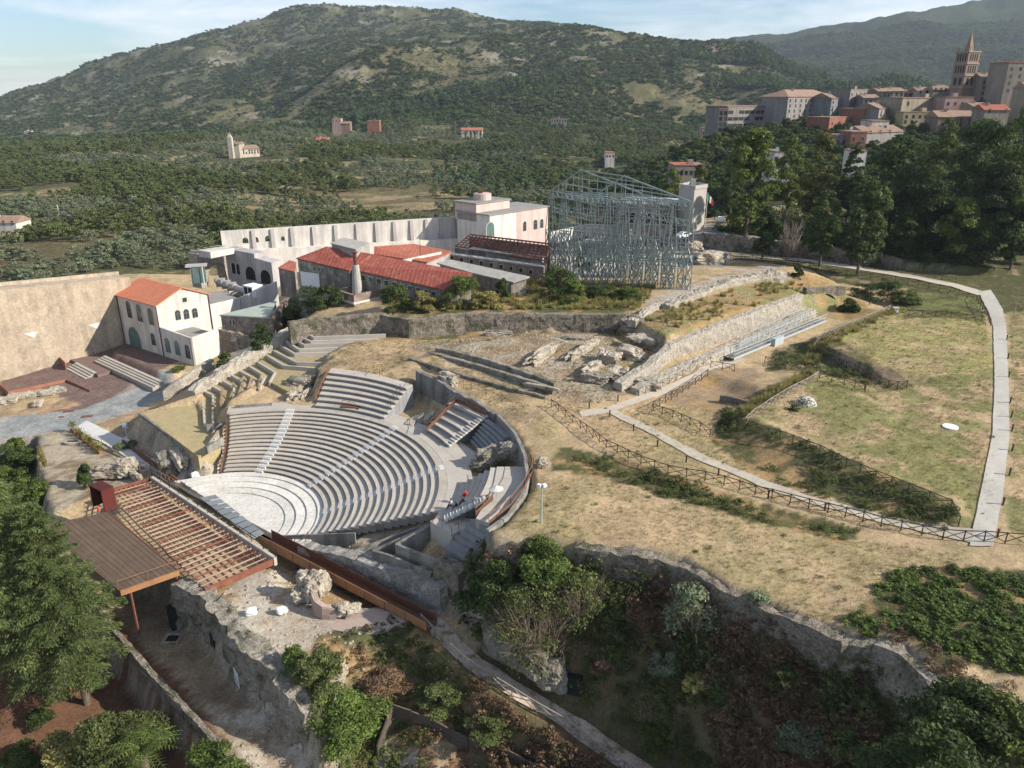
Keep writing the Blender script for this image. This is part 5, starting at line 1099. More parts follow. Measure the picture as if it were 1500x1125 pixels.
# --- red roofed sheds
M_red = tile_mat('faded_red_roof', (.33, .085, .06), (.24, .07, .05), math.atan2(u1[1], u1[0])+.5, .8, third=(.36, .13, .09), amt=.6)
M_redo = tile_mat('orange_red_roof', (.40, .13, .08), (.30, .09, .06), 0, .8, third=(.38, .16, .11), amt=.4)
M_wallr = mat('shabby_plaster', (.30, .26, .22), (.17, .145, .125), .7, .5, .4, fine=5, streak=.4, third=(.42, .38, .33), tscale=.5)
def slab(p4, th, m, name='roof', parent=None, **tg):
    V = [tuple(p) for p in p4]+[(p[0], p[1], p[2]-th) for p in p4]; n = len(p4)
    return MB().add(V, [tuple(range(n)), tuple(range(2*n-1, n-1, -1))]+[(i, n+i, n+(i+1) % n, (i+1) % n) for i in range(n)]).build(name, m, parent, **tg)
def under(parent, p4, inset, z0, m, name='wall'):
    c = np.mean([p[:2] for p in p4], 0); q = [lerp(c, p[:2], inset) for p in p4]; zs = [p[2]-.3 for p in p4]
    pl = [(a[0], a[1]) for a in q]; MB().prism(pl, z0, 0, 0, zs).build(name, m, parent)
r1 = empty('red_roof_shed', tuple(P(560, 430, 11)), 'long front shed under a single plane of faded red roofing', 'shed')
R1_ = [P(488, 388, 16.0), P(650, 424, 14.6), P(692, 400, 17.0), P(545, 372, 17.5)]
slab(R1_, .2, M_red, parent=r1); under(r1, R1_, .975, 9.5, M_wallr)
f1 = Face(lerp(np.mean([p for p in R1_], 0), R1_[0], .975), lerp(np.mean([p for p in R1_], 0), R1_[1], .975))
for i in range(13):
    winpx(r1, f1, 494+i*11.5, 395.5+i*2.62, 500.5+i*11.5, 403+i*2.5, arch=False, bars=False, fr=.06)
r2 = empty('red_roof_hall', tuple(P(470, 420, 9)), 'taller hall with a patched red roof and a grey clerestory', 'hall')
R2_ = [P(434, 378, 16.6), P(512, 396, 15.6), P(545, 372, 17.8), P(478, 361, 18.6)]
slab(R2_, .2, M_red, parent=r2); under(r2, R2_, .97, 7.0, M_wallr)
f2 = Face(lerp(np.mean(R2_, 0), R2_[0], .97), lerp(np.mean(R2_, 0), R2_[1], .97))
winpx(r2, f2, 441, 399.5, 468, 420, arch=False, bars=False, glass=M_wht, frame=M_plasg, name='whitewashed_panel', fr=.05)
for i in range(3): winpx(r2, f2, 458.5+i*6.2, 390+i*1.2, 463+i*6.2, 396+i*1.2, arch=False, bars=False, fr=.05)
cl = [P(482, 356, 19.2), P(522, 366, 18.8), P(545, 356, 19.2), P(502, 347, 19.6)]
ct_ = np.mean([p for p in cl], 0)
slab([lerp(ct_, p, .93) for p in cl], .2, M_asb, 'clerestory_roof', r2); under(r2, [lerp(ct_, p, .88) for p in cl], 1, 16.6, M_asb, 'clerestory_wall')
r3 = empty('low_red_roof', tuple(P(420, 395, 9)), 'small low lean-to with an orange red roof left of the hall', 'shed')
R3_ = [P(407, 392, 12.5), P(432, 398, 12.2), P(434, 384, 13.4), P(424, 381, 13.5)]; slab(R3_, .2, M_redo, parent=r3); under(r3, R3_, .95, 6.5, M_wallr)
r4 = empty('flat_red_roof', tuple(P(600, 375, 12)), 'wide flat pinkish red roof directly below the long white wall', 'shed')
R4_ = [P(548, 372, 16.5), P(625, 384, 15.5), P(662, 368, 15.7), P(606, 357, 16.4), P(548, 361, 17.5)]; slab(R4_, .25, M_redo, parent=r4); under(r4, R4_, .97, 11, M_plasg)
MB().wall(P(582, 383, 16.0), P(646, 367, 16.4), .3, 12, 16.1, 16.2).build('side_wall', M_plas, r4)
r5 = empty('fibre_roof_shed', tuple(P(720, 410, 12)), 'low shed with a rippled pale grey roof in front of the brown terraced wall', 'shed')
R5_ = [P(640, 385, 15.4), P(694, 400, 14.6), P(752, 413, 14.2), P(776, 405, 14.9), P(720, 394, 15.0), P(660, 380, 15.8)]; slab(R5_, .25, M_asb, parent=r5); under(r5, R5_, .93, 10.5, M_wallr)
r6 = empty('terraced_wall', tuple(P(740, 395, 12)), 'long brown brick wall with small dark openings and a pale coping', 'wall')
a, b = P(648, 378, 14.0), P(798, 402, 12.5); za, zb = ZT(a, 371), ZT(b, 391)
MB().wall(a, b, 1.2, 10.5, za, zb).build('wall', M_brick, r6); MB().wall(a, b, 1.6, (za+.003, zb+.003), za+.25, zb+.25).build('coping', M_asb, r6)
f6 = Face(a, b); f6.A = f6.A+f6.n*.6; f6.B = f6.B+f6.n*.6
for i in range(9): winpx(r6, f6, 659+i*14.5, 375+i*2.55, 664+i*14.5, 381+i*2.55, arch=False, bars=False, fr=.05, glass=M_dark)
r7 = empty('upper_terraced_wall', tuple(P(720, 370, 12)), 'second brown brick wall stepping up behind the pale coping', 'wall')
a, b = P(690, 372, 14.5), P(796, 386, 14.0); MB().wall(a, b, 1.2, 11, ZT(a, 364), ZT(b, 378)).build('wall', M_wallr, r7); MB().wall(a, b, 2.2, (ZT(a, 364)+.003, ZT(b, 378)+.003), ZT(a, 364)+.2, ZT(b, 378)+.2).build('coping', M_asb, r7)
# bare red rafters
rr = empty('rafter_frame', tuple(P(730, 360, 13)), 'roofless shed showing only its dark red rusty rafters', 'shed')
e0, e1, g0_, g1_ = P(667, 361, 15.5), P(800, 383, 15.0), P(688, 344, 18.0), P(806, 358, 17.6)
for i in range(22):
    a, b = lerp(e0, e1, i/21), lerp(g0_, g1_, i/21); MB().bar(a, b, .12).build('rafter', M_rust, rr)
for k in (0, .16, .33, .5, .66, .83, 1): mb = MB(); mb.bar(lerp(e0, g0_, k)+np.array([0, 0, .1]), lerp(e1, g1_, k)+np.array([0, 0, .1]), .10 if k % 1 else .2); mb.build('purlin', M_rust, rr)
for e, f_ in ((e0, e1), (g0_, g1_)): MB().wall(e, f_, .4, 11.5, e[2]-.3, f_[2]-.3).build('wall', M_wallr, rr)
# poles / rod
MB_ = MB(); q = P(616, 380, 15.4); MB_.bar(q, (q[0], q[1], ZT(q, 345)), .09, .04); tag(MB_.build('lightning_rod', M_pipe), 'thin rusty rod standing over the flat pinkish red roof', 'pole')
# --- long white wall with arches and piers
lw = empty('long_white_wall', tuple(P(500, 380, 9)), 'long blank white wall with regular piers and five small arched holes', 'wall')
pa_, pb_ = P(332, 408, 4), P(672, 372, 5)
za, zb = ZT(pa_, 339), ZT(pb_, 317.5); fl = Face(pa_, pb_)
holes = [(355, 348, 364, 357), (370, 347, 379, 355.5), (388.5, 345.5, 396, 354), (412, 346, 417.5, 353), (425, 345.5, 431.5, 352)]
# wall built in bays so that the arched holes are real openings
hq = []
for x0, y0, x1, y1 in holes:
    qa, _ = fl.hit(x0, 352); qb, _ = fl.hit(x1, 352); _, zt_ = fl.hit((x0+x1)/2, y0); _, zb2 = fl.hit((x0+x1)/2, y1); hq.append((qa, qb, zb2, zt_))
mbw = MB(); th_ = .9; top = lambda q: za+(zb-za)*q/fl.L
def quadw(q0, q1, z00, z01, z10, z11):
    V = [fl.at(q0, z00, 0), fl.at(q1, z10, 0), fl.at(q1, z11, 0), fl.at(q0, z01, 0), fl.at(q0, z00, -th_), fl.at(q1, z10, -th_), fl.at(q1, z11, -th_), fl.at(q0, z01, -th_)]
    mbw.add(V, [(0, 1, 2, 3), (7, 6, 5, 4), (0, 4, 5, 1), (1, 5, 6, 2), (2, 6, 7, 3), (3, 7, 4, 0)])
cur = 0
for qa, qb, z0_, z1_ in hq:
    quadw(cur, qa, 0, top(cur), 0, top(qa)); quadw(qa, qb, 0, z0_, 0, z0_); r = (qb-qa)/2; qm = (qa+qb)/2; ns = 10
    for i in range(ns):
        s0, s1 = qa+(qb-qa)*i/ns, qa+(qb-qa)*(i+1)/ns; f_ = lambda s: z1_-r+math.sqrt(max(r*r-(s-qm)**2, 0)); quadw(s0, s1, f_(s0), top(s0), f_(s1), top(s1))
    cur = qb
quadw(cur, fl.L, 0, top(cur), 0, top(fl.L)); mbw.build('wall', M_plas, lw)
for x in (371, 399, 428, 460, 492, 524, 552, 578, 603, 625, 646, 664):
    q, _ = fl.hit(x, 345); MB().add([*(fl.at(q+a, z, o) for a, o, z in ((-.45, .9, 6.5), (.45, .9, 6.5), (.45, .0, 6.5), (-.45, .0, 6.5), (-.45, .35, top(q)-.15), (.45, .35, top(q)-.15), (.45, 0, top(q)-.15), (-.45, 0, top(q)-.15)))], [(0, 3, 2, 1), (4, 5, 6, 7), (0, 1, 5, 4), (1, 2, 6, 5), (2, 3, 7, 6), (3, 0, 4, 7)]).build('pier', M_plasg, lw)
V = [fl.at(0, 0, 2.4), fl.at(fl.L, 2, 2.4), fl.at(fl.L, fl.hit(668, 345)[1]-.6, 2.4), fl.at(0, fl.hit(335, 362)[1]-.6, 2.4)]
MB().add([*V, *(v-np.array([*fl.n*2.5, 0]) for v in V)], [(0, 1, 2, 3), (7, 6, 5, 4), (0, 4, 5, 1), (1, 5, 6, 2), (2, 6, 7, 3), (3, 7, 4, 0)]).build('lower_ledge', M_plas, lw)
# arcaded wing in the shade
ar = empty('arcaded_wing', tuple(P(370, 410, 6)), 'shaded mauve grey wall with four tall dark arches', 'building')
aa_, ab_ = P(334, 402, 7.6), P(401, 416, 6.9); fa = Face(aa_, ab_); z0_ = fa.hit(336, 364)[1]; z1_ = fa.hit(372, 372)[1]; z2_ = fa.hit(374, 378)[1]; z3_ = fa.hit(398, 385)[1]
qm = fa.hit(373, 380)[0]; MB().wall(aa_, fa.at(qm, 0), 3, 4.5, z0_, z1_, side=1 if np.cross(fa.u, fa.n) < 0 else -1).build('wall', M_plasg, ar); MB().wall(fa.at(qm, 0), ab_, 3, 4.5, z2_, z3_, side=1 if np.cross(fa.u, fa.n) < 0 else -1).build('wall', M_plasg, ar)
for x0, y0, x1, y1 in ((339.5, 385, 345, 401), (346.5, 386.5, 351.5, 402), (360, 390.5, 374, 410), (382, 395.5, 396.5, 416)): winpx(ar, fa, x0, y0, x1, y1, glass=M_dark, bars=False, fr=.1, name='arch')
# broken arch ruin
ra = empty('ruined_arch', tuple(P(315, 405, 6)), 'broken masonry arch beyond the flat roof, green plants seen through it', 'ruin')
a, b = P(294, 410, 7), P(336, 400, 7); zt_ = ZT(a, 372); cx = lerp(a, b, .58); fq = Face(a, b); ns = 14; mbq = MB()
for i in range(ns):
    q0, q1 = fq.L*i/ns, fq.L*(i+1)/ns; c = fq.L*.6; r = 2.6
    f_ = lambda s: 6+1.4+math.sqrt(max(r*r-(s-c)**2, 0)) if abs(s-c) < r else 5
    j = .5*math.sin(i*2.1)
    V = [fq.at(q0, f_(q0), 0), fq.at(q1, f_(q1), 0), fq.at(q1, zt_+j-.0, 0), fq.at(q0, zt_+j, 0)]; V += [v-np.array([*fq.n*3, 0]) for v in V]
    mbq.add(V, [(0, 1, 2, 3), (7, 6, 5, 4), (0, 4, 5, 1), (1, 5, 6, 2), (2, 6, 7, 3), (3, 7, 4, 0)])
mbq.build('masonry', M_rubp, ra); MB().wall(P(300, 375, 13), P(335, 368, 13), 4, zt_-.2, zt_+1.2, zt_+1.0).build('upper_slab', M_plas, ra)
# --- pink flat roofed building
pk = empty('pink_building', tuple(P(740, 370, 11)), 'pale pink and white flat roofed building with a round drum on its roof', 'building')
pkz = 17.5; q0 = P(671, 372, 5.6); q1 = P(718, 381, 5.6); q2 = P(802, 356, 7)
zt_ = ZT(q1, 312); 
fA = Face(q0, q1); fB = Face(q1, q2); ztA = ZT(q0, 311); ztB = ZT(q1, 314.5); ztC = ZT(q2, 304)
zt_ = (ztA+ztB)/2
top0 = P(671, 311, zt_); top1 = P(719, 315, zt_); top2 = P(803, 303.5, zt_); top3 = P(742, 298, zt_)
body = [q[:2] for q in (q0, q1, q2, q0+(q2-q1)*1.0)]
MB().prism(body, 2, zt_-.02).build('wall', M_plas, pk)
roof = [lerp(np.mean(body, 0), b, 1.04) for b in body]; MB().prism(roof, zt_, zt_+.28).build('roof', M_flat, pk)
f5 = Face(q1, q2); qs = f5.hit(757, 340)[0]; MB().wall(f5.at(qs, 0, .03), f5.at(f5.L-.05, 0, .03), .12, 3, zt_-.15).build('pink_wall', M_pinkp, pk)
f5.A = f5.A+f5.n*.1
for x0, y0, x1, y1 in ((712.5, 325.5, 724, 347),): winpx(pk, f5, x0, y0, x1, y1, glass=M_glassg, name='arched_door')
for x0, y0, x1, y1 in ((766, 324, 771, 338.5), (781.5, 321.5, 787, 336), (791, 320.5, 796, 334)): winpx(pk, f5, x0, y0, x1, y1)
_q3 = q0+(q2-q1); up = [q0+(_q3-q0)*a_+(q1-q0)*b_ for a_, b_ in ((.0, -.06), (.0, .6), (.55, .6), (.55, -.06))]
MB().prism([p[:2] for p in up], zt_-2, zt_+2.4).build('upper_storey', M_pinkp, pk); MB().prism([lerp(np.mean([p[:2] for p in up], 0), p[:2], 1.06) for p in up], zt_+2.41, zt_+2.75).build('upper_roof', M_flat, pk)
q = np.mean(up, 0); MB().bar((q[0], q[1], zt_+2.7), (q[0], q[1], zt_+4.4), 2.4, n=20).build('drum', M_pinkp, pk); MB().box((q[0]-.6, q[1], zt_+4.7), (1.3, 1.3, 1.0)).build('chimney', M_pipe, pk)
# block above the scaffold level: white parapet yard
yw = empty('white_yard_wall', tuple(P(860, 345, 13)), 'low white walled yard seen through the steel truss', 'wall')
for a, b, y0_, y1_ in (((806, 352), (858, 340), 340, 328), ((858, 340), (922, 342), 328, 330), ((922, 342), (924, 352), 330, 338)):
    A_, B_ = P(*a, 12.5), P(*b, 12.5); MB().wall(A_, B_, .4, 11.5, ZT(A_, y0_), ZT(B_, y1_)).build('wall', M_plas, yw)
gl = empty('glass_roof_hall', tuple(P(950, 320, 14)), 'long flat hall with a bright metal roof behind the steel truss', 'building')
A_, B_, C_, D_ = P(902, 296, 21), P(985, 300, 21), P(1000, 292, 21), P(925, 287, 21)
MB().prism([p[:2] for p in (A_, B_, C_, D_)], 12, 20.8).build('wall', M_wallr, gl); MB().prism([lerp(np.mean([p[:2] for p in (A_, B_, C_, D_)], 0), p[:2], 1.04) for p in (A_, B_, C_, D_)], 20.8, 21.1).build('roof', mat('pale_metal_roof', (.55, .56, .57), (.42, .43, .44), 1, .3, .1, rough=.4), gl)
fG = Face(A_, B_)
for i in range(6): window(gl, fG, 2.5+i*(fG.L-4)/5, 16, 2.2, 2.6, False, bars=False, glass=M_dark)
# pale tower block
tb = empty('tower_block', tuple(P(1010, 340, 13)), 'plain pale grey concrete tower block with a roof parapet beside the steel truss', 'tower')
t0, t1, t2, t3 = P(990, 342, 13.5), P(1012, 346, 13.5), P(1030, 342, 13.5), P(1005, 337, 13.5); zt_ = ZT(t1, 272)
tt = [t0[:2], t1[:2], t2[:2], t3[:2]]; ctr = np.mean(tt, 0); M_tb = mat('tower_render', (.44, .41, .365), (.37, .345, .31), .3, .3, .2, fine=4)
MB().prism(tt, 8, zt_-.9).build('wall', M_tb, tb)
for i in range(4): MB().wall(tt[i], tt[(i+1) % 4], .35, zt_-.9, zt_).build('parapet', M_plasg, tb)
MB().box((ctr[0], ctr[1], zt_-.1), (1.2, 1.2, 2.4)).build('roof_vent', M_green, tb)
# car on the lane
def car(p, rz, body_m, label, group=None, van=False):
    t = empty('parked_car', p, label, 'car', group, rz=rz); L0, W0, H0 = (4.3, 1.75, 1.5)
    import bmesh
    prof = [(-2.1, .35), (-2.15, .8), (-1.75, .95), (-1.1, 1.42), (.6, 1.45), (1.25, .98), (2.0, .82), (2.15, .5), (2.1, .3)]
    V = []; 
    for y, s_ in ((-.87, 1), (.87, 1)):
        for a, z in prof: V.append((a, y*(.86 if z > 1.1 else 1), z))
    n = len(prof); F = [tuple(range(n)), tuple(range(2*n-1, n-1, -1))]+[(i, n+i, n+(i+1) % n, (i+1) % n) for i in range(n)]
    me = bpy.data.meshes.new('body'); me.from_pydata(V, [], F); o = link('body', me, body_m, t, False)
    for y in (-.80, .80):
        W_ = [(-1.05, y*1.01, 1.0), (.95, y*1.01, 1.0), (.5, y*.97, 1.36), (-.95, y*.97, 1.36)]; me = bpy.data.meshes.new('side_window'); me.from_pydata([(a, b+(-.06 if b < 0 else .06), c) for a, b, c in W_], [], [(0, 1, 2, 3)]); link('side_window', me, M_glassd, t, False)
    me = bpy.data.meshes.new('windscreen'); me.from_pydata([(1.24, -.68, 1.02), (1.24, .68, 1.02), (.66, .62, 1.42), (.66, -.62, 1.42)], [], [(0, 1, 2, 3)]); link('windscreen', me, M_glassd, t, False)
    for x in (-1.3, 1.35):
        for y in (-.8, .8):
            m2 = MB(); m2.bar((x, y-.1, .32), (x, y+.1, .32), .32, n=14); w2 = bpy.data.meshes.new('wheel'); w2.from_pydata(m2.v, [], m2.f); link('wheel', w2, M_dark, t, False)
    return t
q = P(1003, 351, 13.0); car((q[0], q[1], hz(q[0], q[1])+.05), .4, mat('car_white', (.75, .76, .77), (.7, .71, .72), 1, .05, 0, rough=.3, spec=.5), 'white car parked on the lane below the tower block')
q = P(1056, 322, 15); car((q[0], q[1], hz(q[0], q[1])+.05), 1.2, M_wht, 'small pale car half hidden at the trees above the ruined wall')
# flag by the tower block
fg_ = empty('flag_pole', tuple(P(1033, 335, 14)), 'flag pole with a drooping green and white flag beside the tower block', 'flag')
q = P(1032, 340, 13.5); zt_ = ZT(q, 282); MB().bar(q, (q[0], q[1], zt_), .07).build('pole', M_wht, fg_)
for i, m_ in enumerate((mat('flag_green', (.05, .25, .12)), M_wht, mat('flag_red', (.4, .06, .05)))):
    a = .1+i*.5; MB().add([(q[0]+a, q[1], zt_-.2-a), (q[0]+a+.5, q[1]+.05, zt_-.7-a), (q[0]+a+.5, q[1]+.05, zt_-2.2-a), (q[0]+a, q[1], zt_-1.9-a)], [(0, 1, 2, 3)]).build('cloth_band', m_, fg_)
# --- brick square: steps, corten kerbs
def steps(p, q, dirv, n, rise, run, m, label, z0):
    t = empty('square_steps', (*p[:2], z0), label, 'steps')
    for i in range(n):
        a, b = p[:2]+dirv*run*i, q[:2]+dirv*run*i; MB().prism([a, b, b+dirv*run*1.02, a+dirv*run*1.02], z0-1.5, z0+rise*(n-i-0)).build('step', m, t)
M_stp = mat('pale_step_stone', (.42, .38, .32), (.33, .30, .26), 1, .3, .1)
steps(P(154, 519, -.0), P(240, 557, -.0), -v1, 4, .16, .55, M_stp, 'long flight of four pale steps in front of the white building', -.85)
steps(P(113, 532, -1.2), P(142, 547, -1.2), -v1, 5, .18, .55, M_stp, 'short flight of pale steps in the middle of the brick square', -1.9)
mb = MB(); mb.prism([P(x, y, -1.0)[:2] for x, y in ((92, 522), (108, 529), (143, 549), (173, 540), (160, 524), (112, 514))], -2.4, -1.02); tag(mb.build('brick_platform', mat('brick_paving', (.19, .13, .11), (.14, .10, .09), .8, .3, .1)), 'raised brick paved platform between the two flights of steps', 'platform')
def kerbw(pts_, z, h, label): mb = MB(); [mb.wall(P(*a, z), P(*b, z), .12, z-1, z+h) for a, b in zip(pts_, pts_[1:])]; tag(mb.build('rusty_kerb', mat('rust_pink', (.33, .15, .10), (.24, .10, .07), 1, .3, .1)), label, 'kerb')
kerbw([(72, 517), (97, 540)], -1.4, 1.3, 'slanting rusty parapet beside the short steps')
kerbw([(0, 566), (13, 578), (98, 560), (133, 576)], -2.0, .6, 'rusty kerb round the pale foundation stones')
kerbw([(13, 578), (14, 590)], -2.0, .4, 'short rusty kerb end near the picture edge'); kerbw([(56, 605), (96, 596), (126, 576)], -2.0, .1, 'low rusty strip between dry earth and brick paving')
for i, (x, y) in enumerate(((101, 603), (128, 611), (90, 611))):
    q = P(x, y, -2); z = hz(q[0], q[1])+.03; tag(MB().box((q[0], q[1], z), (1.6 if i < 2 else .8, .9 if i < 2 else .5, .06), .25).build('drain_cover', M_cort), ('rusty drain cover in the middle of the grey road', 'larger rusty drain cover nearest the white ramp', 'smallest rusty drain cover on the grey road')[i], 'drain cover')
# ------------------------------------------------------------------ steel truss structure
M_steel = mat('blue_grey_steel', (.30, .345, .32), (.17, .21, .20), 1.2, .3, 0, rough=.5, spec=.4)
ss_ = empty('steel_truss', tuple(P(910, 410, 12)), 'tall blue grey steel truss structure with a peaked open roof standing on the ruins', 'steel structure')
fl0, fr0 = P(862, 412, 12.2), P(1001, 424, 12.2); uu = (fr0-fl0)[:2]; LW = np.linalg.norm(uu); uu /= LW; vv = (P(806, 391, 12.4)-fl0)[:2]; DEP = np.linalg.norm(vv); vv /= DEP
zt_r = ZT(fr0, 297); zt_l = ZT(fl0, 291); NU, NV = 6, 3
zpk = ZT(np.array([*(fl0[:2]+uu*LW*.33), 12]), 258)
def sp(u, v, z): p = fl0[:2]+uu*LW*u+vv*DEP*v; return np.array([p[0], p[1], z])
def zt2(u): return lerp(zt_l, zt_r, u)
lev = lambda u: [11.6, 14.6, 17.4, 20.2]
for i in range(NU+1):
    for j in range(NV+1):
        if 0 < j < NV and i not in (0, NU): continue
        u, v = i/NU-.0, j/NV; mb = MB(); ztt = zt2(u); w_ = .75; zl = [11.2+k*(20.0-11.2)/3 for k in range(4)]
        cs = [(-w_, -w_), (w_, -w_), (w_, w_), (-w_, w_)]
        def c3(k, z, sh=1): a, b = cs[k % 4]; p = sp(u, v, z); return p+np.array([*(uu*a*sh+vv*b*sh), 0])
        for k in range(4):
            mb.bar(c3(k, 11.2), c3(k, 20), .11)
            for q in range(3):
                mb.bar(c3(k, zl[q]), c3(k+1, zl[q+1]), .08); mb.bar(c3(k+1, zl[q]), c3(k, zl[q+1]), .08); mb.bar(c3(k, zl[q+1]), c3(k+1, zl[q+1]), .08)
            mb.bar(c3(k, 20), c3(k, ztt, .35), .095)
        for z in (ztt-5.2, ztt-2.6, ztt): 
            for k in range(4): mb.bar(c3(k, z, .5), c3(k+1, z, .5), .06)
        mb.build('tower_frame', M_steel, ss_)
        p = sp(u, v, 11.0); MB().box((p[0], p[1], 10.9), (2.0, 1.6, 1.1), math.atan2(uu[1], uu[0])).build('concrete_footing', M_plas, ss_)
def truss(a, b, h, n, r=.09):
    mb = MB(); a, b = np.array(a), np.array(b); dz = np.array([0, 0, h])
    mb.bar(a, b, r*1.1); mb.bar(a-dz, b-dz, r)
    for k in range(n):
        p, q = lerp(a, b, k/n), lerp(a, b, (k+1)/n); m_ = (p+q)/2; mb.bar(p, m_-dz, r*.6); mb.bar(m_-dz, q, r*.6)
    mb.build('truss_beam', M_steel, ss_)
for j in range(NV+1):
    for z_, h in (((0, 1.3), (-3.2, .9), (-6.4, .9)) if j in (0, NV) else ((0, 1.),)): truss(sp(0, j/NV, zt_l+z_), sp(1, j/NV, zt_r+z_), h, 14)
    truss(sp(0, j/NV, 17.4), sp(1, j/NV, 17.4), 1.0, 14, .07)
for i in range(NU+1):
    u = i/NU
    for z_ in ((0, -3.2) if i in (0, NU) else (0,)): truss(sp(u, 0, zt2(u)+z_), sp(u, 1, zt2(u)+z_), .9, 8)
for j in (0, NV):
    v = j/NV; mb = MB(); pk_ = sp(.33, v, zpk); mb.bar(sp(0, v, zt_l+.2), pk_, .16); mb.bar(pk_, sp(1, v, zt_r+.2), .18)
    for k in range(1, 7): u = .33+.67*k/7; mb.bar(sp(u, v, zt2(u)), sp(u, v, lerp(zpk, zt_r, (u-.33)/.67)), .07)
    for k in range(1, 4): u = .33*k/4; mb.bar(sp(u, v, zt2(u)), sp(u, v, lerp(zt_l, zpk, u/.33)), .07)
    for o in (-.02, .02): mb.bar(sp(.33+o, v, zt2(.33)), sp(.33+o, v, zpk), .09)
    mb.build('gable_frame', M_steel, ss_)
for u in (0, .12, .22, .33, .5, .67, .84, 1):
    z = lerp(zt_l, zpk, u/.33) if u <= .33 else lerp(zpk, zt_r, (u-.33)/.67)
    MB().bar(sp(u, 0, z), sp(u, 1, z), .11).build('roof_beam', M_steel, ss_)
# ------------------------------------------------------------------ light metal gangway to the tunnel
gwy = empty('metal_gangway', tuple(P(1140, 490, 9)), 'pale blue metal gangway with railings leading to the dark tunnel mouth', 'gangway')
ga, gb_, gc = P(1068, 522, 8.9), P(1124, 499, 9.2), P(1204, 466, 9.0); dg = (gc-ga)[:2]; dg /= np.linalg.norm(dg); ng = np.array([-dg[1], dg[0]])
M_gm = mat('pale_blue_metal', (.40, .44, .46), (.30, .34, .36), 2, .2, 0, rough=.4)
MB().wall(ga, gc, 1.7, (8.62, 8.68), 8.75, 8.8).build('deck', M_conc, gwy)
for s_ in (-.85, .85):
    A_, B_ = np.array([*(ga[:2]+ng*s_), 8.75]), np.array([*(gc[:2]+ng*s_), 8.8]); rail('side_rail', [A_, B_], 1.1, M_gm, gwy, every=1.8, r=.06, bars=2); MB().wall(A_, B_, .05, 8.5, 8.86).build('side_beam', M_gm, gwy)
A_, B_ = P(1082, 512, 9.2), P(1186, 462, 9.6); rail('side_rail', [A_, B_], 1.1, M_gm, gwy, every=2, r=.06, bars=2); rail('side_rail', [A_+np.array([0, 1.6, .4]), B_+np.array([0, 1.6, .2])], 1.0, M_gm, gwy, every=2.2, r=.04)
q = lerp(ga, gc, .42); MB().box((q[0]+ng[0]*-1.0, q[1]+ng[1]*-1.0, 8.4), (2.8, .8, 2.2), math.atan2(dg[1], dg[0])).build('landing_box', M_gm, gwy)
# ------------------------------------------------------------------ rustic fences with crossed braces
M_fw = mat('dark_fence_wood', (.085, .06, .04), (.05, .038, .028), 2, .5, .2)
M_fl = mat('bleached_fence_wood', (.36, .32, .26), (.22, .19, .15), 2, .5, .2)
def fence(label, px, z, h=1.15, every=1.75, m=None, name='rustic_fence', r=.05, group='rustic fences with crossed braces'):
    m = m or M_fw; W = [P(q[0], q[1], q[2] if len(q) > 2 else z)[:2] for q in px]; W = [np.array([p[0], p[1], hz(*p)]) for p in W]
    t = empty(name, tuple(W[0]), label, 'fence', group); t['category'] = 'fence'
    prev = None; up = np.array([0, 0, 1.])
    P_ = []
    for a, b in zip(W, W[1:]):
        n = max(1, int(round(np.linalg.norm((b-a)[:2])/every)))
        for i in range(n+(1 if b is W[-1] else 0)):
            q = lerp(a, b, i/n)[:2]; P_.append(np.array([q[0], q[1], hz(*q)-.05]))
    for i, q in enumerate(P_):
        lean = np.array([random.uniform(-.05, .05), random.uniform(-.05, .05), 0]); P_[i] = (q, q+up*(h+random.uniform(-.04, .06))+lean)
        MB().bar(q-up*.3, P_[i][1]+up*.05, r*1.25, r).build('post', m, t)
    for (q0, t0_), (q1, t1_) in zip(P_, P_[1:]):
        mb = MB(); mb.bar(t0_-up*.03, t1_-up*.03, r); mb.bar(q0+up*.2, t1_-up*.1, r*.72); mb.bar(q1+up*.2, t0_-up*.1, r*.72); mb.build('cross_rail', m, t)
    return t
fence('long dark fence from the theatre corner down the footpath to the picture edge', [(808, 597), (818, 603), (850, 627), (888, 656), (920, 672), (978, 695), (1060, 712), (1130, 731), (1212, 752), (1290, 772), (1380, 793), (1500, 808)], 8)
fence('dark fence along the lower edge of the lawn above the scrub bank', [(1092, 622), (1142, 641), (1200, 663), (1260, 688), (1330, 716), (1394, 741), (1407, 757)], 9.5)
fence('pale topped fence climbing from the lawn corner', [(1092, 619), (1130, 594), (1198, 555)], 9.6, m=M_fl)
fence('short dark fence on the middle edge of the lawn', [(1200, 555), (1236, 565), (1267, 574), (1266, 570)], 9.6)
fence('dark fence on the upper edge of the lawn', [(1195, 505), (1230, 520), (1290, 548), (1328, 568)], 9.6)
fence('pale topped fence at the far side of the lawn', [(1195, 502), (1240, 482), (1303, 456)], 9.6, m=M_fl)
fence('far dark fence closing the lawn near the woods', [(1312, 461), (1370, 464), (1438, 470)], 9.8, every=2.2)
fence('dark fence of the excavated pit beside the gravel path', [(955, 602), (985, 612), (1010, 624), (1040, 640)], 8)
fence('short fence on the upper side of the excavated pit', [(1040, 545), (1075, 548)], 8, m=M_fw)
fence('dark fence along the head of the scrub trench', [(1120, 532), (1150, 540), (1195, 548)], 8.2)
fence('fence along the inner side of the gravel path to the gangway', [(957, 600), (975, 588), (1000, 572), (1036, 553)], 8)
fence('pale fence between the rubble bank and the gravel path', [(932, 578), (960, 570), (1000, 552), (1040, 535), (1070, 520)], 8.2, m=M_fl)
fence('fence along the far curved path below the woods', [(1070, 380, 11.7), (1150, 389, 11.3), (1240, 400, 11), (1330, 413, 10.7), (1392, 426, 10.4), (1430, 440, 10.1), (1446, 462, 9.9), (1450, 478, 9.8)], 11, every=2.3)
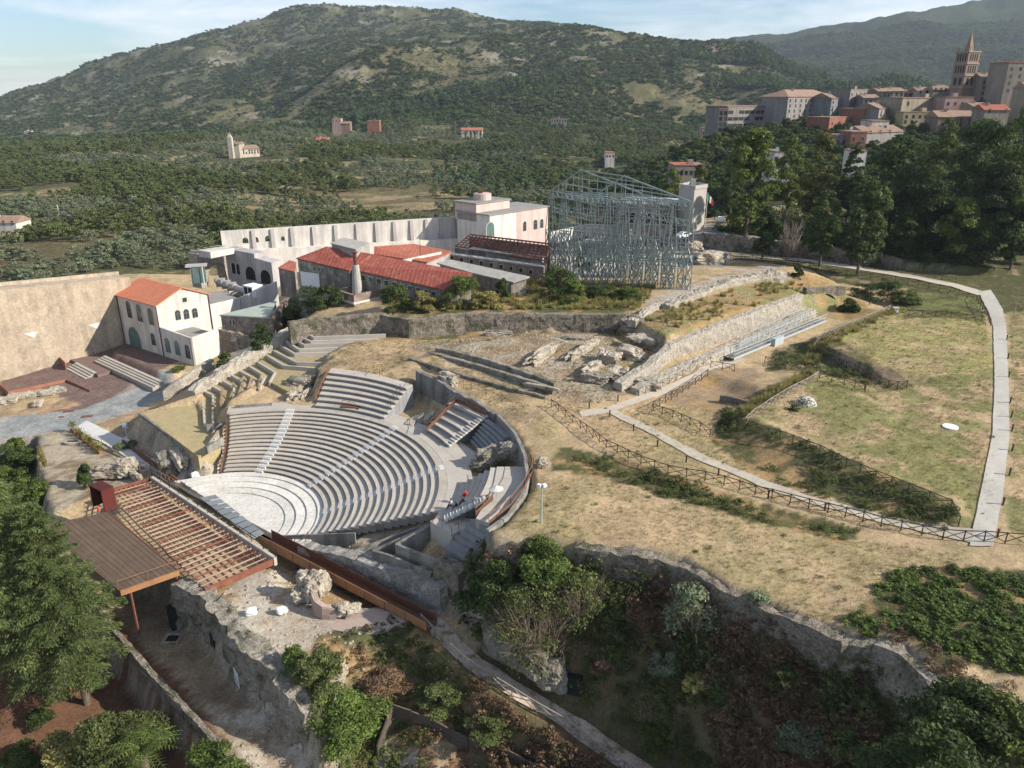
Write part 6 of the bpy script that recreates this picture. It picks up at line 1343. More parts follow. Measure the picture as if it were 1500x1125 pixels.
fence('second fence along the upper side of the far path', [(1075, 369, 11.8), (1180, 379, 11.4), (1300, 397, 11), (1400, 414, 10.7)], 11.5, every=2.6)
fence('fence beside the sunken earth path at the bottom of the picture', [(617, 915, -1.5), (650, 948, -2.2), (680, 977, -2.8), (714, 1001, -3.4), (750, 1023, -4.0), (786, 1045, -4.6), (827, 1070, -5.4), (870, 1102, -6.2), (914, 1134, -6.9), (965, 1172, -7.6)], -3.6, m=M_fl, every=1.9, h=1.25, r=.06)
fence('mossy iron fence on the sunken alley wall', [(172, 932), (195, 958), (222, 988), (254, 1022)], -5.9, h=.9, every=1.0, m=M_dark, r=.035)
# woven wattle screen
wt = empty('wattle_screen', tuple(P(650, 1090, -8)), 'woven brushwood screen round the gravel corner at the bottom of the picture', 'screen')
M_wat = mat('brushwood', (.20, .165, .13), (.09, .075, .06), 1.2, .8, .9, fine=10, stretch=(1, 1, 9), bdist=.12)
W = [P(554, 1112, -8.6), P(578, 1080, -8.6), P(660, 1103, -8.6), (P(740, 1122, -8.6)), P(800, 1150, -8.6)]
for a, b in zip(W, W[1:]):
    n = max(1, int(np.linalg.norm(b-a)/1.6))
    for i in range(n):
        p, q = lerp(a, b, i/n), lerp(a, b, (i+1)/n); zp, zq = hz(*p[:2]), hz(*q[:2]); MB().wall(p, q, .14, min(zp, zq)-.6, zp+1.35+.08*math.sin(i*3), zq+1.35+.08*math.sin(i*3+2)).build('woven_panel', M_wat, wt)
        MB().bar((p[0], p[1]-.12, zp-.4), (p[0], p[1]-.12, zp+1.55), .06).build('stake', M_fw, wt)
# thin wire fence on the dry terrace above the theatre
tf = [P(x, y, 8.2) for x, y in ((668, 566), (690, 572), (712, 582), (735, 593), (751, 602))]
rail('mesh_fence', tf, 1.2, M_cort, every=1.7, r=.025, label='thin rusty mesh fence on the dry grass above the ring wall', cat='fence')
rail('mesh_fence', [P(536, 548, 7.8), P(560, 545, 7.9), P(556, 552, 7.8)], 1.2, M_cort, every=1.5, r=.03, label='few rusty fence posts on the dry grass over the seven row bank', cat='fence')
# bollard lights along the paths
def bollard(x, y, z, label, h=.75):
    p = P(x, y, z); zz = hz(p[0], p[1]); t = empty('path_light', (p[0], p[1], zz), label, 'bollard', 'low path lights')
    MB().bar((p[0], p[1], zz-.1), (p[0], p[1], zz+h), .09, n=8).build('post', M_fw, t); MB().bar((p[0], p[1], zz+h), (p[0], p[1], zz+h+.12), .12, n=8).build('cap', M_pipe, t)
for i, (x, y) in enumerate(((1474, 500), (1476, 527), (1477, 555), (1479, 592), (1481, 612), (1482, 632), (1483, 658), (1480, 690), (1472, 728), (1465, 770))): bollard(x, y, 9.8, ('first', 'second', 'third', 'fourth', 'fifth', 'sixth', 'seventh', 'eighth', 'ninth', 'tenth')[i]+' dark bollard from the far bend along the straight concrete path')
for x, y, lab in ((863, 599, 'bollard light at the closed end of the gravel path'), (905, 588, 'bollard light above the fork of the gravel path'), (893, 611, 'bollard light under the fork of the gravel path'), (928, 631, 'bollard light a little down the gravel path from the fork'), (963, 654, 'bollard light half way down to the fence line'), (1052, 698, 'bollard light where the path meets the long fence'), (1005, 678, 'bollard light just before the path meets the long fence'), (1125, 730, 'bollard light at the scrub bank foot'), (1208, 748, 'bollard light near the lower corner of the long fence')): bollard(x, y, 8, lab)
# white disc, lamp post, people, small things
q = G(1392, 626); t = empty('white_disc', tuple(q), 'white oval disc lying on the lawn beside the straight path', 'disc')
MB().prism([(q[0]+.85*math.cos(a), q[1]+.85*math.sin(a)) for a in np.linspace(0, 2*math.pi, 25)[:-1]], q[2]+.02, q[2]+.14).build('disc', M_wht, t); MB().prism([(q[0]+.70*math.cos(a), q[1]+.70*math.sin(a)) for a in np.linspace(0, 2*math.pi, 25)[:-1]], q[2]+.13, q[2]+.17).build('raised_centre', M_wht, t)
q = G(793, 766); t = empty('floodlight_pole', tuple(q), 'slim pale green pole with two small floodlights at the edge of the dry field', 'lamp post'); zz = ZT(q, 711)
MB().bar(q, (q[0], q[1], zz), .09, .06, n=8).build('pole', mat('pale_green_paint', (.38, .48, .42), None, 2, .2, 0), t)
for s_ in (-1, 1): MB().box((q[0]+s_*.25, q[1], zz), (.34, .3, .26), .5*s_).build('floodlight', M_wht, t)
MB().bar((q[0]-.35, q[1], zz-.1), (q[0]+.35, q[1], zz-.1), .04).build('arm', M_wht, t)
q = P(187, 645, -1.8); z = hz(q[0], q[1]); t = empty('small_sign', (q[0], q[1], z), 'small pale blue sign on a post in front of the dark retaining wall', 'sign'); MB().bar((q[0], q[1], z), (q[0], q[1], z+1.9), .04).build('post', M_wht, t)
MB().box((q[0], q[1]-.05, z+1.8), (.7, .04, .7)).build('plate', mat('pale_blue_sign', (.45, .55, .68), None, 2, .2, 0), t)
q = G(932, 459); q = P(1311, 457, 9.8); t = empty('white_box', tuple(q), 'small white cabinet at the end of the far pale topped fence', 'cabinet'); MB().box((q[0], q[1], q[2]+.4), (.8, .7, .8)).build('body', M_wht, t); MB().box((q[0], q[1], q[2]+.83), (.9, .8, .06)).build('lid', M_plas, t)
q = P(1485, 462, 10.5); zz = hz(q[0], q[1]); MB_ = MB(); MB_.bar((q[0], q[1], zz), (q[0], q[1], ZT(q, 425)), .07, .05); tag(MB_.build('wire_pole', M_conc), 'thin grey concrete pole at the woods right of the path bend', 'pole')
M_pot = mat('terracotta_trough', (.30, .12, .07), None, 2, .3, .1)
# flower troughs with plants are with the plants below
def person(base, face, shirt, trousers, label, seed=0, hair=(.03, .02, .015), reach=0):
    """seated figure, one skinned body; face = heading the knees point to"""
    import bmesh
    t = empty('person', tuple(base), label, 'person', rz=face)
    me = bpy.data.meshes.new('body'); bm = bmesh.new(); sk = bm.verts.layers.skin.verify()
    J = dict(pelvis=(0, 0, .10, .15, .12), waist=(.02, 0, .28, .13, .11), chest=(.10, 0, .46, .16, .12), neck=(.16, 0, .62, .055, .055), head0=(.19, 0, .70, .075, .08), head=(.21, 0, .80, .095, .10), crown=(.20, 0, .88, .07, .07),
             hl=(.06, .11, .09, .09, .09), kl=(.46, .13, .12, .065, .065), al=(.50, .13, -.30, .045, .045), fl=(.66, .13, -.34, .04, .035), hr=(.06, -.11, .09, .09, .09), kr=(.46, -.14, .12, .065, .065), ar=(.52, -.15, -.30, .045, .045), fr=(.68, -.15, -.34, .04, .035),
             sl=(.12, .17, .55, .06, .06), el=(.22, .24, .30, .045, .045), wl=(.42, .12, .24, .033, .033), ml=(.49, .09, .23, .04, .02), sr=(.12, -.17, .55, .06, .06), er=(.22, -.24, .30, .045, .045), wr=(.42, -.10+reach, .24, .033, .033), mr=(.49, -.07+reach, .23, .04, .02))
    E_ = 'pelvis waist,waist chest,chest neck,neck head0,head0 head,head crown,pelvis hl,hl kl,kl al,al fl,pelvis hr,hr kr,kr ar,ar fr,chest sl,sl el,el wl,wl ml,chest sr,sr er,er wr,wr mr'
    vs = {}
    for k, j in J.items():
        v = bm.verts.new(j[:3]); v[sk].radius = j[3:]; vs[k] = v
    vs['pelvis'][sk].use_root = True
    for e in E_.split(','): a, b = e.split(); bm.edges.new((vs[a], vs[b]))
    bm.to_mesh(me); bm.free(); o = link('body', me, None, t, False); o.modifiers.new('skin', 'SKIN'); s_ = o.modifiers.new('sub', 'SUBSURF'); s_.levels = s_.render_levels = 1
    dg_ = bpy.context.evaluated_depsgraph_get(); dg_.update(); m2 = bpy.data.meshes.new_from_object(o.evaluated_get(dg_)); o.modifiers.clear(); o.data = m2
    mats = [mat('skin', (.42, .26, .19), None, 3, .1, 0), shirt, trousers, mat('hair_dark', hair, None, 5, .2, 0)]
    for m_ in mats: m2.materials.append(m_)
    for p in m2.polygons:
        c = p.center; hand = c.x > .36 and .17 < c.z < .34 and abs(c.y) < .17 and c.z > .20
        p.material_index = 3 if (c.z > .84 or (c.z > .72 and c.x < .17)) else 0 if (c.z > .63 or (c.x > .30 and c.z > .215 and abs(c.y) < .2)) else 1 if c.z > .17 and c.x < .36 else 2
    return t
sw, sr_ = mat('white_shirt', (.75, .75, .77), None, 5, .1, 0), mat('red_shirt', (.55, .05, .03), None, 5, .1, 0); tj, tk = mat('dark_jeans', (.04, .05, .09), None, 5, .2, 0), mat('black_trousers', (.02, .02, .025), None, 5, .2, 0)
def seat_at(x, y, z): p = P(x, y, z); return (p[0], p[1], z)
person(seat_at(663, 741, ZU+.47), 2.9, sw, tj, 'seated person in a white shirt and dark jeans leaning forward on the lowest seat row')
person(seat_at(684, 727, ZU+.92), 3.0, sr_, tk, 'seated person in a red shirt on the second seat row', reach=.05)
person(seat_at(680, 737, ZU+.92), 3.1, tk, tk, 'seated person in dark clothes bent over behind the white shirted one')
person(seat_at(670, 745, ZU+.45), 2.9, tk, tj, 'crouching dark clothed person next to the stair foot', reach=.02)
q = P(727, 730, 7.25); t = empty('sun_umbrella', tuple(q), 'small whitish open umbrella on the wide walkway railing', 'umbrella')
mb = MB(); n = 10; V = [(q[0], q[1], 8.7)]+[(q[0]+.75*math.cos(a), q[1]+.75*math.sin(a), 8.35) for a in np.linspace(0, 2*math.pi, n+1)[:-1]]; mb.add(V, [(0, 1+i, 1+(i+1) % n) for i in range(n)]); mb.build('canopy', M_plas, t); MB().bar((q[0], q[1], 7.25), (q[0], q[1], 8.7), .02).build('shaft', M_fw, t)
# ------------------------------------------------------------------ plants
LM = {
 'plane': leaf_mat('plane_leaves', (.055, .085, .018), (.13, .165, .035), (.20, .20, .05)),
 'yellow': leaf_mat('yellowing_leaves', (.10, .12, .03), (.20, .20, .05), (.28, .24, .06)),
 'dark': leaf_mat('dark_leaves', (.032, .055, .017), (.078, .112, .03), (.13, .16, .045)),
 'conifer': leaf_mat('conifer_needles', (.062, .092, .03), (.15, .19, .06), (.22, .25, .09)),
 'olive': leaf_mat('olive_leaves', (.12, .145, .085), (.20, .23, .13), (.28, .30, .18)),
 'green': leaf_mat('bright_leaves', (.055, .09, .02), (.125, .17, .038), (.20, .235, .06)),
 'scrub': leaf_mat('scrub_leaves', (.07, .095, .03), (.14, .165, .052), (.20, .20, .07)),
 'brown': leaf_mat('brown_scrub', (.11, .065, .04), (.19, .125, .07), (.27, .19, .11), trans=.2),
 'straw': leaf_mat('straw_blades', (.26, .19, .095), (.40, .31, .17), (.48, .40, .24), trans=.2),
 'ygreen': leaf_mat('yellow_green_blades', (.20, .18, .06), (.31, .28, .10), (.42, .35, .16)),
 'grey': leaf_mat('bare_twigs', (.22, .17, .13), (.34, .28, .22), (.42, .36, .30), trans=.1),
 'pine': leaf_mat('pine_crowns', (.05, .08, .032), (.095, .14, .048), (.13, .175, .06)),
}
M_bark = mat('bark', (.16, .125, .09), (.09, .07, .05), 3, .5, .5); M_barkp = mat('pale_bark', (.36, .31, .25), (.24, .2, .16), 3, .4, .3)
def leaves(C, Nn, size, rng, asp=.55, tilt=.7):
    """small rhombic leaf faces at centres C with outward normals Nn"""
    n = len(C); nn = Nn+rng.normal(0, tilt, (n, 3)); nn /= np.linalg.norm(nn, axis=1)[:, None]+1e-9
    t = rng.normal(0, 1, (n, 3)); t -= (t*nn).sum(1)[:, None]*nn; t /= np.linalg.norm(t, axis=1)[:, None]+1e-9; b = np.cross(nn, t)
    s = size*rng.uniform(.6, 1.4, n)[:, None]; w_ = s*asp
    V = np.stack([C-t*s*.5, C+b*w_*.5, C+t*s*.5+nn*s*.12, C-b*w_*.5], 1).reshape(-1, 3)
    return V, np.arange(4*n).reshape(n, 4)
def blobs(n, H0, H1, RX, rng, shape='round', squash=.8):
    B = []
    for i in range(n):
        z = rng.uniform(0, 1); a = rng.uniform(0, 2*math.pi)
        prof = {'round': math.sqrt(max(1-(2*z-1)**2*.92, .05)), 'tall': math.sin(math.pi*min(z*.85+.12, 1))**.7, 'umbrella': .4+.6*z, 'column': .55+.45*math.sin(math.pi*z), 'bush': math.sqrt(max(1-z*z*.85, .1))}[shape]
        r = RX*prof*math.sqrt(rng.uniform(.1, 1))*.78; br = RX*rng.uniform(.20, .42)*(.6+.4*prof)
        B.append((r*math.cos(a), r*math.sin(a), H0+(H1-H0)*z, br, br*squash))
    return B
def crown_mesh(name, n_leaf, size, H0, H1, RX, seed, shape='round', nb=26, asp=.55, fill=.35, bl=None):
    rng = np.random.default_rng(seed); B = bl or blobs(nb, H0, H1, RX, rng, shape); wts = np.array([b[3]**2 for b in B]); k = rng.choice(len(B), n_leaf, p=wts/wts.sum()); Bk = np.array(B)[k]
    d = rng.normal(0, 1, (n_leaf, 3)); d /= np.linalg.norm(d, axis=1)[:, None]; d[:, 2] = np.where(d[:, 2] < -.35, -d[:, 2], d[:, 2])
    r = 1-fill*rng.uniform(0, 1, n_leaf)**2*1.2+rng.normal(0, .06, n_leaf)
    C = Bk[:, :3]+d*np.stack([Bk[:, 3], Bk[:, 3], Bk[:, 4]], 1)*r[:, None]
    V, F = leaves(C, d, size, rng, asp); return np_mesh(name, V, F)
def trunk_mb(h, r, spread, seed, limbs=6, crownh=None, lean=0):
    rng = np.random.default_rng(seed); mb = MB(); p = np.array([0, 0, -.4]); top = np.array([lean, 0, h])
    k = 5; prev = p
    for i in range(1, k+1):
        q = lerp(p, top, i/k)+np.array([rng.normal(0, .06*r*3), rng.normal(0, .06*r*3), 0]); mb.bar(prev, q, r*(1-.62*(i-1)/k), r*(1-.62*i/k), n=7); prev = q
    for i in range(limbs):
        a = rng.uniform(0, 6.28); z = h*rng.uniform(.45, .95); s = lerp(p, top, z/h); e = s+np.array([math.cos(a)*spread*rng.uniform(.4, .8), math.sin(a)*spread*rng.uniform(.4, .8), (crownh or h)*rng.uniform(.12, .35)])
        m_ = (s+e)/2+np.array([0, 0, -.05*h]); mb.bar(s, m_, r*.38, r*.25, n=5); mb.bar(m_, e, r*.25, r*.08, n=5)
    return mb
MESHES = {}
def tree(kind, loc, h, w_, label, cat='tree', group=None, lm='plane', n=2600, shape='round', trunk=.22, size=None, seed=0, rz=None, name=None, nb=26, bark=None, key=None, bare=0):
    """tree of height h and crown width w_ standing at loc"""
    key = (kind, lm, n, shape, key if key is not None else seed)
    if key not in MESHES:
        size_ = size or .42; cm = crown_mesh('crown', int(n*1.5), size_, h*trunk, h*.96, w_*.46, 100+seed, shape, nb+14); cm.materials.append(LM[lm])
        tm = trunk_mb(h*(trunk+.35), .26*h/14, w_*.32, seed, 7, h*.6); me = bpy.data.meshes.new('trunk'); me.from_pydata(tm.v, [], tm.f); me.materials.append(bark or M_bark)
        MESHES[key] = (cm, me)
    cm, tm = MESHES[key]; t = empty(name or kind, tuple(loc), label, cat, group, rz=random.uniform(0, 6.28) if rz is None else rz)
    
    for nm, me in (('trunk', tm), ('crown', cm)):
        o = bpy.data.objects.new(nm, me); COL.objects.link(o); o.parent = t
    return t
def at_px(x, ybase, zc):
    p = D(x, ybase, zc); return np.array([p[0], p[1], hz(p[0], p[1])])
def px_tree(kind, x, ytop, ybase, zc, wpx, label, **k):
    b = at_px(x, ybase, zc); h = max(ZT(b, ytop)-b[2], 2); return tree(kind, b, h, wpx*zc/FPX, label, **k)
# --- trees of the woods at the upper right
W_ = [
 ('plane_tree', 1095, 188, 322, 178, 84, 'plane', 'broad plane tree with a sunlit right side standing nearest the tower block', 9000),
 ('plane_tree', 1192, 190, 335, 185, 62, 'yellow', 'tall yellowing plane tree behind the pale bare shrub', 8000),
 ('plane_tree', 1150, 196, 320, 200, 60, 'plane', 'olive toned tree between the two big plane trees', 6000),
 ('leafy_tree', 1238, 212, 335, 190, 44, 'dark', 'narrow dark tree in front of the white house wall', 5000),
 ('leafy_tree', 1300, 196, 345, 180, 92, 'dark', 'wide dark tree in the middle of the upper right woods', 8000),
 ('leafy_tree', 1360, 172, 330, 200, 64, 'plane', 'pale green tree below the buff long house', 6000),
 ('leafy_tree', 1412, 176, 350, 176, 110, 'dark', 'large dark round tree in front of the pink town house', 9000),
 ('leafy_tree', 1478, 148, 370, 172, 120, 'plane', 'highest tree at the right picture edge with sunlit top', 12000),
 ('leafy_tree', 1540, 170, 385, 168, 120, 'dark', 'dark tree cut by the right picture edge', 7000),
 ('leafy_tree', 1440, 232, 385, 168, 90, 'dark', 'dark lower tree under the highest tree', 8000),
 ('leafy_tree', 1350, 262, 385, 170, 84, 'dark', 'dark tree over the right end of the ruined wall', 7000),
 ('leafy_tree', 1262, 262, 365, 160, 78, 'dark', 'dark spreading tree right above the ruined wall', 7000),
 ('leafy_tree', 1205, 278, 352, 165, 60, 'dark', 'small dark tree beside the pale bare shrub', 5000),
 ('leafy_tree', 1395, 290, 392, 166, 66, 'plane', 'light green young tree among the dark ones', 6000),
 ('leafy_tree', 1320, 310, 390, 168, 50, 'dark', 'small dark tree at the end of the ruined wall', 4500),
 ('leafy_tree', 1478, 290, 400, 163, 80, 'dark', 'dark tree at the edge just above the path bend', 7000),
 ('leafy_tree', 1430, 320, 396, 164, 60, 'dark', 'low dark tree in front of the woods edge', 5000),
 ('leafy_tree', 1068, 232, 330, 225, 38, 'dark', 'dark tree between the tower block and the broad plane tree', 4500),
 ('leafy_tree', 1120, 300, 345, 165, 50, 'dark', 'low dark bushy tree at the foot of the plane trees', 4000),
 ('leafy_tree', 980, 246, 330, 235, 46, 'plane', 'small light tree left of the tower block', 4000),
 ('leafy_tree', 1022, 238, 300, 250, 38, 'plane', 'pale green tree beside the grey house over the tower block', 4000),
]
for i, (kd, x, yt, yb, zc, wd, lm, lab, n) in enumerate(W_):
    px_tree(kd, x, yt, yb, zc, wd, lab, lm=lm, n=n, size=.62 if wd > 70 else .52, seed=i, nb=34, shape='tall' if wd < 70 else 'round', trunk=.14, group='trees of the upper right woods')
b = at_px(1162, 326, 172)
def bare_shrub(loc, h, wd, label, n=240, leaf=None, seed=3, lm=None, mtl=None, r0=.05):
    t = empty('bare_shrub', tuple(loc), label, 'shrub'); rng = np.random.default_rng(seed); mb = MB()
    for i in range(n):
        a = rng.uniform(0, 6.28); e = np.array([math.cos(a)*wd/2*rng.uniform(.2, 1), math.sin(a)*wd/2*rng.uniform(.2, 1), h*rng.uniform(.4, 1)]); s = e*np.array([.15, .15, .08]); m_ = (s+e)/2+rng.normal(0, wd*.04, 3)
        mb.bar(s, m_, r0, r0*.7, n=3); mb.bar(m_, e, r0*.7, r0*.2, n=3)
        for k in range(2): e2 = e+rng.normal(0, wd*.07, 3); mb.bar(lerp(m_, e, .5), e2, r0*.4, r0*.15, n=3)
    me = bpy.data.meshes.new('branches'); me.from_pydata(mb.v, [], mb.f); link('branches', me, mtl or M_barkp, t, False)
    if lm:
        cm = crown_mesh('leaves', leaf, .24, h*.15, h, wd/2, seed, 'bush', 30, fill=.8); cm.materials.append(LM[lm]); o = bpy.data.objects.new('foliage', cm); COL.objects.link(o); o.parent = t
    return t
bare_shrub(b, 9, 6.5, 'pale leafless shrub between the two big plane trees', 60, r0=.09)
# --- conifers in the left foreground
def conifer(loc, h, wd, label, seed, tiers=28, n_per=460, t0=.16, lean=(0, 0)):
    rng = np.random.default_rng(seed); t = empty('conifer', tuple(loc), label, 'tree', 'conifers at the left edge'); mb = MB(); top = np.array([lean[0], lean[1], h])
    mb.bar((0, 0, -.5), tuple(top*.55), .36, .2, n=9); mb.bar(tuple(top*.55), tuple(top), .2, .03, n=7)
    V = []; Fn = 0; Cs = []; Ns = []; Ts = []
    nbr = tiers*7
    for i in range(nbr):
        z = t0+(1-t0)*(i/nbr)**.9; f = (z-t0)/(1-t0); L0 = wd/2*(1-f**1.35)**.8*rng.uniform(.62, 1.12)+.25; L0 *= (.55+.45*min(f*5, 1))
        a = i*2.39996+rng.normal(0, .25); dr = np.array([math.cos(a), math.sin(a), 0]); side = np.array([-dr[1], dr[0], 0]); s = top*z
        droop = rng.uniform(.10, .32)*(1-f)+.02; up = .18*f
        def pt(u): return s+dr*L0*u+np.array([0, 0, L0*(up*u+.12*u-droop*1.6*u*u)])
        mb.bar(s, pt(.5), .06*(1-f)+.02, .035, n=4); mb.bar(pt(.5), pt(.95), .035, .01, n=3)
        m = int(n_per*(.25+.75*L0/(wd/2)))
        u = rng.uniform(.12, 1, m)**.75; sd = rng.normal(0, 1, m)*(.26*L0*(1-u*.72)*.55+.10)
        base = s+dr*(L0*u)[:, None]+np.stack([0*u, 0*u, L0*(up*u+.12*u-droop*1.6*u*u)], 1)
        C = base+side*sd[:, None]; C[:, 2] += rng.normal(0, .07, m)-np.abs(sd)*.32
        dirv = dr*.9+side*(np.sign(sd)*.75)[:, None]+np.array([0, 0, -.25]); dirv = dirv+rng.normal(0, .3, (m, 3)); dirv /= np.linalg.norm(dirv, axis=1)[:, None]
        Cs.append(C); Ts.append(dirv)
    C = np.concatenate(Cs); T = np.concatenate(Ts); n = len(C); nn = np.array([0, 0, 1.])+rng.normal(0, .45, (n, 3)); b = np.cross(T, nn); b /= np.linalg.norm(b, axis=1)[:, None]+1e-9
    s = rng.uniform(.20, .44, n)[:, None]; V = np.stack([C-T*s*.4, C+b*s*.13, C+T*s*.6, C-b*s*.13], 1).reshape(-1, 3)
    me = np_mesh('needles', V, np.arange(4*n).reshape(n, 4)); me.materials.append(LM['conifer'])
    tm = bpy.data.meshes.new('trunk'); tm.from_pydata(mb.v, [], mb.f); tm.materials.append(M_bark)
    for nm, m_ in (('trunk', tm), ('crown', me)): o = bpy.data.objects.new(nm, m_); COL.objects.link(o); o.parent = t
    return t
g1_ = P(58, 1012, -9.8); conifer((g1_[0], g1_[1], hz(g1_[0], g1_[1])), ZT(g1_, 690)+9.8, 15.5, 'big green conifer with drooping branches at the left picture edge', 1)
g2_ = P(128, 1030, -10); conifer((g2_[0], g2_[1], hz(g2_[0], g2_[1])), ZT(g2_, 742)+10, 12, 'conifer leaning towards the timber deck with two bare trunks showing', 2, tiers=24, lean=(-1.2, .6))
g3_ = P(-10, 930, -9.5); conifer((g3_[0], g3_[1], hz(g3_[0], g3_[1])), ZT(g3_, 735)+9.5, 12, 'conifer cut by the left picture edge behind the big one', 3, tiers=20)
g4_ = P(20, 905, -8.5); tree('leafy_tree', (g4_[0], g4_[1], hz(g4_[0], g4_[1])), ZT(g4_, 688)+8, 12, 'bright yellow green tree top behind the conifers', lm='green', n=9000, size=.34, seed=61, shape='tall')
# --- bushes by the lower edge
def bush(x, y, z, h, wd, label, lm='scrub', n=3000, size=.26, seed=0, name='bush', shape='bush', group=None, cat='bush', key=None):
    p = G(x, y, t0=30); zz = hz(p[0], p[1]); key = ('bush', lm, n, shape, key if key is not None else seed, size)
    if key not in MESHES:
        cm = crown_mesh('foliage', n, size, .02, .88, .62, 300+seed, shape, 24) if False else None
        rng = np.random.default_rng(300+seed); B = blobs(22, .08, .8, .5, rng, shape, .75); cm = crown_mesh('foliage', n, size*1.15/max(h, wd), 0, 1, .5, 300+seed, bl=B, fill=.5); cm.materials.append(LM[lm])
        tm = trunk_mb(.5, .02, .35, seed, 6, .5); me = bpy.data.meshes.new('stems'); me.from_pydata(tm.v, [], tm.f); me.materials.append(M_bark); MESHES[key] = (cm, me)
    cm, me = MESHES[key]; t = empty(name, (p[0], p[1], zz-.1), label, cat, group, rz=random.uniform(0, 6.28)); t.scale = (wd, wd, h*1.05)
    for nm, m_ in (('stems', me), ('foliage', cm)): o = bpy.data.objects.new(nm, m_); COL.objects.link(o); o.parent = t
    return t
bush(180, 1140, -10, 7.5, 9.5, 'big olive green bush with yellowish shoots at the bottom left', 'scrub', 14000, .26, 1)
bush(110, 1150, -10, 5.6, 7, 'yellowish green bush at the bottom left beside the conifer trunk', 'ygreen', 7000, .24, 2)
bush(325, 1165, -7.5, 5.6, 8.5, 'bright green leafy bush at the bottom over the pale track', 'green', 14000, .25, 3)
bush(20, 1130, -10, 2.6, 5, 'bright green low bush in the bottom left corner', 'green', 6000, .24, 4)
bush(55, 1060, -10, 1.6, 3.0, 'small green weed bush on the reddish soil', 'dark', 2500, .22, 5)
bush(500, 1065, -6.5, 4.0, 9, 'yellow green bush on the slope under the stage terrace', 'green', 14000, .24, 6)
bush(470, 1000, -3, 3.2, 5, 'green creeper bush hanging over the rock face end', 'scrub', 7000, .22, 7)
bush(560, 1010, -4, 2.2, 6, 'reddish brown dry bush on the slope beside the earth path', 'brown', 6000, .24, 8)
bush(650, 1030, -5, 2.2, 5, 'dull green bush between wattle screen and earth path', 'scrub', 6000, .22, 9)
bush(430, 975, -2, 2.2, 2.6, 'fern like green tuft on the rim of the rock face', 'green', 3000, .2, 10)
bush(715, 1066, -6.6, 2.0, 5, 'mixed green and brown bush above the wattle screen', 'scrub', 5000, .22, 11)
# palm
pb_ = P(222, 1165, -9.5); palm = empty('palm', (pb_[0], pb_[1], hz(pb_[0], pb_[1])), 'palm with arching feather fronds at the bottom picture edge', 'palm'); MB().bar(pb_, (pb_[0], pb_[1], -4.6), .35, .3, n=9).build('trunk', M_bark, palm)
rng = np.random.default_rng(5)
for i in range(26):
    a = i*2.4; L0 = rng.uniform(2.8, 3.8); el = rng.uniform(.35, 1.25); mb = MB(); prev = None; dr = np.array([math.cos(a), math.sin(a), 0]); sd = np.array([-dr[1], dr[0], 0])
    for k in range(13):
        u = k/12; q = np.array([pb_[0], pb_[1], -4.6])+dr*L0*u*math.cos(el*(1-.5*u))+np.array([0, 0, L0*(math.sin(el)*u-.62*u*u)])
        if prev is not None:
            mb.bar(prev, q, .03, .02, n=3)
            for s_ in (-1, 1):
                w_ = .62*math.sin(math.pi*min(u*.9+.1, 1))+.1; e = q+sd*s_*w_+dr*.28+np.array([0, 0, -.12]); mb.add([q, q+dr*.11, e], [(0, 1, 2)])
        prev = q
    mb.build('frond', LM['green'], palm)
# big bushes at the theatre corner and gully
bush(722, 915, 5.5, 7.6, 7.5, 'dark green big bush right of the plain concrete steps', 'dark', 16000, .26, 12)
bush(800, 850, 6, 4.4, 7.5, 'green bush below the edge of the dry field next to the floodlight pole', 'green', 10000, .26, 13)
b = G(785, 962); bare_shrub((b[0], b[1], hz(b[0], b[1])-.3), 7.6, 9.5, 'large half bare greyish shrub with pale twigs in the gully', 300, 5000, 4, 'scrub', mat('twig_grey', (.36, .27, .21), (.24, .18, .14), 3), .028)
b = G(850, 905); bare_shrub((b[0], b[1], hz(b[0], b[1])-.3), 4.8, 6, 'smaller half bare shrub at the right of the large one', 150, 2600, 6, 'scrub', MATS['twig_grey'], .025)
b = G(1012, 925); bare_shrub((b[0], b[1], hz(b[0], b[1])-.3), 4.4, 5.5, 'grey green shrub standing alone in the dark gully', 90, 3800, 7, 'olive', MATS['twig_grey'], .02)
b = G(945, 1050); bare_shrub((b[0], b[1], hz(b[0], b[1])-.2), 2.8, 2.6, 'small pale thin shrub low in the gully', 30, 260, 8, 'ygreen', MATS['twig_grey'], .02)
bush(1405, 1120, 5.5, 6.0, 9, 'large bright edged green bush at the lower right corner', 'dark', 14000, .26, 14)
bush(1490, 1100, 8, 3.5, 6, 'green bush beside the lower right corner', 'plane', 7000, .25, 15)
bush(1350, 1170, 2.5, 4.5, 7, 'dark bush at the bottom edge right of the gully', 'dark', 8000, .26, 16)
bush(970, 985, .3, 2.4, 3.0, 'grey green bush patch on the gully slope', 'olive', 2600, .22, 17)
for i, (x, y, h, wd, lm, lab) in enumerate(((900, 925, 2.2, 3.4, 'scrub', 'olive green shrub just below the shaded rubble wall'), (1085, 945, 2.0, 3.2, 'brown', 'reddish shrub under the bend of the rubble wall'), (960, 1090, 2.4, 4.0, 'plane', 'green shrub beside the lower end of the earth path'), (1060, 1075, 2.2, 3.6, 'brown', 'brown shrub in the middle of the gully floor'), (1150, 1010, 2.4, 3.6, 'scrub', 'olive green shrub at the right side of the gully'), (1180, 1100, 2.6, 4.4, 'olive', 'grey green shrub low at the right side of the gully'), (880, 985, 2.0, 3.4, 'brown', 'rust coloured shrub beyond the small cave'), (1020, 1010, 1.8, 2.8, 'ygreen', 'pale yellowish shrub in the centre of the gully'), (1110, 890, 1.6, 2.6, 'olive', 'small grey shrub clinging under the rubble wall'), (1240, 1110, 2.6, 4, 'scrub', 'olive green shrub at the foot of the tufa cliff'))):
    bush(x, y, 0, h, wd, lab, lm, 2600, .22, 90+i)
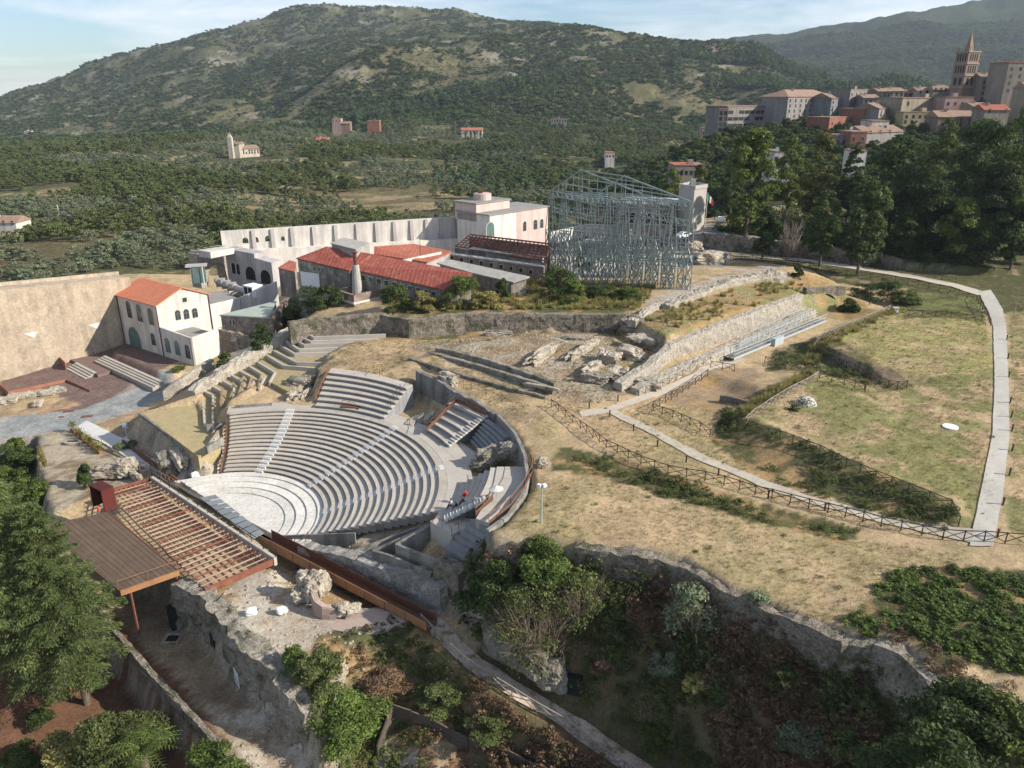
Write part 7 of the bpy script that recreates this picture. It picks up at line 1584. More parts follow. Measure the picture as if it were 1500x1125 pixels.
# platform bushes
for i, (x, y, h, wd, lm, lab) in enumerate(((452, 462, 5.6, 10.5, 'dark', 'dark green bush mass left of the brick plinth'), (430, 470, 3.6, 5, 'green', 'lighter green bush above the green roofed shed'), (478, 452, 5.2, 7, 'dark', 'dense dark bush touching the brick plinth'), (545, 423, 3.2, 4, 'ygreen', 'yellow green bush growing out of the brick plinth'), (580, 455, 5.0, 6.5, 'green', 'big green bush right of the brick plinth'), (622, 455, 4.0, 5.5, 'ygreen', 'yellow green bush below the long red roof'), (675, 452, 6.4, 8.5, 'green', 'tall bright green bush at the end of the long red roof'), (712, 452, 3.6, 5, 'ygreen', 'small yellowish bush right of the tall bright bush'), (735, 440, 4.4, 3.2, 'dark', 'narrow dark bush by the rippled pale roof'), (818, 432, 6.2, 8, 'dark', 'rounded dark tree like bush at the left foot of the steel truss'), (838, 443, 4.6, 5.5, 'green', 'round light green bush in front of the steel truss'), (855, 405, 7, 4.4, 'plane', 'slender green tree inside the left part of the steel truss'), (880, 432, 2.4, 7, 'dark', 'low dark growth under the middle of the steel truss'), (920, 437, 2.2, 6, 'green', 'low green growth in front of the right part of the truss'))):
    bush(x, y, 11.2 if x > 500 else 10.5, h, wd, lab, lm, 5000, .30, 20+i)
bush(384, 512, 3.0, 5, 4, 'dark climbing bush on the brown yard wall', 'dark', 4000, .28, 40); bush(330, 535, 1.2, 2.4, 3, 'small dark bush at the foot of the rubble wall', 'dark', 2000, .26, 41); bush(355, 425, 6.5, 1, 1, 'tiny tuft in the shaded yard', 'scrub', 500, .2, 42)
bush(412, 388, 9, 2.6, 3.2, 'thin olive bush between the white wall and the red roofs', 'olive', 2600, .28, 43)
px_tree('cypress', 483, 392, 432, 148, 8, 'slim bright green column cypress left of the chimney', lm='green', n=2600, shape='column', trunk=.03, size=.25, seed=77, nb=30)
for i, (x, y, h, wd, lm, lab) in enumerate(((1268, 440, 3.6, 8, 'dark', 'big dark round bush right of the tunnel mouth'), (1300, 436, 4.2, 8, 'dark', 'dark olive bush under the far path'), (1325, 445, 3.0, 6, 'scrub', 'yellowish bush at the head of the far pale fence'), (1240, 455, 2.6, 4, 'dark', 'small dark bush over the tunnel mouth'), (1168, 405, 2.4, 2.4, 'dark', 'small dark bush on the upper platform end'), (1253, 456, 1.6, 2, 'green', 'small bright green plant in front of the dark bushes'))):
    bush(x, y, 9.6, h, wd, lab, lm, 4000, .3, 50+i)
b_ = G(1165, 595); t = bush(1163, 600, 9.7, .7, 1.7, 'low dark green shrub on the lawn beside the white flowering one', 'dark', 1200, .16, 60); t = bush(1180, 592, 9.7, 1.1, 2.6, 'low shrub covered in whitish flowers on the lawn', 'olive', 2600, .15, 61)
fm = leaf_mat('white_petals', (.6, .6, .55), (.75, .75, .7), trans=.1); rng = np.random.default_rng(9); C = rng.normal(0, 1, (700, 3)); C /= np.linalg.norm(C, axis=1)[:, None]; C[:, 2] = abs(C[:, 2]); C = C*np.array([.5, .5, .9])
V, F = leaves(C, C, .06, rng, .9); me = np_mesh('flowers', V, F); me.materials.append(fm); o = bpy.data.objects.new('flowers', me); COL.objects.link(o); o.parent = t
for i in range(7):
    u = i/6; p = P(lerp(108, 145, u), lerp(632, 662, u), -2.0); zz = hz(p[0], p[1]); t = empty('plant_trough', (p[0], p[1], zz), ('terracotta trough with a small shrub beside the white ramp, nearest the road', 'second terracotta plant trough from the road beside the ramp', 'third terracotta plant trough from the road beside the ramp', 'middle terracotta plant trough of the row beside the ramp', 'third last terracotta plant trough beside the ramp', 'second last terracotta plant trough beside the ramp', 'last terracotta plant trough beside the ramp railing')[i], 'planter', 'plant troughs beside the ramp')
    MB().box((p[0], p[1], zz+.25), (1.0, .5, .55), -.6).build('trough', M_pot, t); rng = np.random.default_rng(i); C = rng.normal(0, .28, (260, 3))+np.array([p[0], p[1], zz+.95+(.3 if i == 0 else 0)]); V, F = leaves(C, rng.normal(0, 1, (260, 3)), .2, rng); me = np_mesh('plant', V, F); link('plant', me, LM['ygreen' if i % 2 else 'plane'], t)
for i, (x, y) in enumerate(((258, 545), (266, 541), (175, 660), (195, 655))):
    bush(x, y, -.6, 1.3, 2.2, ('planter greenery at the corner of the white annex', 'second planter greenery at the white annex', 'small greenery by the sign post', 'greenery at the foot of the dark retaining wall')[i], 'scrub', 700, .2, 70+i)
# hedge garden at the left edge
for i, (x, y, h, wd, lm, lab) in enumerate(((10, 690, 3, 8, 'dark', 'dark ivy mass below the road kerb at the left edge'), (40, 690, 2.6, 6, 'dark', 'dark green bush against the left court wall'), (25, 725, 3.4, 7, 'green', 'bright green bush under the dark ivy at the left edge'), (30, 668, 2.0, 3.6, 'plane', 'light green fan leaved plant in the dark ivy'), (64, 690, 2.6, 1.4, 'ygreen', 'climbing yellowish plant on the court wall end'), (60, 745, 3.4, 5, 'green', 'green bush at the corner of the gravel court'), (128, 712, 2.4, 2.4, 'dark', 'dark bush beside the pale rock and portal'))):
    bush(x, y, -5 if x < 60 else -2.6, h+1.5, wd, lab, lm, 5000, .26, 80+i)

# ------------------------------------------------------------------ ground growth nobody could count: one object per kind of growth
def gn_group():
    g = bpy.data.node_groups.new('growth', 'GeometryNodeTree'); g.interface.new_socket('Geometry', in_out='INPUT', socket_type='NodeSocketGeometry'); g.interface.new_socket('Geometry', in_out='OUTPUT', socket_type='NodeSocketGeometry')
    n = g.nodes; l = g.links; i = n.new('NodeGroupInput'); o = n.new('NodeGroupOutput'); sg = n.new('GeometryNodeSeparateGeometry'); sg.domain = 'POINT'
    def attr(nm, ty='FLOAT'): a = n.new('GeometryNodeInputNamedAttribute'); a.data_type = ty; a.inputs[0].default_value = nm; return a
    a = attr('isp'); cmp_ = n.new('FunctionNodeCompare'); cmp_.data_type = 'FLOAT'; cmp_.operation = 'GREATER_THAN'; cmp_.inputs[1].default_value = .5; l.new(a.outputs[0], cmp_.inputs[0]); l.new(i.outputs[0], sg.inputs[0]); l.new(cmp_.outputs[0], sg.inputs[1])
    ip = n.new('GeometryNodeInstanceOnPoints'); l.new(sg.outputs[0], ip.inputs['Points']); l.new(sg.outputs[1], ip.inputs['Instance'])
    r = attr('rot', 'FLOAT_VECTOR'); s = attr('scl', 'FLOAT_VECTOR'); er = n.new('FunctionNodeEulerToRotation'); l.new(r.outputs[0], er.inputs[0]); l.new(er.outputs[0], ip.inputs['Rotation']); l.new(s.outputs[0], ip.inputs['Scale'])
    l.new(ip.outputs[0], o.inputs[0]); return g
GNG = gn_group()
def scatter(name, pts_, scl, V, F, m, label, cat):
    """pts_ (n,3), scl (n,3); V, F: one clump"""
    n = len(pts_); k = len(V); VV = np.r_[V, pts_].astype(np.float32); me = np_mesh(name, VV, F); 
    a = me.attributes.new('isp', 'FLOAT', 'POINT'); a.data.foreach_set('value', np.r_[np.zeros(k), np.ones(n)].astype(np.float32))
    rot = np.zeros((k+n, 3), np.float32); rot[k:, 2] = RNG.uniform(0, 6.28, n); a = me.attributes.new('rot', 'FLOAT_VECTOR', 'POINT'); a.data.foreach_set('vector', rot.ravel())
    sc = np.ones((k+n, 3), np.float32); sc[k:] = scl; a = me.attributes.new('scl', 'FLOAT_VECTOR', 'POINT'); a.data.foreach_set('vector', sc.ravel())
    o = link(name, me, m); md = o.modifiers.new('growth', 'NODES'); md.node_group = GNG; return tag(o, label, cat, None, 'stuff')
def clump(n, size, seed, h=1., wd=1., fill=.6, up=False, asp=.5):
    rng = np.random.default_rng(seed)
    if up:
        a = rng.uniform(0, 6.28, n); r = rng.uniform(0, .35, n)*wd; b0 = np.stack([np.cos(a)*r, np.sin(a)*r, np.zeros(n)], 1); e = b0*2.0+np.stack([rng.normal(0, .15, n), rng.normal(0, .15, n), rng.uniform(.5, 1, n)*h], 1); s = np.stack([-np.sin(a), np.cos(a), 0*a], 1)*size*.5
        V = np.stack([b0-s, b0+s, e], 1).reshape(-1, 3); return V, np.arange(3*n).reshape(n, 3)
    B = blobs(9, .12*h, .72*h, .5*wd, rng, 'bush', .7); B = [(b[0], b[1], b[2], b[3]*1.2, b[4]*1.2*h) for b in B]; B = np.array(B); k = rng.integers(0, len(B), n); d = rng.normal(0, 1, (n, 3)); d /= np.linalg.norm(d, axis=1)[:, None]; d[:, 2] = np.where(d[:, 2] < -.3, -d[:, 2], d[:, 2])
    C = B[k, :3]+d*np.stack([B[k, 3], B[k, 3], B[k, 4]], 1)*(1-fill*rng.uniform(0, 1, n)**2)[:, None]; return leaves(C, d, size, rng, asp)
def region(poly, z, dens, zr=None, keep=None, seed=1, ep=True):
    """random ground points inside an outline given in the survey picture at height z"""
    pl = np.array(PP(poly, z)); x0, y0 = pl.min(0); x1, y1 = pl.max(0); rng = np.random.default_rng(seed); n = int((x1-x0)*(y1-y0)*dens); X = rng.uniform(x0, x1, n); Y = rng.uniform(y0, y1, n); m = inpoly(X, Y, [tuple(p) for p in pl])
    if keep: m &= keep(X, Y)
    if ep: m &= off_path(X, Y)
    X, Y = X[m], Y[m]; Z = np.array([hz(a, b) for a, b in zip(X, Y)])
    if zr is not None and len(Z): m = (Z > zr[0]) & (Z < zr[1]); X, Y, Z = X[m], Y[m], Z[m]
    return np.stack([X, Y, Z], 1) if len(X) else np.zeros((0, 3))
def sc3(n, a, b, hf=1., rng=RNG): s = rng.uniform(a, b, n); return np.stack([s, s, s*hf*rng.uniform(.7, 1.3, n)], 1)
GULLY = [(665, 885), (716, 790), (845, 795), (1010, 822), (1190, 912), (1275, 925), (1370, 990), (1420, 1100), (1420, 1250), (930, 1250), (700, 960)]
def nz(f, lo, hi, k): return lambda X, Y: (fbm(X*f, Y*f, 3, k) > lo) & (fbm(X*f, Y*f, 3, k) < hi)
V, F = clump(200, .12, 1)
for nm, lm, lo, hi, lab, cat in (('brown_scrub', 'brown', .50, 1, 'dense brown dry scrub on the shaded slope of the gully', 'scrub'), ('dark_scrub', 'dark', 0, .54, 'dense dark green scrub on the shaded slope of the gully', 'scrub')):
    p = region(GULLY, 2, 4.2, (-9, 6.2), nz(.16, lo, hi, 7), 3 if lm == 'dark' else 4); scatter(nm, p, sc3(len(p), .8, 2.1, .9), V, F, LM['brown' if lm == 'brown' else 'scrub'], lab, cat)
SLOPE = [(475, 975), (600, 935), (640, 950), (850, 1110), (860, 1150), (800, 1110), (560, 1080), (470, 1100), (450, 1040)]
V2, F2 = clump(150, .15, 2)
p = np.r_[region(SLOPE, -4, 3.2, None, nz(.2, 0, .60, 8), 5), region([(690, 960), (800, 985), (1000, 1160), (985, 1170), (820, 1035), (735, 965)], -3.5, 2.2, None, None, 6), region([(1065, 640), (1092, 625), (1150, 650), (1400, 750), (1395, 775), (1300, 752), (1150, 705)], 8.6, 1.8, None, nz(.3, .44, 1, 9), 7), region([(1060, 590), (1092, 618), (1065, 640), (1050, 630)], 8.4, 3, None, None, 17), region([(820, 660), (910, 678), (1110, 745), (1255, 780), (1248, 796), (1090, 760), (970, 728), (880, 695)], 7.8, 1.9, None, nz(.3, .42, 1, 10), 8), region([(1130, 515), (1200, 530), (1310, 572), (1230, 560), (1125, 545)], 8, 1.2, None, None, 9)]
scatter('green_scrub', p, sc3(len(p), .5, 1.3, .8), V2, F2, LM['scrub'], 'olive green scrub and brambles on the banks and in the trenches', 'scrub')
p = np.r_[region(SLOPE, -4, 1.5, None, nz(.2, .52, 1, 8), 15), region([(1240, 925), (1330, 930), (1460, 1010), (1500, 1010), (1420, 1060), (1330, 960)], 8, 2.2, (6.5, 12), None, 16)]
scatter('rust_scrub', p, sc3(len(p), .5, 1.2, .8), V2, F2, LM['brown'], 'reddish brown dried brambles on the bank beside the earth path', 'scrub')
IVY = [(1240, 905), (1290, 850), (1360, 830), (1420, 840), (1560, 860), (1600, 990), (1500, 990), (1400, 960), (1330, 925), (1270, 925)]
p = region(IVY, 8.3, 3.0, (6.5, 12), nz(.25, .36, 1, 11), 10); scatter('ivy_cover', p, sc3(len(p), .8, 1.7, .55), *clump(190, .17, 3, .7), LM['green'], 'bright green creeper carpet on the bank right of the gully', 'creeper')
p = region([(1060, 1150), (1060, 830), (1340, 930), (1500, 1200)], 2, .5, (-6, 5.5), nz(.2, .52, 1, 12), 11)
p2 = np.r_[region([(575, 452), (940, 455), (960, 425), (800, 405), (560, 430)], 11.3, 1.5, None, None, 12), region([(1140, 545), (1195, 500), (1330, 450), (1320, 460), (1200, 520)], 9, 1.6, None, None, 13), region([(1065, 605), (1180, 548), (1195, 552), (1092, 618)], 9, 3.0, None, None, 14), region([(930, 465), (1170, 405), (1215, 420), (1170, 428), (985, 488)], 11.8, .8, None, nz(.3, .45, 1, 13), 18)]
scatter('yellow_tall_grass', p2, sc3(len(p2), .5, 1.15, .95), *clump(60, .07, 4, 1.0, 1.0, up=True), LM['ygreen'], 'tall yellow green weeds along the walls and lawn corners', 'tall grass')
DRYF = [[(780, 700), (900, 690), (1250, 790), (1420, 820), (1300, 920), (1190, 905), (1010, 812), (845, 785), (730, 775)], [(1095, 620), (1200, 555), (1195, 500), (1310, 456), (1440, 470), (1455, 780), (1410, 760)], [(600, 500), (640, 545), (800, 640), (860, 600), (920, 570), (1000, 490), (920, 480)], [(850, 610), (900, 590), (1060, 600), (1100, 700), (1400, 785), (1430, 800), (1250, 770), (900, 665)], [(1475, 450), (1560, 450), (1560, 860), (1480, 800)], [(300, 870), (400, 820), (480, 860), (440, 975), (350, 930)], [(440, 490), (600, 490), (600, 545), (430, 540)], [(206, 606), (300, 590), (300, 655)]]
P3 = np.concatenate([region(q, 8 if i not in (5, 7) else (-1 if i == 5 else 2.4), 7.5, None, nz(.35, .30, 1, 15), 30+i) for i, q in enumerate(DRYF)]); P3 = P3[~((np.hypot(P3[:, 0]-C1[0], P3[:, 1]-C1[1]) < 30) & (P3[:, 2] < 7))]
kk = fbm(P3[:, 0]*.09, P3[:, 1]*.09, 5, 51)+.4*(fbm(P3[:, 0]*.35, P3[:, 1]*.35, 4, 61)-.5) > .56
VT, FT = clump(26, .03, 6, .8, 1.3, up=True)
pp = P3[~kk]; scatter('dry_grass', pp, sc3(len(pp), .18, .42, .9), VT, FT, LM['straw'], 'short dry straw coloured grass tufts on the fields', 'grass')
pp = P3[kk]; scatter('green_grass', pp, sc3(len(pp), .18, .40, .9), VT, FT, LM['ygreen'], 'short greener grass tufts on the lawn and fields', 'grass')
p = np.r_[region([(1040, 345), (1180, 330), (1300, 350), (1700, 330), (1800, 425), (1330, 408), (1300, 375)], 14, .9, (12.0, 30), None, 19), region([(1040, 300), (1500, 250), (1800, 300), (1300, 350)], 18, .25, None, None, 21)]
scatter('wood_undergrowth', p, sc3(len(p), 1.2, 3.2, .8), *clump(200, .12, 7), LM['dark'], 'dark undergrowth below the trees of the upper right woods', 'undergrowth')
P4 = np.concatenate([region(q, 8 if i not in (5, 7) else (-1 if i == 5 else 2.4), .13, None, nz(.2, .42, 1, 16), 70+i) for i, q in enumerate(DRYF)]); P4 = P4[~((np.hypot(P4[:, 0]-C1[0], P4[:, 1]-C1[1]) < 30) & (P4[:, 2] < 7))]
scatter('low_weeds', P4, sc3(len(P4), .18, .75, .55), V2, F2, LM['scrub'], 'scattered low green weeds on the dry fields', 'weeds')
# small stones and twigs strewn about the ruins
import bmesh as _bm
bm_ = _bm.new(); _bm.ops.create_icosphere(bm_, subdivisions=1, radius=.5)
for v in bm_.verts: v.co *= 1+.35*(mnoise.noise(v.co*3)); v.co.z *= .6
VS = np.array([v.co[:] for v in bm_.verts]); FS = np.array([[v.index for v in f.verts] for f in bm_.faces]); bm_.free()
p = np.r_[region([(590, 495), (900, 480), (960, 470), (980, 500), (915, 575), (840, 580), (640, 520)], 9, 1.3, None, None, 50), region([(440, 785), (640, 765), (640, 800), (560, 840), (470, 800)], .2, 3, None, None, 51), region([(300, 870), (400, 820), (560, 880), (600, 925), (470, 980), (350, 930)], -1, 1.2, None, None, 52), region([(250, 665), (330, 655), (328, 692), (290, 695)], 1, 3, None, None, 53), region([(940, 440), (1150, 390), (1180, 410), (980, 490)], 12, .8, None, None, 54), region([(310, 1040), (440, 1080), (500, 1180), (380, 1160)], -7, 1.5, None, None, 55), region([(630, 905), (662, 898), (815, 1030), (985, 1160), (930, 1160)], -4, 1.5, None, None, 56), region(GULLY, 7, .15, (6.2, 8.5), None, 57)]
scatter('loose_stones', p, sc3(len(p), .12, .5, .8), VS, FS, M_stone, 'loose stones scattered over the ruins and paths', 'stones')
# ------------------------------------------------------------------ town on the hill, chapel, villas
TW = {k: mat('town_'+k, c, tuple(a*.75 for a in c), .25, .4, .15, fine=2.5, streak=.25) for k, c in dict(grey=(.27, .25, .23), warm=(.33, .275, .22), buff=(.38, .32, .235), cream=(.50, .44, .35), pink=(.42, .28, .24), red=(.31, .135, .09), white=(.60, .56, .50), blue=(.25, .26, .27), brown=(.25, .18, .135), yellow=(.46, .38, .22)).items()}
M_rt = mat('town_roof_tiles', (.30, .20, .14), (.20, .135, .10), .4, .5, .2, fine=3); M_rr = mat('town_red_tiles', (.38, .13, .08), (.28, .10, .07), .4, .4, .2, fine=3)
def house(x0, x1, yt, yb, zc, col, label, roof='flat', rows=3, colsn=4, rot=0., dep=12, cat='house', win=(1.1, 1.6), roofm=None, balc=0, arch=False, group='houses of the hill town', name='town_house', zpos=None):
    a = D(x0, yb, zc); b = D(x1, yb, zc*(1+rot)); a = a[:2]; b = b[:2]; d = b-a; L0 = np.linalg.norm(d); d /= L0; nb_ = np.array([-d[1], d[0]]); 
    if nb_[1] < 0: nb_ = -nb_
    m_ = (a+b)/2; z0 = D((x0+x1)/2, yb, zc)[2]; zt = ZT((m_[0], m_[1], 0), yt); zg = min(hz(*m_), z0)-3
    t = empty(name, (m_[0], m_[1], z0), label, cat, group); rh = min(L0, dep)*.22; hw = zt if roof == 'flat' else zt-rh
    p = rect(a, d, L0, nb_, dep); MB().prism(p, zg, hw).build('wall', TW[col], t)
    rm = roofm or M_rt
    if roof == 'flat':
        c = np.mean(p, 0); MB().prism([lerp(c, q, 1.03) for q in p], hw+.01, hw+.45).build('roof', rm, t)
        if L0 > 9: q = a+d*L0*random.uniform(.25, .7)+nb_*3; MB().box((q[0], q[1], hw+1.2), (2.2, 2, 1.8), math.atan2(d[1], d[0])).build('roof_hut', TW[col], t)
    else:
        o = .5; V = [(*(a-d*o-nb_*o), hw-.1), (*(b+d*o-nb_*o), hw-.1), (*(b+d*o+nb_*(dep+o)), hw-.1), (*(a-d*o+nb_*(dep+o)), hw-.1), (*(a-d*o*0+nb_*dep/2+d*(L0*.18 if roof == 'hip' else -o)), zt), (*(b+nb_*dep/2-d*(L0*.18 if roof == 'hip' else -o)), zt)]
        MB().add(V, [(0, 1, 5, 4), (2, 3, 4, 5), (1, 2, 5), (3, 0, 4), (3, 2, 1, 0)]).build('roof', rm, t)
        q = a+d*L0*.3+nb_*dep*.4; MB().box((q[0], q[1], zt), (.9, .9, 1.6)).build('chimney', TW[col], t)
    f = Face(a, b); 
    if np.cross(f.u, f.n) > 0: pass
    hb = max(z0, zt-rows*3.3-1); sh_ = [M_glassd, M_dark, M_glassd]
    for r_ in range(rows):
        zz = hb+.9+(hw-hb-1.2)*r_/max(rows, 1)
        for c in range(colsn):
            if random.random() < .1: continue
            window(t, f, L0*(c+.5+random.uniform(-.08, .08))/colsn, zz, win[0], win[1], arch, frame=TW['warm' if col != 'warm' else 'grey'], glass=random.choice(sh_), bars=False, fr=.10, off=.06)
            if balc and random.random() < balc: q = f.at(L0*(c+.5)/colsn, zz-.1, .45); MB().box(tuple(q), (2.2, .9, .15), math.atan2(d[1], d[0])).build('balcony', TW['grey'], t)
    return t
H = house
H(1063, 1148, 156, 196, 400, 'grey', 'long unfinished grey concrete building with rows of wide openings and plants on its flat roof', 'flat', 3, 11, .05, 16, win=(3.6, 1.7))
H(1051, 1064, 160, 196, 398, 'grey', 'narrow open concrete bay at the left end of the long unfinished building', 'flat', 4, 2, 0, 10, win=(1.8, 2.2))
H(1137, 1153, 142, 165, 432, 'cream', 'small cream house with a sunlit side above the unfinished building', 'flat', 2, 2)
H(1150, 1216, 131, 183, 400, 'grey', 'big grey brown block with five rows of small windows over arches', 'hip', 5, 9, .06, 16)
H(1162, 1184, 186, 200, 385, 'grey', 'dark arched base under the big grey brown block', 'flat', 1, 3, 0, 6, win=(3.4, 3.6), arch=True)
H(1214, 1240, 136, 178, 405, 'blue', 'blue grey house with balconies right of the big block', 'gable', 4, 4, .03, balc=.6)
H(1240, 1264, 132, 176, 408, 'grey', 'taller grey house with a pale roof terrace and balconies', 'flat', 5, 4, .03, balc=.4)
H(1262, 1284, 138, 168, 402, 'blue', 'narrow bluish house between two taller houses', 'gable', 3, 3)
H(1283, 1302, 129, 160, 415, 'warm', 'house with a pale gable roof on the skyline of the town', 'gable', 2, 3)
H(1212, 1262, 172, 200, 372, 'red', 'long low orange red house above the plane trees', 'flat', 2, 5, .05, 12)
H(1262, 1284, 160, 190, 378, 'red', 'smaller orange red house stepping up behind the long one', 'flat', 2, 2, .03)
H(1284, 1319, 150, 186, 375, 'grey', 'grey house with a long row of balconies above the grey gabled roof', 'gable', 3, 5, .08, balc=.5)
H(1319, 1381, 144, 166, 378, 'buff', 'wide blank buff hall under the bell tower', 'flat', 1, 3, .02, 18, win=(1.2, 2), arch=True)
H(1321, 1378, 165, 184, 368, 'yellow', 'low yellowish house in front of the wide buff hall', 'flat', 2, 6, 0, 8)
H(1381, 1422, 143, 168, 372, 'pink', 'pink town house with dark arched windows left of the red tiled roof', 'flat', 2, 4, 0, 12, arch=True)
H(1372, 1425, 162, 190, 352, 'brown', 'brown house with a broad gable roof below the pink house', 'gable', 2, 4, 0, 12)
H(1422, 1446, 150, 180, 360, 'warm', 'small buff house between the pink house and the tall corner palace', 'gable', 2, 3)
H(1440, 1476, 153, 176, 340, 'warm', 'low house with a bright red tiled roof at the trees', 'gable', 1, 3, 0, 10, roofm=M_rr)
H(1300, 1322, 128, 152, 425, 'warm', 'brownish roofed house left of centre on the town skyline', 'gable', 2, 3)
H(1320, 1344, 131, 150, 430, 'brown', 'dark brown house partly behind the wide buff hall', 'hip', 1, 3)
H(1342, 1368, 127, 150, 425, 'cream', 'sunlit cream roofed house left of the bell tower', 'gable', 1, 3)
H(1364, 1394, 124, 148, 420, 'warm', 'long roofed house at the foot of the bell tower', 'hip', 1, 4)
H(1412, 1440, 118, 150, 410, 'grey', 'grey house with a washing terrace right of the bell tower', 'gable', 3, 3, balc=.5)
H(1432, 1466, 106, 152, 395, 'warm', 'tall gabled stone house beside the corner palace', 'gable', 4, 4)
H(1464, 1530, 92, 160, 380, 'warm', 'tall stone palace with red eaves at the right picture edge', 'flat', 4, 5, 0, 16, roofm=M_rr)
H(1500, 1560, 120, 165, 350, 'buff', 'buff house beyond the right picture edge', 'gable', 3, 4)
H(1222, 1246, 199, 222, 330, 'grey', 'low grey house with a flat terrace in the tree gap', 'flat', 1, 3)
H(1243, 1266, 194, 224, 325, 'red', 'dark red house with a covered balcony among the tree tops', 'flat', 2, 2, balc=.8)
H(1265, 1320, 184, 214, 335, 'grey', 'grey house with a wide dull gable roof above the tree tops', 'gable', 1, 4, .04)
H(1275, 1300, 178, 196, 345, 'white', 'white roofed pergola house over the dull gable roof', 'flat', 1, 3)
H(1128, 1163, 223, 268, 262, 'white', 'white two storey house between the big plane trees', 'flat', 2, 3, 0, 10, win=(1.1, 2.0))
H(1245, 1264, 222, 262, 262, 'white', 'narrow white house seen through the dark trees', 'flat', 2, 1, 0, 8)
H(986, 1030, 243, 272, 300, 'warm', 'grey pink house with shuttered windows above the tower block', 'flat', 1, 6, 0, 12, roofm=M_rr)
H(1028, 1040, 188, 205, 440, 'pink', 'tiny pink house alone on the slope left of the town', 'flat', 1, 2, 0, 8)
# satellite dishes
for x, y, zc, lab in ((1139, 219, 258, 'white satellite dish on the white two storey house'), (1021, 240, 296, 'white satellite dish on the grey pink house'), (1248, 188, 324, 'white satellite dish on the dark red house')):
    p = D(x, y, zc); mb = MB(); mb.bar(p, p+np.array([-.25, -.2, .12]), .25, .75, n=12); mb.bar(p, (p[0], p[1], p[2]-1.6), .05); tag(mb.build('satellite_dish', M_wht), lab, 'satellite dish')
# bell tower
p = D(1409, 128, 400); t = empty('bell_tower', tuple(p), 'tall brick bell tower with open arches on three storeys and a pointed spire', 'bell tower'); zt_ = ZT(p, 76); zs = ZT(p, 45); w_ = 7.6; rz = .35
u_ = np.array([math.cos(rz), math.sin(rz)]); v_ = np.array([-u_[1], u_[0]]); sq_ = lambda s: [p[:2]+(u_*a+v_*b)*s/2 for a, b in ((-1, -1), (1, -1), (1, 1), (-1, 1))]
M_bt = mat('tower_brick', (.30, .205, .15), (.22, .15, .115), .5, .4, .2, fine=3); MB().prism(sq_(w_), p[2]-14, zt_).build('shaft', M_bt, t)
ns_ = 3; hs = (zt_-p[2])/ns_
for k in range(ns_+1): MB().prism(sq_(w_+.8), p[2]+hs*k-.35, p[2]+hs*k+.25).build('cornice', TW['warm'], t)
for f in (Face(sq_(w_)[0], sq_(w_)[1]), Face(sq_(w_)[3], sq_(w_)[0])):
    for k, n in ((0, 2), (1, 4), (2, 4)):
        for c in range(n): window(t, f, w_*(c+.5)/n*.8+w_*.1, p[2]+hs*k+1.2, w_*.8/n*.62, hs*.62, True, TW['warm'], M_dark, False, fr=.1, name='arched_opening')
sp_ = sq_(w_*.42); V = [(*q, zt_+.2) for q in sp_]+[(*p[:2], zs)]; MB().add(V, [(0, 1, 4), (1, 2, 4), (2, 3, 4), (3, 0, 4)]).build('spire', M_rt, t)
for q in sq_(w_*.86): MB().bar((*q, zt_+.2), (*q, zt_+2.6), .5, .12).build('pinnacle', M_bt, t)
# chapel
H(347, 381, 213, 232, 630, 'cream', 'cream convent wing with a row of small windows on the valley ridge', 'gable', 2, 8, .02, 12, group=None, cat='convent', name='convent')
t = H(338, 352, 208, 232, 627, 'cream', 'cream church front joined to the slim bell tower on the valley ridge', 'gable', 1, 1, 0, 14, cat='church', win=(1.6, 2.4), arch=True, group=None, name='church')
p = D(340, 231, 625); zt_ = ZT(p, 201); MB().box((p[0], p[1], (p[2]-3+zt_)/2), (3.6, 3.6, zt_-p[2]+3)).build('tower', TW['cream'], t); MB().bar((p[0], p[1], zt_), (p[0], p[1], ZT(p, 194)), 2.3, .1).build('spire', TW['cream'], t)
H(487, 500, 174, 190, 905, 'pink', 'pink villa left of a tall mast on the slope road', 'flat', 1, 3, group=None, name='villa'); H(500, 513, 178, 190, 905, 'brown', 'low brown villa beside the pink villa', 'gable', 1, 3, group=None, name='villa')
H(538, 556, 177, 188, 900, 'red', 'red villa alone on the slope road', 'flat', 1, 4, group=None, name='villa'); H(676, 707, 187, 200, 860, 'white', 'white villa behind dark cypresses', 'gable', 2, 6, roofm=M_rr, group=None, name='villa')
H(463, 480, 201, 213, 745, 'white', 'small white house with a red roof near the convent road', 'gable', 1, 3, roofm=M_rr, group=None, name='villa'); H(807, 830, 175, 184, 960, 'grey', 'long grey portico on the dry slope', 'flat', 1, 6, win=(1.6, 3.2), group=None, name='portico')
H(887, 900, 224, 232, 620, 'white', 'white kiosk with red stripes standing out of the far woods', 'flat', 1, 3, roofm=M_rr, group=None, name='kiosk'); H(-18, 27, 318, 346, 365, 'white', 'white farmhouse with a pale gable at the left picture edge', 'gable', 1, 4, 0, 12, group=None, name='farmhouse')
H(36, 46, 192, 197, 1400, 'white', 'tiny white house far up the left mountain foot', 'flat', 1, 2, 0, 8, group=None, name='villa')
for x, y0, y1, zc, lab in ((88, 300, 322, 400, 'thin pale power pole in the olive grove left of the road'), (228, 326, 342, 372, 'thin pale power pole above the buff wall')):
    p = D(x, y1, zc); mb = MB(); mb.bar((p[0], p[1], hz(*p[:2])-1), (p[0], p[1], ZT(p, y0)), .22, .15); tag(mb.build('power_pole', M_plas), lab, 'pole')
for pr in ([(148, 292, 158, 296), (160, 280, 168, 284), (190, 270, 194, 274), (232, 262, 236, 265)],):
    W_ = [(D(a, b, 480+8*i)[:2], D(c, d_, 480+8*i)[:2]) for i, (a, b, c, d_) in enumerate(pr)]; drape('lane', W_, mat('valley_lane', (.26, .26, .27), None, 1, .2, 0), dz=.5, step=4, kind='structure')
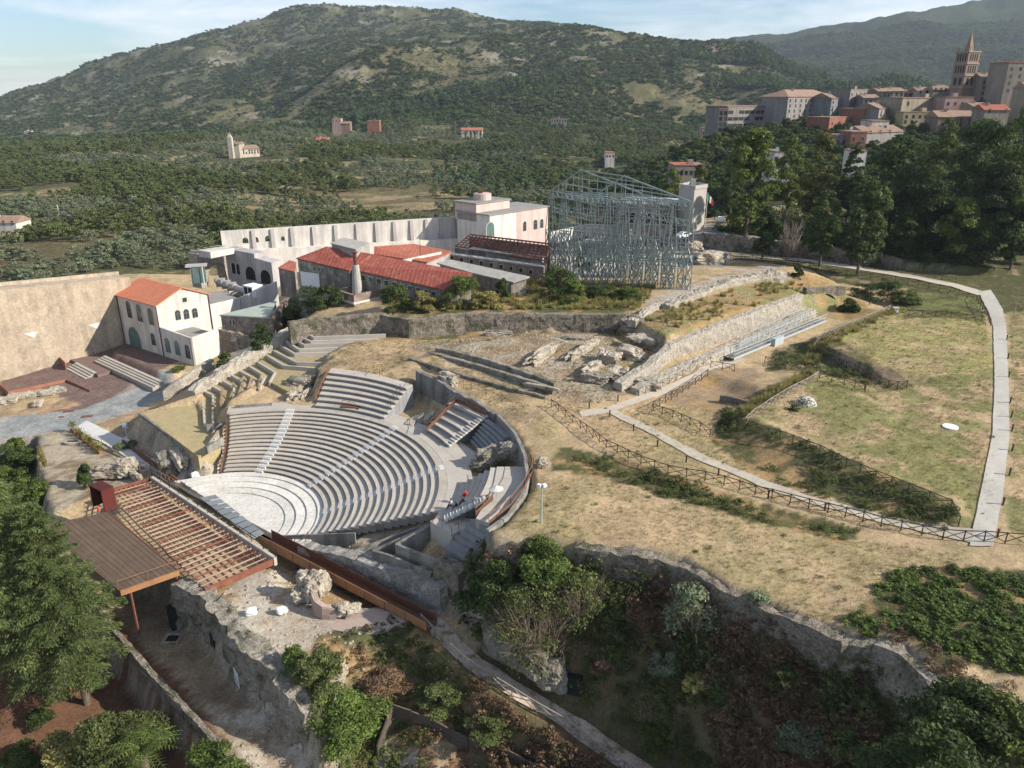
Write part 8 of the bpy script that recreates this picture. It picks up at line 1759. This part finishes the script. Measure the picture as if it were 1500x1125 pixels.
# ------------------------------------------------------------------ tree cover across the valley and on the mountains
def fan(n, d0, d1, keep, seed, a0=-36, a1=36):
    """ground points with even spacing in the fan between two distances"""
    rng = np.random.default_rng(seed); A_ = rng.uniform(R(a0), R(a1), n); D_ = np.sqrt(rng.uniform(d0*d0, d1*d1, n)) if d1 < 1200 else np.exp(rng.uniform(math.log(d0), math.log(d1), n)); X, Y = D_*np.sin(A_), D_*np.cos(A_)
    m = keep(X, Y, D_) & ~((X > GX0-6) & (X < GX1+6) & (Y < GY1+6)); X, Y = X[m], Y[m]; Z = np.array([hz(a, b) for a, b in zip(X, Y)]); return np.stack([X, Y, Z], 1)
def bare(X, Y):
    b = (fbm(X/45, Y/14, 4, 111) > .575) & (fbm(X/9, Y/7, 2, 112) < .60)
    for v in VIL: b = b | ((np.abs(X-v[0]) < 15) & (Y > v[1]-42) & (Y < v[1]+14))
    return b
TOWNH = lambda X, Y: (X > 62+(Y-240)*.30) & (Y < 640)
VO, FO = clump(620, .095, 21, .9, 1.0, .5); VP, FP = clump(130, .20, 22, 1.3, .9, .5); VF, FF = clump(60, .30, 23, .8, 1.1, .5)
keepo = lambda X, Y, D_: (~bare(X, Y)) & ~TOWNH(X, Y) & (fbm(X/60, Y/60, 3, 200)+.35*fbm(X/9, Y/9, 2, 201) > .52)
po = fan(26000, 235, 1010, keepo, 61); dist = np.hypot(po[:, 0], po[:, 1]); order = np.argsort(dist); po = po[order]; dist = dist[order]
vis = [i for i in range(len(po)) if 0 < Q(po[i])[0] < 1500 and Q(po[i])[1] > 235 and (Q(po[i])[0] > 300 and Q(po[i])[1] < 335 or Q(po[i])[0] <= 300 and Q(po[i])[1] < 420)][:280]
near_set = set(vis); ocm = np_mesh('crown', VO, FO); ocm.materials.append(LM['olive']); tmb = MB(); tmb.bar((0, 0, -.1), (.02, 0, .3), .05, .03, n=5); tme = bpy.data.meshes.new('trunk'); tme.from_pydata(tmb.v, [], tmb.f); tme.materials.append(M_bark)
for i in vis:
    s = random.uniform(3.6, 7.0); t = empty('olive_tree', tuple(po[i]-np.array([0, 0, .2])), 'grey green olive tree on the near side of the valley slopes', 'olive tree', 'olive trees on the near valley slopes', rz=random.uniform(0, 6)); t.scale = (s, s, s*random.uniform(.8, 1.1))
    for nm, me in (('trunk', tme), ('crown', ocm)): o = bpy.data.objects.new(nm, me); COL.objects.link(o); o.parent = t
rest_ = np.array([i for i in range(len(po)) if i not in near_set]); po = po[rest_]; kk = fbm(po[:, 0]/70, po[:, 1]/70, 3, 210); dk_ = np.hypot(po[:, 0], po[:, 1])
dens_ = (kk > .52) | (po[:, 0] > 20) & (dk_ > 420)
a = po[~dens_]; scatter('olive_groves', a, sc3(len(a), 3.4, 6.6, 1.0), VO, FO, LM['olive'], 'grey green olive groves over the far valley slopes', 'olive grove')
a = po[dens_]; scatter('valley_woods', a, sc3(len(a), 4, 8.5, 1.1), VO, FO, LM['scrub'], 'green oak and scrub woods filling the valley slopes', 'woods')
a = fan(11000, 235, 1000, lambda X, Y, D_: (~bare(X, Y)) & ~TOWNH(X, Y) & (fbm(X/60, Y/60, 3, 200) > .50) & (X > -60), 62); scatter('dark_woods', a, sc3(len(a), 5, 10, 1.), VO, FO, LM['pine'], 'dark evergreen woods in the middle of the valley slopes', 'woods')
a = fan(9000, 215, 660, lambda X, Y, D_: TOWNH(X, Y) | ((X > 40) & (Y > 245) & (Y < 420)), 63, 5, 40); scatter('town_hill_woods', a, sc3(len(a), 4, 8.5, .9), VO, FO, LM['dark'], 'dark green woods covering the slope below the hill town', 'woods')
_pin = lambda X, Y: (X > 40) & (X+(fbm(X/90, Y/90, 5, 81)-.5)*500 > 380)
a = fan(90000, 1010, 3000, lambda X, Y, D_: (fbm(X/110, Y/110, 4, 220)*.6+fbm(X/25, Y/25, 3, 221)*.4 > .44) & ~((X > 40) & _pin(X, Y)), 64); scatter('mountain_scrub', a, sc3(len(a), 5, 12, .62), VF, FF, LM['dark'], 'dark evergreen scrub dotted over the dry mountain sides', 'scrub')
a = fan(50000, 1010, 3000, lambda X, Y, D_: (fbm(X/60, Y/60, 4, 230) > .42) & ~((X > 40) & _pin(X, Y)), 65); scatter('mountain_bushes', a, sc3(len(a), 3, 6.5, .6), VF, FF, LM['olive'], 'small greyish bushes dotted over the dry mountain sides', 'scrub')
a = np.r_[fan(26000, 1010, 1800, lambda X, Y, D_: _pin(X, Y), 66, 2, 40), fan(5000, 1080, 1420, lambda X, Y, D_: np.abs(((X+225)/330.) - (Y-1085)/200.) < .16, 67, -16, 4)]; scatter('pine_woods', a, sc3(len(a), 7, 12, 1.15), VP, FP, LM['pine'], 'pine woods on the ridge behind the town and down the spur', 'pine woods')
a = fan(30000, 1900, 3400, lambda X, Y, D_: X > 500, 68, 12, 40); scatter('far_ridge_woods', a, sc3(len(a), 10, 20, .7), VF, FF, LM['dark'], 'woods covering the farthest ridge at the right', 'woods')
# cypresses and umbrella pines that stand out
cym = crown_mesh('crown', 700, .11, .02, 1, .13, 500, 'column', 20); cym.materials.append(LM['dark']); ctm = bpy.data.meshes.new('trunk'); tb2 = MB(); tb2.bar((0, 0, -.05), (0, 0, .5), .02, .01); ctm.from_pydata(tb2.v, [], tb2.f); ctm.materials.append(M_bark)
for x, yt, yb, zc in ((52, 308, 336, 385), (26, 296, 325, 400), (657, 210, 240, 640), (662, 206, 236, 660), (654, 222, 246, 600), (734, 220, 240, 640), (823, 235, 252, 560), (566, 298, 320, 400), (690, 188, 203, 850), (696, 187, 203, 850), (682, 189, 202, 850), (704, 190, 203, 850), (655, 188, 200, 860), (599, 158, 170, 1060), (614, 152, 170, 1060), (563, 300, 322, 402), (776, 230, 250, 600), (839, 237, 252, 560)):
    b = at_px(x, yb, zc); hh = max(ZT(b, yt)-b[2], 6); t = empty('cypress', tuple(b), 'dark cypress spire standing out of the far valley woods', 'cypress', 'cypresses across the valley'); t.scale = (hh*.9, hh*.9, hh)
    for nm, me in (('trunk', ctm), ('crown', cym)): o = bpy.data.objects.new(nm, me); COL.objects.link(o); o.parent = t
# haze: one closed box of thin even air round the site
hb = MB(); hb.box((200, 2150, 300), (7600, 4700, 760)); ho = hb.build('haze', None); tag(ho, kind='stuff')
hm = bpy.data.materials.new('thin_air'); hm.use_nodes = True; t = hm.node_tree; t.nodes.clear(); pv = N(t, 'ShaderNodeVolumePrincipled'); pv.inputs['Color'].default_value = (.72, .82, 1, 1); pv.inputs['Density'].default_value = 6.5e-5; pv.inputs['Anisotropy'].default_value = .2
ou = N(t, 'ShaderNodeOutputMaterial'); t.links.new(pv.outputs[0], ou.inputs['Volume']); ho.data.materials.append(hm)
